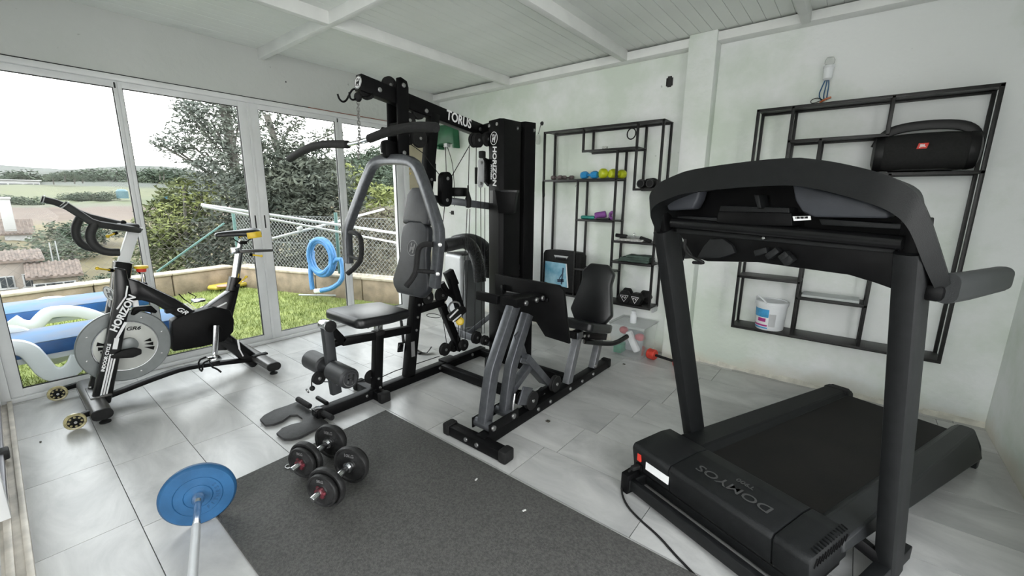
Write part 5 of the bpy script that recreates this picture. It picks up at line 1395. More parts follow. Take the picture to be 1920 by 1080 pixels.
G().prism([(0.198, 3.275, 1.575), (0.240, 3.275, 1.575), (0.246, 3.275, 1.605), (0.204, 3.275, 1.605)], (0, 0.02, 0), 0.002).build('badge', 'red', sp_)
text('JBL', 'lettering', 'white', sp_, (0.222, 3.2745, 1.591), (1, 0, 0), (0, 0, 1), 0.019, 0, 0.0006)
bk = thing('plastic_bucket', 'white plastic tub with lid, bail handle and blue and magenta label', 'bucket', (-0.385, 3.40, 0.402))
MT['tubwhite'] = mat('white_tub_plastic', (0.78, 0.80, 0.82), 0.35, 0, 0.03, 10)
bc = (-0.385, 3.395, 0.402)
G().lathe([(0, 0), (0.083, 0), (0.086, 0.004), (0.094, 0.165), (0.098, 0.167), (0.098, 0.178), (0.095, 0.18), (0, 0.18)], bc, (0, 0, 1), 40).build('tub', 'tubwhite', bk)
G().lathe([(0.097, 0.176), (0.102, 0.178), (0.102, 0.2), (0.097, 0.203), (0.088, 0.203), (0.086, 0.197), (0, 0.197)], bc, (0, 0, 1), 40).build('lid', 'tubwhite', bk)
G().tube([(bc[0] - 0.10, bc[1] - 0.01, 0.57), (bc[0] - 0.09, bc[1] - 0.06, 0.645), (bc[0] - 0.05, bc[1] - 0.09, 0.625), (bc[0] - 0.02, bc[1] - 0.105, 0.60)], 0.006, 8, smooth=1).build('bail_handle', 'tubwhite', bk)
def wrap(a0, a1, za, zb, m, name, dr=0.0008):
    V, F = [], []
    n = 12
    for k in range(n + 1):
        a = math.radians(a0 + (a1 - a0) * k / n)
        for z in (za, zb):
            r = 0.086 + 0.008 * (z / 0.165) + dr
            V.append((bc[0] + r * math.cos(a), bc[1] + r * math.sin(a), bc[2] + z))
    for k in range(n):
        F.append((2 * k, 2 * k + 2, 2 * k + 3, 2 * k + 1))
    G().raw(V, F).build(name, m, bk, norm=False)
MT['lblue'] = mat('sky_blue_label', (0.06, 0.33, 0.62), 0.4, 0, 0.15, 30)
MT['lmag'] = mat('magenta_label', (0.42, 0.04, 0.22), 0.4)
wrap(-170, -90, 0.012, 0.15, 'white', 'label')
wrap(-170, -90, 0.092, 0.150, 'lblue', 'label_band', 0.0014)
wrap(-170, -90, 0.012, 0.022, 'lblue', 'label_band', 0.0014)
wrap(-170, -92, 0.028, 0.040, 'lmag', 'label_band', 0.0015)
wrap(-135, -100, 0.06, 0.085, 'lmag', 'label_badge', 0.0016)
wrap(-88, -62, 0.03, 0.12, 'silverp', 'small_print_panel', 0.0008)
MT['acryl'] = clear_plastic('frosted_sheet', (0.9, 0.92, 0.92), 0.5)
tag(G().box((-0.07, 3.4, 0.677), (0.30, 0.15, 0.016), 0.003).build('plastic_case', 'acryl'), 'flat frosted clear case lying on the shelf right of the tub', 'case')
# lamp holder with loose wires over the right shelf
lb_ = thing('lamp_holder', 'bare lamp holder with small white bulb standing up on loose blue wires from the wall', 'lamp holder', (-0.27, 3.49, 1.93))
MT['bluewire'] = mat('blue_wire', (0.02, 0.10, 0.22), 0.4)
MT['orangewire'] = mat('orange_wire', (0.5, 0.14, 0.04), 0.4)
G().lathe([(0.012, -0.07), (0.024, -0.06), (0.026, 0.0), (0.03, 0.005), (0.03, 0.014), (0.022, 0.018), (0, 0.018)], (-0.266, 3.44, 2.10), (0, 0, 1), 22).build('socket', 'tubwhite', lb_)
G().lathe([(0.02, 0.014), (0.026, 0.03), (0.026, 0.045), (0.018, 0.062), (0, 0.066)], (-0.266, 3.44, 2.10), (0, 0, 1), 20).build('bulb', 'cloudy', lb_)
for dx, dz in ((-0.016, 0.0), (0.012, 0.01), (0.0, -0.01)):
    G().tube([(-0.27 + dx, 3.498, 1.925), (-0.275 + dx * 1.6, 3.46, 1.955 + dz), (-0.268 + dx * 1.2, 3.45, 2.0), (-0.266 + dx * 0.5, 3.44, 2.04)], 0.0035, 6, smooth=1).build('wire', 'bluewire', lb_)
G().tube([(-0.27, 3.498, 1.92), (-0.30, 3.47, 1.94), (-0.34, 3.465, 1.93), (-0.335, 3.47, 1.905), (-0.29, 3.48, 1.92)], 0.0025, 6, smooth=2).build('wire', 'gasket', lb_)
G().tube([(-0.29, 3.498, 1.915), (-0.265, 3.475, 1.925), (-0.235, 3.48, 1.935)], 0.006, 6).build('wire_connector', 'orangewire', lb_)
# green plastic box high in the corner, with wires
gb = thing('green_wall_box', 'green plastic box hung on the back wall behind the gym beam', 'wall box', (-3.78, YB, 1.86))
MT['green'] = mat('dark_green_plastic', (0.012, 0.11, 0.045), 0.45, 0, 0.15, 12)
G().prism([(-3.90, 3.39, 1.87), (-3.90, 3.39, 2.10), (-3.62, 3.39, 2.10), (-3.60, 3.39, 1.87), (-3.66, 3.39, 1.90), (-3.84, 3.39, 1.90)], (0, 0.1, 0), 0.012).build('box_body', 'green', gb)
G().span((-3.895, 3.40, 1.845), (-3.865, 3.49, 1.88), 0.004).span((-3.635, 3.40, 1.845), (-3.605, 3.49, 1.88), 0.004).build('box_foot', 'green', gb)
G().span((-3.78, 3.40, 1.86), (-3.72, 3.45, 1.94), 0.006).build('outlet', 'silverp', gb)
G().tube([(-3.77, 3.42, 1.87), (-3.80, 3.45, 1.70), (-3.82, 3.47, 1.50), (-3.81, 3.48, 1.30)], 0.004, 6, smooth=1).tube([(-3.74, 3.42, 1.87), (-3.70, 3.45, 1.72), (-3.69, 3.47, 1.55), (-3.70, 3.48, 1.2)], 0.004, 6, smooth=1).build('wire', 'rubber', gb)

# ================================================================== THINGS ON THE FLOOR
MT['mat'] = mat('speckled_rubber_mat', (0.055, 0.054, 0.051), 0.7, 0, 0, 110, 0.5, 260, col2=(0.10, 0.098, 0.092), detail=2)
tag(G().prism([(-2.086, 1.355, 0), (-2.048, 0.398, 0), (-0.1, 0.40, 0), (-0.1, 1.362, 0)][::-1], (0, 0, 0.011), 0.002).build('rubber_mat', 'mat'), 'large speckled black rubber mat on the tiles under the dumbbells', 'mat')
# two adjustable dumbbells
def adj(label, c, d, near_big=True):
    d = Vector((d[0], d[1], 0)).normalized()
    c = Vector(c)
    t = thing('adjustable_dumbbell', label, 'dumbbell', (c.x, c.y, 0.011), 0)
    e0, e1 = c - d * 0.165, c + d * 0.165
    G().cyl(e0, e1, 0.0125, 18, bev=0.002).build('chrome_bar', 'steel', t)
    G().cyl(c - d * 0.055, c + d * 0.055, 0.0155, 18).build('handle_sleeve', 'steel', t)
    for s in (-1, 1):
        G().lathe([(0.012, 0), (0.024, 0.0), (0.026, 0.012), (0.018, 0.018), (0.012, 0.018)], c + d * s * 0.052, d * s, 18).build('collar', 'steel', t)
        def plate(off, r, w, name='weight_plate'):
            G().lathe([(0.014, w), (0.028, w), (0.03, w * 0.8), (r * 0.84, w * 0.72), (r * 0.88, w * 0.95), (r * 0.97, w), (r, w * 0.8), (r, w * 0.2), (r * 0.97, 0), (r * 0.88, w * 0.05), (r * 0.84, w * 0.28), (0.03, w * 0.2), (0.028, 0), (0.014, 0)], c + d * s * off, d * s, 40).build(name, 'iron', t)
        plate(0.066, 0.087, 0.026)
        plate(0.094, 0.072, 0.02)
        g = G()
        rm = 0.018
        x, y, z = frame(d, (0, 0, 1))
        p = c + d * s * 0.118
        for k in range(6):
            a = math.pi / 3 * k
            g.box(p + (x * math.cos(a) + y * math.sin(a)) * 0.021, (0.012, 0.012, 0.014), 0.003)
        g.cyl(p - d * 0.007, p + d * 0.007, 0.021, 18)
        g.build('star_nut', 'rednut', t)
        m5 = '5 KG'
    ez = -d
    x = Vector((-d.y, d.x, 0)) * -1
    text('5KG', 'lettering', 'greyprint', t, c - d * 0.1145 + Vector((0, 0, 0.047)) + x * 0.0, ez.cross(Vector((0, 0, 1))) * -1, (0, 0, 1), 0.018, 0, 0.0003)
    x2 = ez.cross(Vector((0, 0, 1))) * -1
    text('10KG', 'lettering', 'greyprint', t, c + d * 0.0655 + Vector((0, 0, 0.05)), x2, (0, 0, 1), 0.022, 0, 0.0003)
    return t
MT['rednut'] = mat('worn_red_and_black_nut', (0.05, 0.02, 0.022), 0.4, 0.2, 0, 60, 0, col2=(0.20, 0.03, 0.045))
adj('adjustable dumbbell nearest the camera on the rubber mat', (-1.60, 0.793, 0.098), (-0.056, 0.137))
adj('adjustable dumbbell behind the other one, nearer the forked foot plate', (-1.852, 0.828, 0.098), (-0.057, 0.146))
sc = G().tor((-1.962, 0.729, 0.014), (0, 0, 1), 0.016, 0.0025, 18, 6)
sc.tor((-1.963, 0.75, 0.014), (0, 0.2, 1), 0.010, 0.0025, 14, 6)
tag(sc.build('spring_clip', 'bolt'), 'small bright spring clip on the mat left of the dumbbells', 'clip')
# barbell with blue plates
bb = thing('barbell', 'chrome barbell with a blue plate lying half on the mat', 'barbell', (-1.88, 0.357, 0))
bd_ = Vector((0.955, -0.285, 0)).normalized()
bc_ = Vector((-1.874, 0.356, 0.129))
G().cyl(bc_ - bd_ * 0.17, bc_ + bd_ * 0.09, 0.0125, 20).cyl(bc_ + bd_ * 0.09, bc_ + bd_ * 1.5, 0.0125, 20).build('bar', 'steel', bb)
G().lathe([(0.012, 0), (0.018, 0.002), (0.021, 0.012), (0.021, 0.028), (0.016, 0.04), (0.0125, 0.05)], bc_ + bd_ * 0.016, bd_, 22).build('collar', 'steel', bb)
G().cyl(bc_ + bd_ * 0.20, bc_ + bd_ * 0.5, 0.0138, 20).build('knurled_grip', 'silverp', bb)
pr = [(0.014, 0.018), (0.045, 0.018), (0.047, 0.0155), (0.049, 0.018), (0.078, 0.018), (0.08, 0.0155), (0.082, 0.018), (0.118, 0.018), (0.126, 0.010), (0.128, 0.0), (0.126, -0.010), (0.118, -0.018), (0.014, -0.018)]
G().lathe(pr, bc_, bd_, 56).build('blue_plate', 'blueplate', bb)
MT['bluedark'] = mat('dark_blue_relief', (0.017, 0.075, 0.18), 0.5)
for k, ch in enumerate('FITNESS'):
    a = math.radians(-65 + 16 * k)
    xx = bd_.cross(Vector((0, 0, 1))) * -1
    rad = xx * math.cos(a) + Vector((0, 0, 1)) * math.sin(a)
    text(ch, 'relief_lettering', 'bluedark', bb, bc_ + bd_ * 0.0182 + rad * 0.064, -xx * math.sin(a) + Vector((0, 0, 1)) * math.cos(a), -rad, 0.02, 0, 0.0004)
# storage bin with small things
bn = thing('storage_bin', 'clear plastic storage bin of odds and ends against the back wall', 'storage box', (-1.37, 3.33, 0))
MT['clear'] = clear_plastic('clear_polypropylene', (0.985, 0.99, 0.99), 0.14)
x0, x1, y0, y1, zt = -1.50, -1.20, 3.17, 3.46, 0.27
g = G()
for a, b, c, d in (((x0 + .02, y0 + .02), (x1 - .02, y0 + .02), (x1, y0), (x0, y0)), ((x1 - .02, y0 + .02), (x1 - .02, y1 - .02), (x1, y1), (x1, y0)), ((x1 - .02, y1 - .02), (x0 + .02, y1 - .02), (x0, y1), (x1, y1)), ((x0 + .02, y1 - .02), (x0 + .02, y0 + .02), (x0, y0), (x0, y1))):
    g.quad((*a, 0.004), (*b, 0.004), (*c, zt), (*d, zt))
g.quad((x0 + .02, y0 + .02, 0.004), (x1 - .02, y0 + .02, 0.004), (x1 - .02, y1 - .02, 0.004), (x0 + .02, y1 - .02, 0.004))
o = g.build('bin_body', 'clear', bn)
G().tube([(x0, y0, zt), (x1, y0, zt), (x1, y1, zt), (x0, y1, zt)], 0.006, 8, True).build('bin_rim', 'clear', bn)
G().span((x0 - 0.012, y0 - 0.012, zt + 0.005), (x1 + 0.012, y1 + 0.005, zt + 0.014), 0.004).build('bin_lid', 'clear', bn)
MT['whitecloth'] = mat('white_cotton', (0.72, 0.73, 0.74), 0.9, 0, 0.1, 10, 0.3, 60)
MT['pinkred'] = mat('faded_red_cloth', (0.42, 0.10, 0.11), 0.9, 0, 0.2, 10, 0.3, 60)
MT['bottlegreen'] = mat('green_carton', (0.03, 0.22, 0.13), 0.5, 0, 0.2, 20)
MT['slate'] = mat('slate_fabric', (0.34, 0.36, 0.38), 0.8, 0, 0.2, 20)
tag(G().box((-1.33, 3.27, 0.12), (0.06, 0.05, 0.19), 0.02, Matrix.Rotation(-0.5, 3, 'Y')).build('white_cloth', 'whitecloth'), 'rolled white cloth slanting inside the clear bin', 'cloth')
tag(G().ball((-1.27, 3.27, 0.17), 0.045, (1, 0.8, 0.7)).build('red_cloth', 'pinkred'), 'crumpled red cloth on the right inside the clear bin', 'cloth')
tag(G().ball((-1.42, 3.28, 0.20), 0.04, (1, 0.8, 0.8)).build('red_cloth', 'pinkred'), 'crumpled red cloth on the left inside the clear bin', 'cloth')
tag(G().box((-1.44, 3.27, 0.05), (0.07, 0.12, 0.08), 0.006).build('green_carton', 'bottlegreen'), 'small green carton at the bottom of the clear bin', 'carton')
tag(G().box((-1.36, 3.36, 0.10), (0.16, 0.12, 0.17), 0.03).build('fabric_bundle', 'slate'), 'slate grey fabric bundle at the back of the clear bin', 'bundle')
tag(G().lathe([(0, 0), (0.024, 0), (0.026, 0.004), (0.026, 0.065), (0.018, 0.078), (0.018, 0.084), (0.02, 0.085), (0.02, 0.104), (0, 0.105)], (-1.335, 3.26, 0.285), (0, 0, 1), 22).build('pill_bottle', 'tubwhite'), 'small white pill bottle on the lid of the clear bin', 'bottle')
# red ended exercise bar
rb = thing('roller_bar', 'black bar with two red rollers on the floor by the column', 'exercise bar', (-1.04, 3.27, 0))
MT['redrub'] = mat('red_rubber', (0.55, 0.045, 0.025), 0.55, 0, 0.2, 30, 0.1, 100)
ra, rb2 = Vector((-1.165, 3.285, 0.044)), Vector((-0.93, 3.235, 0.044))
for p, s in ((ra, -1), (rb2, 1)):
    d = (rb2 - ra).normalized()
    G().lathe([(0, -0.035), (0.036, -0.035), (0.043, -0.026), (0.043, 0.026), (0.036, 0.035), (0, 0.035)], p, d, 26).build('red_roller', 'redrub', rb)
G().cyl(ra, rb2, 0.011, 14).build('bar', 'rubber', rb)
# portable air conditioner with corrugated hose behind the gym
ac = thing('air_conditioner', 'silver portable air conditioner with black corrugated hose behind the gym', 'air conditioner', (-2.95, 2.93, 0))
MT['acgrey'] = mat('mid_grey_plastic', (0.15, 0.155, 0.16), 0.45, 0, 0.06, 10)
G().prism([(-3.12, 2.78, 0.03), (-2.84, 2.74, 0.03), (-2.78, 2.98, 0.03), (-3.04, 3.08, 0.03)], (0, 0, 0.73), 0.03, 4).build('body', 'silverp', ac)
G().prism([(-2.822, 2.755, 0.06), (-2.80, 2.75, 0.06), (-2.745, 2.97, 0.06), (-2.775, 2.98, 0.06)], (0, 0, 0.66), 0.008).build('side_panel', 'acgrey', ac)
G().prism([(-3.10, 2.80, 0.757), (-2.85, 2.765, 0.757), (-2.80, 2.97, 0.757), (-3.03, 3.05, 0.757)], (0, 0, 0.012), 0.004).build('top_grille', 'gasket', ac)
G().span((-3.08, 2.8, 0.0), (-2.82, 3.0, 0.035), 0.01).build('base', 'acgrey', ac)
MT['hose'] = mat('black_corrugated_hose', (0.042, 0.043, 0.044), 0.45, 0, 0.1, 20)
def corrugated(pts, r, name):
    P = [Vector(p) for p in pts]
    for _ in range(3):
        P = chaikin(P, False)
    L = [0]
    for a, b in zip(P, P[1:]):
        L.append(L[-1] + (b - a).length)
    N = int(L[-1] / 0.006)
    Q, j = [], 0
    for k in range(N + 1):
        t = L[-1] * k / N
        while j < len(P) - 2 and L[j + 1] < t:
            j += 1
        Q.append(P[j].lerp(P[j + 1], (t - L[j]) / max(1e-6, L[j + 1] - L[j])))
    g = G()
    rings, lx = [], None
    for i, p in enumerate(Q):
        d = (Q[min(i + 1, N)] - Q[max(i - 1, 0)]).normalized()
        x = frame(d, (0, 0, 1))[0] if lx is None else (lx - d * lx.dot(d)).normalized()
        lx = x
        y = d.cross(x)
        rr = r * (1.0 if i % 2 else 0.88)
        rings.append([g.bm.verts.new(p + (x * math.cos(2 * math.pi * k / 18) + y * math.sin(2 * math.pi * k / 18)) * rr) for k in range(18)])
    for A, B in zip(rings, rings[1:]):
        for k in range(18):
            g.bm.faces.new((A[k], A[(k + 1) % 18], B[(k + 1) % 18], B[k]))
    g.build(name, 'hose', ac, ang=60)
corrugated([(-2.75, 2.451, 0.884), (-2.75, 2.564, 0.894), (-2.72, 2.68, 0.912), (-2.7, 2.768, 0.838), (-2.68, 2.81, 0.692), (-2.66, 2.809, 0.528)], 0.06, 'exhaust_hose')
corrugated([(-2.95, 2.764, 0.875), (-2.95, 2.951, 0.893), (-2.93, 3.121, 0.835), (-2.9, 3.208, 0.709), (-2.88, 3.211, 0.487)], 0.07, 'exhaust_hose')

# litter blown onto the tiles
MT['leafdry'] = mat('dry_leaf', (0.05, 0.045, 0.035), 0.8, 0, 0.3, 60)
for name, label, p, r in (('dry_leaf', 'small dark dry leaf on the tiles right of the leg press rail', (-1.256, 1.9, 0.001), 0.018), ('dry_leaf', 'small dark dry leaf on the tiles in front of the clear bin', (-1.29, 3.027, 0.001), 0.016), ('dry_leaf', 'tiny dark crumb of leaf in front of the exercise bike wheels', (-3.193, -0.009, 0.001), 0.007)):
    p = Vector(p)
    tag(G().prism([p + Vector((math.cos(a) * r * (1 if k % 2 else 0.55), math.sin(a) * r * 0.6, 0.0)) for k, a in enumerate([2 * math.pi * q / 8 for q in range(8)])], (0, 0, 0.004)).build(name, 'leafdry'), label, 'leaf')
MT['fluff'] = mat('white_crumb', (0.6, 0.6, 0.58), 0.8)
for label, p in (('white paper crumb on the mat, nearer the leg press', (-1.203, 1.237, 0.013)), ('white paper crumb on the mat, near its front right part', (-0.912, 1.222, 0.013))):
    tag(G().box(p, (0.016, 0.007, 0.004), 0.001, Matrix.Rotation(p[0] * 9, 3, 'Z')).build('paper_crumb', 'fluff'), label, 'crumb')

# ================================================================== OUTSIDE
random.seed(11)
MT['lawn'] = mat('lawn_soil_green', (0.11, 0.14, 0.03), 0.9, 0, 0, 6, 0.4, 60, col2=(0.22, 0.25, 0.07))
MT['blade'] = mat('grass_blade', (0.16, 0.21, 0.045), 0.7, 0, 0, 3, col2=(0.33, 0.37, 0.12))
ZG = -0.05
struct(G().prism([(-7.3, 2.15, ZG), (-6.7, -1.5, ZG), (-4.14, -1.5, ZG), (-4.14, 3.9, ZG)], (0, 0, -0.25)).build('terrace_ground', 'lawn'), 'lawn strip between the windows and the low wall')
V, F = [], []
for i in range(26000):
    x = random.uniform(-7.25, -4.06)
    y = random.uniform(-0.6, 3.4)
    if y > 2.1 + (x + 7.3) * 0.34 or x < -6.72 - (y + .05) * 0.2:
        continue
    h = random.uniform(0.02, 0.055)
    a = random.uniform(0, math.pi)
    w = 0.004
    dx, dy = math.cos(a) * w, math.sin(a) * w
    lx_, ly_ = random.uniform(-0.03, 0.03), random.uniform(-0.03, 0.03)
    n = len(V)
    V += [(x - dx, y - dy, ZG - 0.002), (x + dx, y + dy, ZG - 0.002), (x + lx_, y + ly_, ZG + h)]
    F.append((n, n + 1, n + 2))
tag(G().raw(V, F).build('grass', 'blade', flat=True, norm=False), 'short bright green grass of the lawn outside', 'grass', kind='stuff')
# low terrace wall: blocks with a coping
MT['stone'] = mat('tan_rendered_stone', (0.235, 0.185, 0.13), 0.9, 0, 0.25, 6, 0.5, 40)
MT['coping'] = mat('pale_coping_stone', (0.37, 0.32, 0.245), 0.85, 0, 0.2, 8, 0.4, 40)
corner = Vector((-7.22, 2.22, 0))
def terrace_wall(a, b, t, label):
    a, b = Vector(a), Vector(b)
    d = (b - a).normalized()
    nrm = Vector((-d.y, d.x, 0))
    L = (b - a).length
    w = thing('terrace_wall', label, 'wall', (a + b) / 2 + Vector((0, 0, ZG)))
    n = max(1, round(L / 0.8))
    for k in range(n):
        p, q = a + d * (L * k / n + 0.006), a + d * (L * (k + 1) / n - 0.006)
        m_ = (p + q) / 2 + Vector((0, 0, 0.08))
        R = Matrix((d, nrm, Vector((0, 0, 1)))).transposed()
        G().box(m_ + nrm * t * 0.5 * 1, (L / n - 0.012, t, 0.32), 0.012, R).build('wall_block', 'stone', w)
        G().box(m_ + nrm * t * 0.5 + Vector((0, 0, 0.172)), (L / n - 0.004, t + 0.03, 0.03), 0.006, R).build('coping_stone', 'coping', w)
    return w
terrace_wall((-6.62, -0.9, 0), corner, 0.22, 'low tan terrace wall parallel to the windows, seen past the loungers')
terrace_wall(corner, (-4.2, 3.22, 0), 0.22, 'low tan terrace wall under the chain link fence with the blue hose')
# chain link fences
MT['wire'] = mat('galvanised_wire', (0.27, 0.28, 0.28), 0.5, 0.2, 0.1, 30)
MT['postgreen'] = mat('teal_fence_paint', (0.06, 0.13, 0.115), 0.6, 0, 0.1, 20)
MT['wiredark'] = mat('dark_brown_wire', (0.11, 0.10, 0.09), 0.7, 0.1, 0.1, 30)  # darker and browner than the wire of the other fence
def fence(a, b, z0, z1, cell, label, posts, r=0.0016, m='wire'):
    a, b = Vector(a), Vector(b)
    d = (b - a).normalized()
    L = (b - a).length
    f = thing('chain_link_fence', label, 'fence', (a + b) / 2 + Vector((0, 0, z0)))
    H = z1 - z0
    g = G()
    V, F = [], []
    def seg(p, q):
        e = (q - p).normalized()
        x, y, z = frame(e, (d.y, -d.x, 0))
        n = len(V)
        for c in (p, q):
            for k in range(3):
                an = 2 * math.pi * k / 3
                V.append(c + (x * math.cos(an) + y * math.sin(an)) * r)
        for k in range(3):
            F.append((n + k, n + (k + 1) % 3, n + 3 + (k + 1) % 3, n + 3 + k))
    n = int((L + H) / cell)
    for k in range(n):
        s0 = k * cell
        for sg in (1, -1):
            # lines rising or falling at 45 degrees clipped to the panel
            t0, t1 = s0 - H, s0
            pa, pb = max(t0, 0), min(t1, L)
            if pb <= pa:
                continue
            za, zb = (pa - t0), (pb - t0)
            if sg < 0:
                za, zb = H - za, H - zb
            off = Vector((d.y, -d.x, 0)) * 0.002 * sg
            seg(a + d * pa + Vector((0, 0, z0 + za)) + off, a + d * pb + Vector((0, 0, z0 + zb)) + off)
    for zz in (z0 + 0.01, z0 + H * 0.5, z1):
        seg(a + Vector((0, 0, zz)), b + Vector((0, 0, zz)))
    o = g.raw(V, F).build('wire_mesh', m, f, flat=True, norm=False)
    o['kind'] = 'stuff'
    for t in posts:
        p = a + d * t
        G().cyl(p + Vector((0, 0, z0)), p + Vector((0, 0, z1 + 0.06)), 0.022, 12, bev=0.004).build('fence_post', 'postgreen', f)
    return f
ff = fence((-6.73, -0.9, 0), (-7.32, 2.24, 0), 0.27, 0.92, 0.11, 'wide meshed wire fence on the wall beyond the blue loungers', (0.4,), 0.0013, 'wiredark')
G().bar((-7.3, 2.2, 0.9), (-7.12, 1.3, 0.3), 0.022, 0.022).build('fence_brace', 'postgreen', ff)
fence((-7.30, 2.3, 0), (-4.22, 3.32, 0), 0.27, 1.03, 0.062, 'chain link fence on the wall behind the coiled blue hose', (0.05, 1.99), 0.0017)
# blue hose coil hung on the fence
MT['poolhose'] = mat('blue_pool_hose', (0.06, 0.21, 0.46), 0.4, 0, 0.1, 30)
hs = thing('pool_hose', 'coiled thick light blue pool hose hanging on the chain link fence', 'hose', (-5.5, 2.65, ZG))
hc = Vector((-5.38, 2.681, 0.521))
hd = Vector((0.949, 0.314, 0)).normalized()
pts = []
for k in range(3 * 28 + 12):
    a = math.pi * 0.9 + 2 * math.pi * k / 28
    rr = 0.185 + 0.018 * math.sin(k * 0.11)
    pts.append(hc + hd * (math.cos(a) * rr * 0.98) + Vector((0, 0, math.sin(a) * rr * 1.2)) + Vector((0.314, -0.95, 0)) * (0.012 * (k / 28) - 0.01) * 1.6)
pts += [Vector((-5.1, 2.773, 0.552)), Vector((-5.05, 2.782, 0.382)), Vector((-5.05, 2.741, 0.227)), Vector((-5.12, 2.642, 0.142)), Vector((-5.27, 2.575, 0.103))]
G().tube(pts, 0.031, 10, smooth=1).build('coil', 'poolhose', hs)
G().tube([(-5.55, 2.648, 0.735), (-5.54, 2.598, 0.458), (-5.53, 2.581, 0.246), (-5.5, 2.573, 0.085)], 0.031, 10, smooth=1).build('hose_end', 'poolhose', hs)
G().cyl((-5.27, 2.582, 0.102), (-5.34, 2.524, 0.094), 0.032, 14, bev=0.004).build('cuff', 'tubwhite', hs)
G().tube([(-5.52, 2.761, 0.801), (-5.54, 2.773, 0.898)], 0.004, 6).build('tie_wire', 'gasket', hs)
# white pole frame
MT['whitepole'] = mat('white_painted_pole', (0.42, 0.43, 0.43), 0.4, 0, 0.04, 10)
cf = thing('clothes_line_frame', 'white clothes line frame of long thin poles in front of the fence', 'clothes airer', (-5, 3.575, -0.107))
for a, b, r in (((-5.5, 1.463, 1.195), (-5.2, 3.769, 0.778), 0.018), ((-5.45, 1.462, 1.179), (-5.1, 3.689, 0.65), 0.014), ((-5.4, 2.069, 0.79), (-5.6, 3.808, 1.124), 0.016), ((-5.6, 2.432, 0.021), (-5, 3.575, -0.107), 0.013), ((-5.2, 3.77, 0.794), (-5, 3.575, -0.107), 0.016)):
    G().cyl(a, b, r, 12, bev=0.003).build('pole', 'whitepole', cf)
G().cyl((-5.45, 2.431, 0.89), (-5.45, 2.486, 0.915), 0.024, 12, bev=0.003).build('joint', 'whitepole', cf)
# yellow pool float
MT['floaty'] = mat('yellow_vinyl_float', (0.46, 0.36, 0.06), 0.4, 0, 0.1, 6)
MT['floatr'] = mat('pink_print', (0.65, 0.25, 0.20), 0.4)
pf = thing('pool_float', 'deflated yellow pool float with white and pink print on the lawn', 'pool float', (-7.0, 1.95, ZG))
fpts = [(-7.2, 1.812, -0.02), (-7.602, 1.984, -0.02), (-7.761, 2.195, -0.02), (-7.782, 2.429, -0.02), (-7.741, 2.597, -0.02), (-7.447, 2.54, -0.02), (-7.142, 2.341, -0.02), (-7.063, 2.087, -0.02), (-7.062, 1.885, -0.02)]
G().prism([Vector(p) + Vector((0.14, 0.0, 0.0)) for p in fpts[::-1]], (0, 0, 0.05), 0.02, 3).build('air_chamber', 'floaty', pf)
for c, r in (((-7.061, 1.99, 0.035), 0.10), ((-7.191, 2.204, 0.035), 0.07)):
    G().lathe([(0, 0), (r, 0), (r, 0.006), (0, 0.012)], Vector(c) + Vector((0.14, 0, 0)), (0, 0, 1), 18).build('print_patch', 'floatr' if r > 0.08 else 'white', pf)
# sun loungers
MT['loungeblue'] = mat('blue_lounger_fabric', (0.02, 0.10, 0.30), 0.45, 0, 0.1, 20, 0.1, 200)
MT['loungetop'] = mat('blue_fabric_painted_sheen', (0.07, 0.15, 0.27), 0.8, 0, 0, 2.5, 0.05, 200, col2=(0.15, 0.15, 0.16), spec=0.15)  # paler blue and grey mix paints reflected light onto the pad top
def lounger(xa, xb, yb, label, leg):
    t = thing('sun_lounger', label, 'sun lounger', ((xa + xb) / 2, 0.0, ZG))
    G().span((xa, -1.1, 0.235), (xb, yb, 0.325), 0.012).build('mattress', 'loungeblue', t)
    G().span((xa + 0.004, -1.095, 0.322), (xb - 0.004, yb - 0.005, 0.329), 0.003).build('mattress_top', 'loungetop', t)
    G().span((xa + 0.03, -1.0, 0.19), (xb - 0.03, yb - 0.1, 0.236), 0.01).build('bed_frame', 'tubwhite', t)
    for x in (xb + 0.015, xa + 0.03):
        G().rtube([(x, *p[-2:]) for p in leg], 0.10, 0.05, (1, 0, 0), 2, 0.4).build('leg', 'tubwhite', t)
    return t
lounger(-4.56, -4.08, 0.95, 'blue topped white sun lounger nearest the windows', [(-0.6, 0.2), (-4.02, -0.063, 0.346), (-4.02, 0.024, 0.308), (-4.02, 0.057, 0.225), (-4.02, 0.092, 0.11), (-4.02, 0.157, 0.08), (-4.02, 0.218, 0.115), (-4.02, 0.254, 0.189)])
lounger(-5.85, -5.28, 0.95, 'blue topped white sun lounger farther out, by the low wall', [(-5.25, -0.015, 0.28), (-5.25, 0.033, 0.215), (-5.25, 0.107, 0.198), (-5.25, 0.159, 0.261), (-5.25, 0.202, 0.299), (-5.25, 0.321, 0.289), (-5.25, 0.431, 0.242), (-5.25, 0.541, 0.148), (-5.25, 0.619, 0.047)])
# terrain falling into the valley and rising to the hills
MT['terr'] = mat('hillside', (0.2, 0.2, 0.1), 0.95)
n, l = MT['terr'].node_tree.nodes, MT['terr'].node_tree.links
b = n['Principled BSDF']
ge = n.new('ShaderNodeNewGeometry')
sx = n.new('ShaderNodeSeparateXYZ')
l.new(ge.outputs['Position'], sx.inputs[0])
nz = n.new('ShaderNodeTexNoise')
nz.inputs['Scale'].default_value = 0.06
nz.inputs['Detail'].default_value = 8
l.new(ge.outputs['Position'], nz.inputs['Vector'])
ma = n.new('ShaderNodeMath')
ma.operation = 'MULTIPLY_ADD'
ma.inputs[1].default_value = 26
l.new(nz.outputs['Fac'], ma.inputs[0])
l.new(sx.outputs['X'], ma.inputs[2])
mr = n.new('ShaderNodeMapRange')
mr.inputs['From Min'].default_value = -13
mr.inputs['From Max'].default_value = -413
l.new(ma.outputs[0], mr.inputs[0])
cr = n.new('ShaderNodeValToRGB')
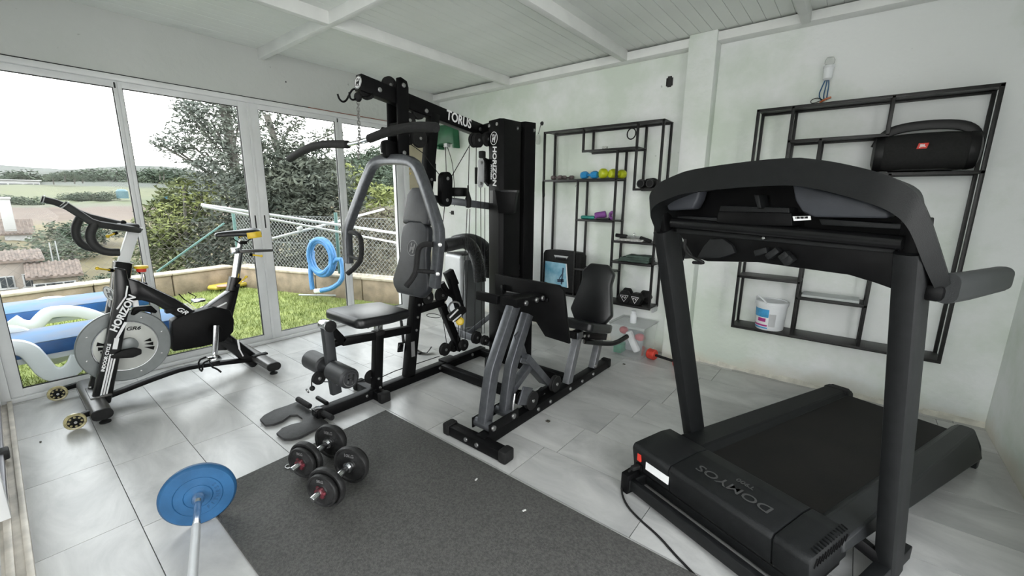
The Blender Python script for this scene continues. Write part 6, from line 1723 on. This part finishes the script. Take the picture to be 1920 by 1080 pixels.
e = cr.color_ramp.elements
e[0].position, e[0].color = 0.0, (0.038, 0.042, 0.019, 1)
e[1].position, e[1].color = 1.0, (0.037, 0.042, 0.035, 1)
for p, c in ((0.045, (0.046, 0.050, 0.021, 1)), (0.065, (0.075, 0.061, 0.026, 1)), (0.17, (0.085, 0.068, 0.028, 1)), (0.19, (0.074, 0.052, 0.036, 1)), (0.27, (0.068, 0.046, 0.033, 1)), (0.28, (0.061, 0.058, 0.038, 1)), (0.33, (0.048, 0.058, 0.020, 1)), (0.44, (0.066, 0.070, 0.028, 1)), (0.55, (0.054, 0.060, 0.025, 1)), (0.60, (0.038, 0.044, 0.033, 1))):
    k = e.new(p)
    k.color = c
l.new(mr.outputs[0], cr.inputs[0])
n2 = n.new('ShaderNodeTexNoise')
n2.inputs['Scale'].default_value = 0.5
n2.inputs['Detail'].default_value = 6
l.new(ge.outputs['Position'], n2.inputs['Vector'])
m2 = n.new('ShaderNodeMix')
m2.data_type = 'RGBA'
m2.blend_type = 'OVERLAY'
m2.inputs[0].default_value = 0.5
l.new(cr.outputs[0], m2.inputs['A'])
l.new(n2.outputs['Fac'], m2.inputs['B'])
l.new(m2.outputs['Result'], b.inputs['Base Color'])
KN = [(7.3, -0.6), (9, -2.6), (14, -4.0), (28, -5.5), (45, -6.2), (60, -5.0), (90, -3.3), (118, -2.4), (150, -0.4), (180, 1.2), (230, 4.0), (262, 5.2), (300, 8.0), (360, 15.5), (430, 20.0), (520, 24)]
def ground_h(x, y):
    d = math.hypot(x, y)
    h = KN[-1][1]
    for (a, za), (b_, zb) in zip(KN, KN[1:]):
        if d <= b_:
            t = max(0, (d - a) / (b_ - a))
            h = za + (zb - za) * t
            break
    az = math.atan2(y, -x)
    t = min(1, max(0, (az - 0.36) / 0.25))
    h += t * t * (3 - 2 * t) * max(0, d - 12) * 0.16 * min(1, 60 / max(d, 1) + 0.2)
    if d > 110:
        h += (math.sin(x * 0.021 + y * 0.05) + math.sin(y * 0.033 - 1.3)) * (d - 110) * 0.006
    return h
V, F = [], []
NA, ND = 100, 90
for i in range(ND):
    d = 7.3 * (520 / 7.3) ** (i / (ND - 1))
    for j in range(NA):
        az = math.radians(-28 + 96 * j / (NA - 1))
        x, y = -d * math.cos(az), d * math.sin(az)
        V.append((x, y, ground_h(x, y) + random.uniform(-1, 1) * min(0.3, d * 0.004)))
for i in range(ND - 1):
    for j in range(NA - 1):
        a = i * NA + j
        F.append((a, a + 1, a + NA + 1, a + NA))
o = G().raw(V, F).build('hillside_ground', 'terr', ang=180)
struct(o, 'valley and hillside beyond the terrace')

# trees and shrubs: leaves as small real blades round a branching stem
def leafmat(name, a, b_, sc=1.5):
    m = mat(name, a, 0.75, 0, 0, sc, col2=b_)
    m.node_tree.nodes['Principled BSDF'].inputs['Specular IOR Level'].default_value = 0.2
    return m
MT['lf_blue'] = leafmat('grey_green_leaves', (0.066, 0.077, 0.066), (0.121, 0.132, 0.110))
MT['lf_dark'] = leafmat('dark_green_leaves', (0.035, 0.043, 0.034), (0.077, 0.085, 0.065))
MT['lf_yel'] = leafmat('yellow_green_leaves', (0.090, 0.109, 0.034), (0.188, 0.206, 0.075))
MT['lf_mid'] = leafmat('mid_green_leaves', (0.060, 0.075, 0.033), (0.120, 0.132, 0.060))
MT['lf_far'] = leafmat('far_green_leaves', (0.036, 0.052, 0.036), (0.072, 0.09, 0.058), 0.3)
MT['lf_grey'] = leafmat('dry_grey_leaves', (0.060, 0.054, 0.036), (0.132, 0.120, 0.090))
MT['bark'] = mat('grey_brown_bark', (0.085, 0.08, 0.07), 0.9, 0, 0.3, 20, 0.5, 40)
def foliage(clusters, leaf, per, fill=0.75):
    V, F = [], []
    for (c, r) in clusters:
        c = Vector(c)
        for _ in range(int(per * r * r)):
            while True:
                v = Vector((random.uniform(-1, 1), random.uniform(-1, 1), random.uniform(-1, 1)))
                if v.length <= 1:
                    break
            v = v.normalized() * (v.length ** (1 - fill * 0.7))
            v *= 0.75 + 0.35 * math.sin(v.x * 5 + c.x * 3) * math.sin(v.z * 6 + c.y)
            p = c + Vector((v.x * r, v.y * r, v.z * r * 0.8))
            a = Vector((random.gauss(0, 1), random.gauss(0, 1), random.gauss(0, 0.6))).normalized()
            b2 = a.cross(Vector((random.gauss(0, 1), random.gauss(0, 1), random.gauss(0, 1)))).normalized()
            s = leaf * random.uniform(0.6, 1.3)
            k = len(V)
            V += [p - a * s, p + b2 * s * 0.32, p + a * s, p - b2 * s * 0.32]
            F.append((k, k + 1, k + 2, k + 3))
    return V, F
def tree(name, label, cat, base, clusters, leaf, per, m, stem=0.05, group=None, limbs=True):
    t = thing(name, label, cat, base, 0, group)
    V, F = foliage(clusters, leaf, per)
    G().raw(V, F).build('foliage', m, t, flat=True, norm=False)
    g = G()
    base = Vector(base)
    top = max((Vector(c) for c, r in clusters), key=lambda v: v.z)
    mid = base.lerp(top, 0.55) + Vector((0.1 * stem, 0, 0))
    g.tube([base, base.lerp(mid, 0.5), mid, top], stem, 7)
    if limbs:
        for c, r in clusters:
            c = Vector(c)
            s = base.lerp(top, min(0.85, max(0.25, (c.z - base.z) / max(0.1, top.z - base.z) - 0.15)))
            g.tube([s, s.lerp(c, 0.5) + Vector((0, 0, 0.08 * r)), c], stem * 0.22, 5)
    g.build('trunk', 'bark', t)
    return t
tree('conifer', 'tall grey green tree with drooping feathery branches against the white sky', 'tree', (-11.6, 4.1, -3.5),
     [((-11.491, 3.458, 2.957), .7), ((-11.583, 3.137, 2.953), .45), ((-11.631, 2.952, 2.516), .45), ((-11.924, 2.583, 2.388), .26), ((-11.881, 2.77, 2.337), .3), ((-11.397, 3.757, 2.645), .75), ((-11.541, 3.289, 2.262), .75), ((-11.292, 4.06, 3.253), .6), ((-11.611, 3.029, 3.179), .28), ((-11.757, 3.257, 3.179), .35), ((-11.198, 3.72, 1.93), .8), ((-11.134, 3.256, 1.672), .7), ((-11.405, 3.731, 3.326), .45)], 0.052, 1900, 'lf_blue', 0.11)
tree('tree', 'slim tree with bare grey trunk between the second and third window posts', 'tree', (-8.6, 4.3, -1.0),
     [((-8.899, 3.6, 2.804), .45), ((-8.878, 3.652, 2.282), .6), ((-8.767, 3.911, 2.595), .35), ((-8.866, 4.176, 2.788), .22), ((-8.647, 4.17, 2.117), .5), ((-8.663, 3.898, 1.896), .7), ((-8.685, 4.54, 2.411), .35), ((-8.584, 4.727, 2.579), .3)], 0.045, 1900, 'lf_dark', 0.06)
tree('evergreen', 'dark dense evergreen behind the fence above the blue hose', 'tree', (-8.0, 4.4, -1.0),
     [((-8.572, 3.342, 1.523), .8), ((-8.26, 3.575, 1.382), .8), ((-8.108, 3.907, 1.486), .75), ((-8.133, 4.3, 1.65), .65), ((-7.681, 4.294, 1.275), .6), ((-8, 3.155, 1.007), .7), ((-7.839, 3.538, 0.957), .7), ((-7.666, 3.898, 1.002), .7), ((-8.676, 3.617, 1.975), .6), ((-8.412, 4.196, 1.905), .5)], 0.06, 2600, 'lf_dark', 0.08)
tree('shrub', 'dark low hedge growing against the back of the chain link fence', 'shrub', (-7.6, 3.6, -1.6),
     [((-7.765, 2.932, 0.569), .5), ((-7.468, 3.137, 0.394), .5), ((-7.153, 3.352, 0.401), .5), ((-6.809, 3.595, 0.409), .5), ((-7.659, 2.93, 0.121), .4), ((-7.323, 3.221, 0.077), .4), ((-6.966, 3.509, 0.082), .4)], 0.05, 2600, 'lf_dark', 0.04)
tree('shrub', 'dry greyish shrub behind the right end of the fence', 'shrub', (-6.6, 4.4, -1.6),
     [((-6.719, 3.961, 0.754), .5), ((-6.473, 4.17, 0.803), .5), ((-6.242, 4.336, 0.852), .5), ((-6.54, 3.872, 0.316), .5), ((-6.273, 4.112, 0.317), .5), ((-6.07, 4.233, 0.232), .45), ((-6.289, 3.9, 0.064), .4)], 0.05, 2400, 'lf_grey', 0.03)
tree('shrub', 'yellow green bush between the two right hand window posts', 'shrub', (-9.2, 6.6, 0.0),
     [((-11.225, 6.558, 1.817), .55), ((-10.703, 6.458, 1.377), .6), ((-10.4, 6.753, 1.31), .6), ((-10.122, 6.988, 1.313), .5), ((-10.15, 6.401, 0.89), .6)], 0.075, 1500, 'lf_yel', 0.05)
tree('broadleaf_tree', 'yellow green feathery tree below the conifer, left of the saddle', 'tree', (-11.0, 2.9, -4.5),
     [((-12.198, 2.732, 1.237), .45), ((-12.15, 2.936, 0.959), .6), ((-12.376, 3.268, 1.515), .45), ((-11.774, 2.32, 0.576), .6), ((-11.724, 2.559, 0.331), .7), ((-11.618, 3.005, 0.551), .7), ((-12.124, 3.432, 1.206), .6), ((-11.591, 2.211, 0.018), .7), ((-11.305, 2.597, -0.111), .7), ((-12.077, 2.332, 0.911), .4), ((-12.656, 2.971, 1.51), .3)], 0.075, 1500, 'lf_mid', 0.09)
tree('shrub', 'yellow green spray of leaves at the left of the feathery tree', 'shrub', (-11.2, 2.2, -4.5),
     [((-11.256, 2.355, 0.988), .3), ((-11.282, 2.7, 1.152), .32), ((-11.204, 3.007, 1.245), .3), ((-11.333, 3.287, 1.446), .25), ((-11.097, 2.13, 0.51), .35), ((-11.031, 2.449, 0.718), .35), ((-11.466, 2.786, 1.491), .25)], 0.055, 900, 'lf_yel', 0.03)
tree('shrub', 'mid green bush between the feathery tree and the corner fence post', 'shrub', (-9.6, 3.2, -3.0),
     [((-10.084, 2.925, 0.633), .55), ((-9.568, 2.908, 0.24), .55), ((-10.04, 2.712, 0.11), .6), ((-9.491, 3.151, 0.546), .5), ((-9.871, 3.276, 0.954), .6), ((-10.009, 3.489, 1.387), .55)], 0.065, 1900, 'lf_dark', 0.05)
# valley shrubs near the houses
proto_me = []
for k in range(3):
    V, F = foliage([((0, 0, 0.0), 1.0), ((0.6, 0.3, -0.15), 0.7), ((-0.5, 0.5, -0.1), 0.7), ((0.2, -0.6, -0.2), 0.65), ((0, 0.1, 0.45), 0.55)], 0.10, 420)
    o = G().raw(V, F).build('foliage', 'lf_far', flat=True, norm=False)
    proto_me.append(o.data)
    bpy.data.objects.remove(o)
VS_POS = [((-59.961, 2.163, -3.45), 3.6), ((-57.997, 0.593, -2.848), 3.4), ((-65.856, 4.364, -1.975), 4.4), ((-65.706, 6.223, -1.469), 4.2), ((-59.818, 4.669, -3.005), 3.8), ((-51.996, 0.641, -3.491), 2.6), ((-51.94, 2.498, -3.575), 2.6), ((-69.504, 8.32, -1.997), 3.8), ((-35.813, 3.669, -3.139), 1.8), ((-34.724, 4.388, -2.941), 1.9), ((-32.876, 2.864, -3.316), 1.6), ((-35.603, 5.335, -2.457), 2.1), ((-29.618, 4.772, -2.585), 1.8), ((-83.989, 1.389, -1.82), 3.0), ((-71.7, 6.567, -3.286), 4.0), ((-45.899, 3.047, -3.776), 1.8)]
for k, (p, r) in enumerate(VS_POS):
    r *= 0.68
    p = (p[0], p[1], p[2] - 0.9)
    t = thing('valley_shrub', 'rounded green shrub in the valley below the terrace', 'shrub', p, random.uniform(0, 6), 'valley shrubs around the houses')
    o = bpy.data.objects.new('foliage', proto_me[k % 3])
    COL.objects.link(o)
    o.parent = t
    o.scale = (r * 0.8, r * 0.8, r * 0.62)
    WM[o.name] = WM[t.name]
    h0 = ground_h(p[0], p[1]) - p[2]
    if h0 < -0.2:
        G().cyl((p[0], p[1], p[2] + h0), p, 0.12 * r * 0.5, 7).build('trunk', 'bark', t)
# hedge line across the far meadow and shrubs on the ridge
HP = [(-149.974, 2.789, -0.221), (-149.944, 4.105, -0.336), (-149.907, 5.287, -0.453), (-149.833, 7.069, -0.573), (-164.411, 13.926, 0.503), (-164.276, 15.435, 0.657), (-164.125, 16.971, 0.814), (-163.934, 18.721, 0.833), (-163.732, 20.42, 0.996), (-166.464, 22.664, 1.162), (-136.491, 31.149, 1.071), (-131.9, 28.766, 0.551), (-147.955, 3.66, -0.315)]
for k, p in enumerate(HP):
    t = thing('hedge_bush', 'dark bush of the hedge line across the far meadow', 'shrub', p, random.uniform(0, 6), 'hedge bushes across the far meadow')
    o = bpy.data.objects.new('foliage', proto_me[k % 3])
    COL.objects.link(o)
    o.parent = t
    o.scale = (3.0, 3.0, 1.9)
RP = [(-284.742, 12.126, 6.668), (-284.546, 16.079, 7.04), (-287.855, 9.135, 6.387), (-298.388, 31.054, 8.361), (-302.817, 36.429, 9.445), (-307.132, 42.067, 10.317), (-311.325, 47.975, 10.954), (-315.185, 55.3, 11.665), (-315.882, 62.469, 12.306), (-312.455, 69.08, 12.826), (-298.664, 28.28, 8.005), (-289.224, 21.201, 6.603), (-288.952, 24.633, 6.959), (-291.641, 70.324, 12.052), (-296.827, 43.518, 9.086), (-295.876, 49.571, 9.311), (-294.76, 55.828, 9.54), (-293.455, 62.325, 10.055), (-293.232, 32.251, 7.554), (-292.558, 37.879, 8.004)]
for k, p in enumerate(RP):
    t = thing('ridge_bush', 'hazy green clump of woodland on the far ridge', 'shrub', p, random.uniform(0, 6), 'woodland clumps on the far ridge')
    o = bpy.data.objects.new('foliage', proto_me[k % 3])
    COL.objects.link(o)
    o.parent = t
    s = 8.5
    o.scale = (s * 1.25, s * 1.25, s * 0.75)
SP = [(-29.336, 17.187, 3.328), (-32.415, 19.831, 4.015), (-35.377, 22.638, 4.707), (-36.576, 24.459, 5.099), (-36.075, 25.191, 5.131), (-32.327, 23.558, 4.628), (-24.019, 14.39, 2.539), (-25.385, 15.988, 2.849), (-25.854, 17.105, 3.06), (-25.462, 17.682, 3.079), (-23.439, 17.076, 2.881), (-29.617, 16.699, 3.047), (-19.573, 13.888, 2.046), (-19.93, 13.372, 2.034), (-31.642, 17.17, 2.935), (-20.253, 12.877, 2.022)]
for k, p in enumerate(SP):
    t = thing('slope_bush', 'hazy green bush on the wooded slope beyond the yellow green bush', 'shrub', p, random.uniform(0, 6), 'bushes on the wooded slope')
    o = bpy.data.objects.new('foliage', proto_me[k % 3])
    COL.objects.link(o)
    o.parent = t
    s = 1.1 + 0.02 * math.hypot(p[0], p[1])
    o.scale = (s, s, s * 0.8)
# umbrella pines on the skyline
PP = [((-249.313, 18.524, 8.541), (-249.325, 18.361, 5.46), 2.6), ((-249.026, 22.043, 9.733), (-249.068, 21.562, 6.395), 2.4), ((-248.787, 24.593, 8.812), (-248.829, 24.172, 5.855), 2.4), ((-279.85, 9.171, 9.104), (-279.858, 8.915, 6.466), 1.9), ((-279.783, 11.027, 9.631), (-279.801, 10.555, 6.525), 1.9), ((-279.727, 12.351, 9.474), (-279.746, 11.913, 6.574), 1.5), ((-269.936, 5.894, 7.853), (-269.944, 5.505, 5.333), 2.2), ((-254.151, 54.838, 12.533), (-254.253, 54.365, 8.656), 2.0), ((-254.458, 53.396, 11.506), (-254.533, 53.039, 8.608), 1.5), ((-253.528, 27.364, 8.632), (-253.564, 27.028, 6.24), 1.8)]
for k, (c, b0_, r) in enumerate(PP):
    t = thing('umbrella_pine', 'small umbrella pine standing on the skyline', 'tree', b0_, 0, 'umbrella pines on the skyline')
    o = bpy.data.objects.new('foliage', proto_me[k % 3])
    COL.objects.link(o)
    o.parent = t
    o.location = Vector(c) - Vector(b0_)
    o.scale = (r, r, r * 0.75)
    G().cyl(b0_, c, 0.25, 7).build('trunk', 'bark', t)
# houses
MT['housew'] = mat('white_render', (0.30, 0.30, 0.295), 0.8, 0, 0.05, 1)
MT['housec'] = mat('cream_pink_render', (0.25, 0.215, 0.185), 0.85, 0, 0.1, 0.6)
MT['rooft'] = mat('faded_clay_tiles', (0.105, 0.08, 0.065), 0.9, 0, 0.35, 2.5, 0.4, 6)
MT['pane'] = mat('dark_window_pane', (0.03, 0.035, 0.04), 0.1)
MT['rubble'] = mat('rubble_stone', (0.15, 0.13, 0.10), 0.9, 0, 0.4, 1.5, 0.6, 4)
def house(name, label, o, ex, w, dp, h, roof_h, wins, m, flat=False, over=0.3):
    """o: lower front left corner, ex: unit along the front wall, front faces the terrace"""
    o, ex = Vector(o), Vector(ex).normalized()
    ez = Vector((0, 0, 1))
    ey = ez.cross(ex) * 1
    t = thing(name, label, 'house', o + ex * w / 2)
    R = Matrix((ex, ey, ez)).transposed()
    G().box(o + ex * w / 2 + ey * dp / 2 + ez * h / 2, (w, dp, h), 0.02, R).build('walls', m, t)
    P = lambda a, b_, c: o + ex * a + ey * b_ + ez * c
    if flat:
        G().box(o + ex * w / 2 + ey * dp / 2 + ez * (h + 0.15), (w + 2 * over, dp + 2 * over, 0.35), 0.02, R).build('roof', m, t)
    else:
        G().prism([P(-over, -over, h - 0.05), P(-over, dp / 2, h + roof_h), P(-over, dp + over, h - 0.05), P(-over, dp + over, h - 0.2), P(-over, -over, h - 0.2)], ex * (w + 2 * over)).build('roof', 'rooft', t)
        nt = int((w + 2 * over) / 0.3)
        g = G()
        for k in range(nt):
            x = -over + (k + 0.5) * (w + 2 * over) / nt
            g.cyl(P(x, -over, h - 0.03), P(x, dp / 2, h + roof_h + 0.02), 0.075, 6)
        rt = g.build('roof_tiles', 'rooft', t)
        rt['kind'] = 'stuff'
    for (x, z, ww, wh) in wins:
        f = G().box(P(x, -0.02, z), (ww + 0.12, 0.08, wh + 0.12), 0.01, R).build('window_frame', 'housew', t)
        G().box(P(x - ww * 0.25, -0.06, z), (ww * 0.42, 0.06, wh), 0, R).build('pane', 'pane', f)
        G().box(P(x + ww * 0.25, -0.06, z), (ww * 0.42, 0.06, wh), 0, R).build('pane', 'pane', f)
        G().box(P(x, -0.08, z - wh / 2 - 0.1), (ww + 0.3, 0.16, 0.08), 0.01, R).build('window_sill', 'housew', f)
    return t
ha, hb_ = Vector((-43.96, -1.879, -5.456)), Vector((-43.966, 1.734, -5.922))
he = (hb_ - ha)
he.z = 0
hw = he.length
he.normalize()
house('stone_house', 'cream house with faded tiled roof just below the terrace wall', (ha.x, ha.y, -7.5), he, hw, 4.0, 4.5, 0.45,
      [(hw * 0.95, 1.15, 0.55, 0.85), (hw * 0.72, 1.15, 0.55, 0.85), (hw * 0.5, 1.15, 0.55, 0.85), (hw * 0.84, 3.0, 0.55, 0.8), (hw * 0.55, 3.0, 0.6, 0.7), (hw * 0.3, 3.0, 0.6, 0.7)], 'housec')
hc1, hc2 = Vector((-41.982, 1.216, -4.97)), Vector((-41.87, 3.305, -5.099))
he2 = hc2 - hc1
he2.z = 0
hw2 = he2.length
house('stone_outbuilding', 'rubble stone outbuilding with low brown roof beside the cream house', (hc1.x, hc1.y, -8.1), he2, hw2, 4.0, 4.1, 0.7,
      [(hw2 * 0.25, 3.3, 1.0, 0.45), (hw2 * 0.65, 3.25, 1.1, 0.55)], 'rubble')
wa, wb_ = Vector((-75.996, 0.82, -3.334)), Vector((-75.942, 2.976, -3.141))
we = wb_ - wa
we.z = 0
w3 = we.length
house('white_cottage', 'small white cottage with clay roof and tall white chimney in the valley', (wa.x, wa.y, -6.5), we, w3, 5.5, 3.4, 1.5, [(w3 * 0.5, 1.9, 0.9, 0.9), (w3 * 0.85, 1.9, 0.6, 0.8)], 'housew')
cc = Vector((-74.987, 1.376, -1.372))
tag(G().box(cc + Vector((0, 0, 0.4)), (0.9, 0.9, 3.6), 0.05).box(cc + Vector((0, 0, 2.3)), (1.1, 1.1, 0.25), 0.03).build('chimney_stack', 'housew'), 'tall white chimney stack beside the white cottage', 'chimney')
va, vb = Vector((-261.98, 3.215, 3.531)), Vector((-261.545, 15.43, 4.051))
ve_ = vb - va
ve_.z = 0
w4 = ve_.length
house('modern_villa', 'long flat roofed white villa on the far ridge', (va.x, va.y, min(va.z, vb.z) - 1.0), ve_, w4, 9, 4.4, 0, [(w4 * 0.3, 2.2, 5.0, 1.9), (w4 * 0.62, 2.2, 5.0, 1.9), (w4 * 0.85, 2.2, 3.5, 2.2)], 'housew', True, 0.6)
# greenhouse-like dark band, tank and poles
MT['tankteal'] = mat('teal_tank', (0.045, 0.10, 0.115), 0.5)
tp = Vector((-163.095, 24.999, 1.199))
tag(G().lathe([(0, 0), (1.35, 0), (1.35, 2.0), (0.9, 2.5), (0, 2.6)], tp + Vector((0, 0, -0.6)), (0, 0, 1), 20).build('water_tank', 'tankteal'), 'round teal water tank on the far meadow', 'tank')
tag(G().lathe([(0, 0), (0.5, 0), (0.55, 0.9), (0, 1.1)], Vector((-117.418, 24.758, 0.512)), (0, 0, 1), 14).build('blue_barrel', 'lblue'), 'tiny blue barrel at the edge of the meadow', 'barrel')
for k, (a, b_) in enumerate((((-49.905, 3.081, -2.327), (-49.903, 3.107, -3.975)), ((-49.925, 2.745, -2.433), (-49.926, 2.728, -3.937)))):
    tag(G().cyl(Vector(b_) + Vector((0, 0, -2.0)), a, 0.04, 8).build('utility_pole', 'wire'), ('right' if k == 0 else 'left') + ' one of two thin pale utility poles beyond the cream house', 'pole')

ordinals('valley shrubs around the houses', 'rounded green shrub in the valley below the terrace', ' from the left')
ordinals('hedge bushes across the far meadow', 'dark bush of the hedge line across the far meadow', ' from the left')
ordinals('woodland clumps on the far ridge', 'hazy clump of woodland on the far ridge', ' from the left')
ordinals('bushes on the wooded slope', 'hazy green bush on the wooded slope at the right', ' from the left')
ordinals('umbrella pines on the skyline', 'small umbrella pine standing on the skyline', ' from the left')
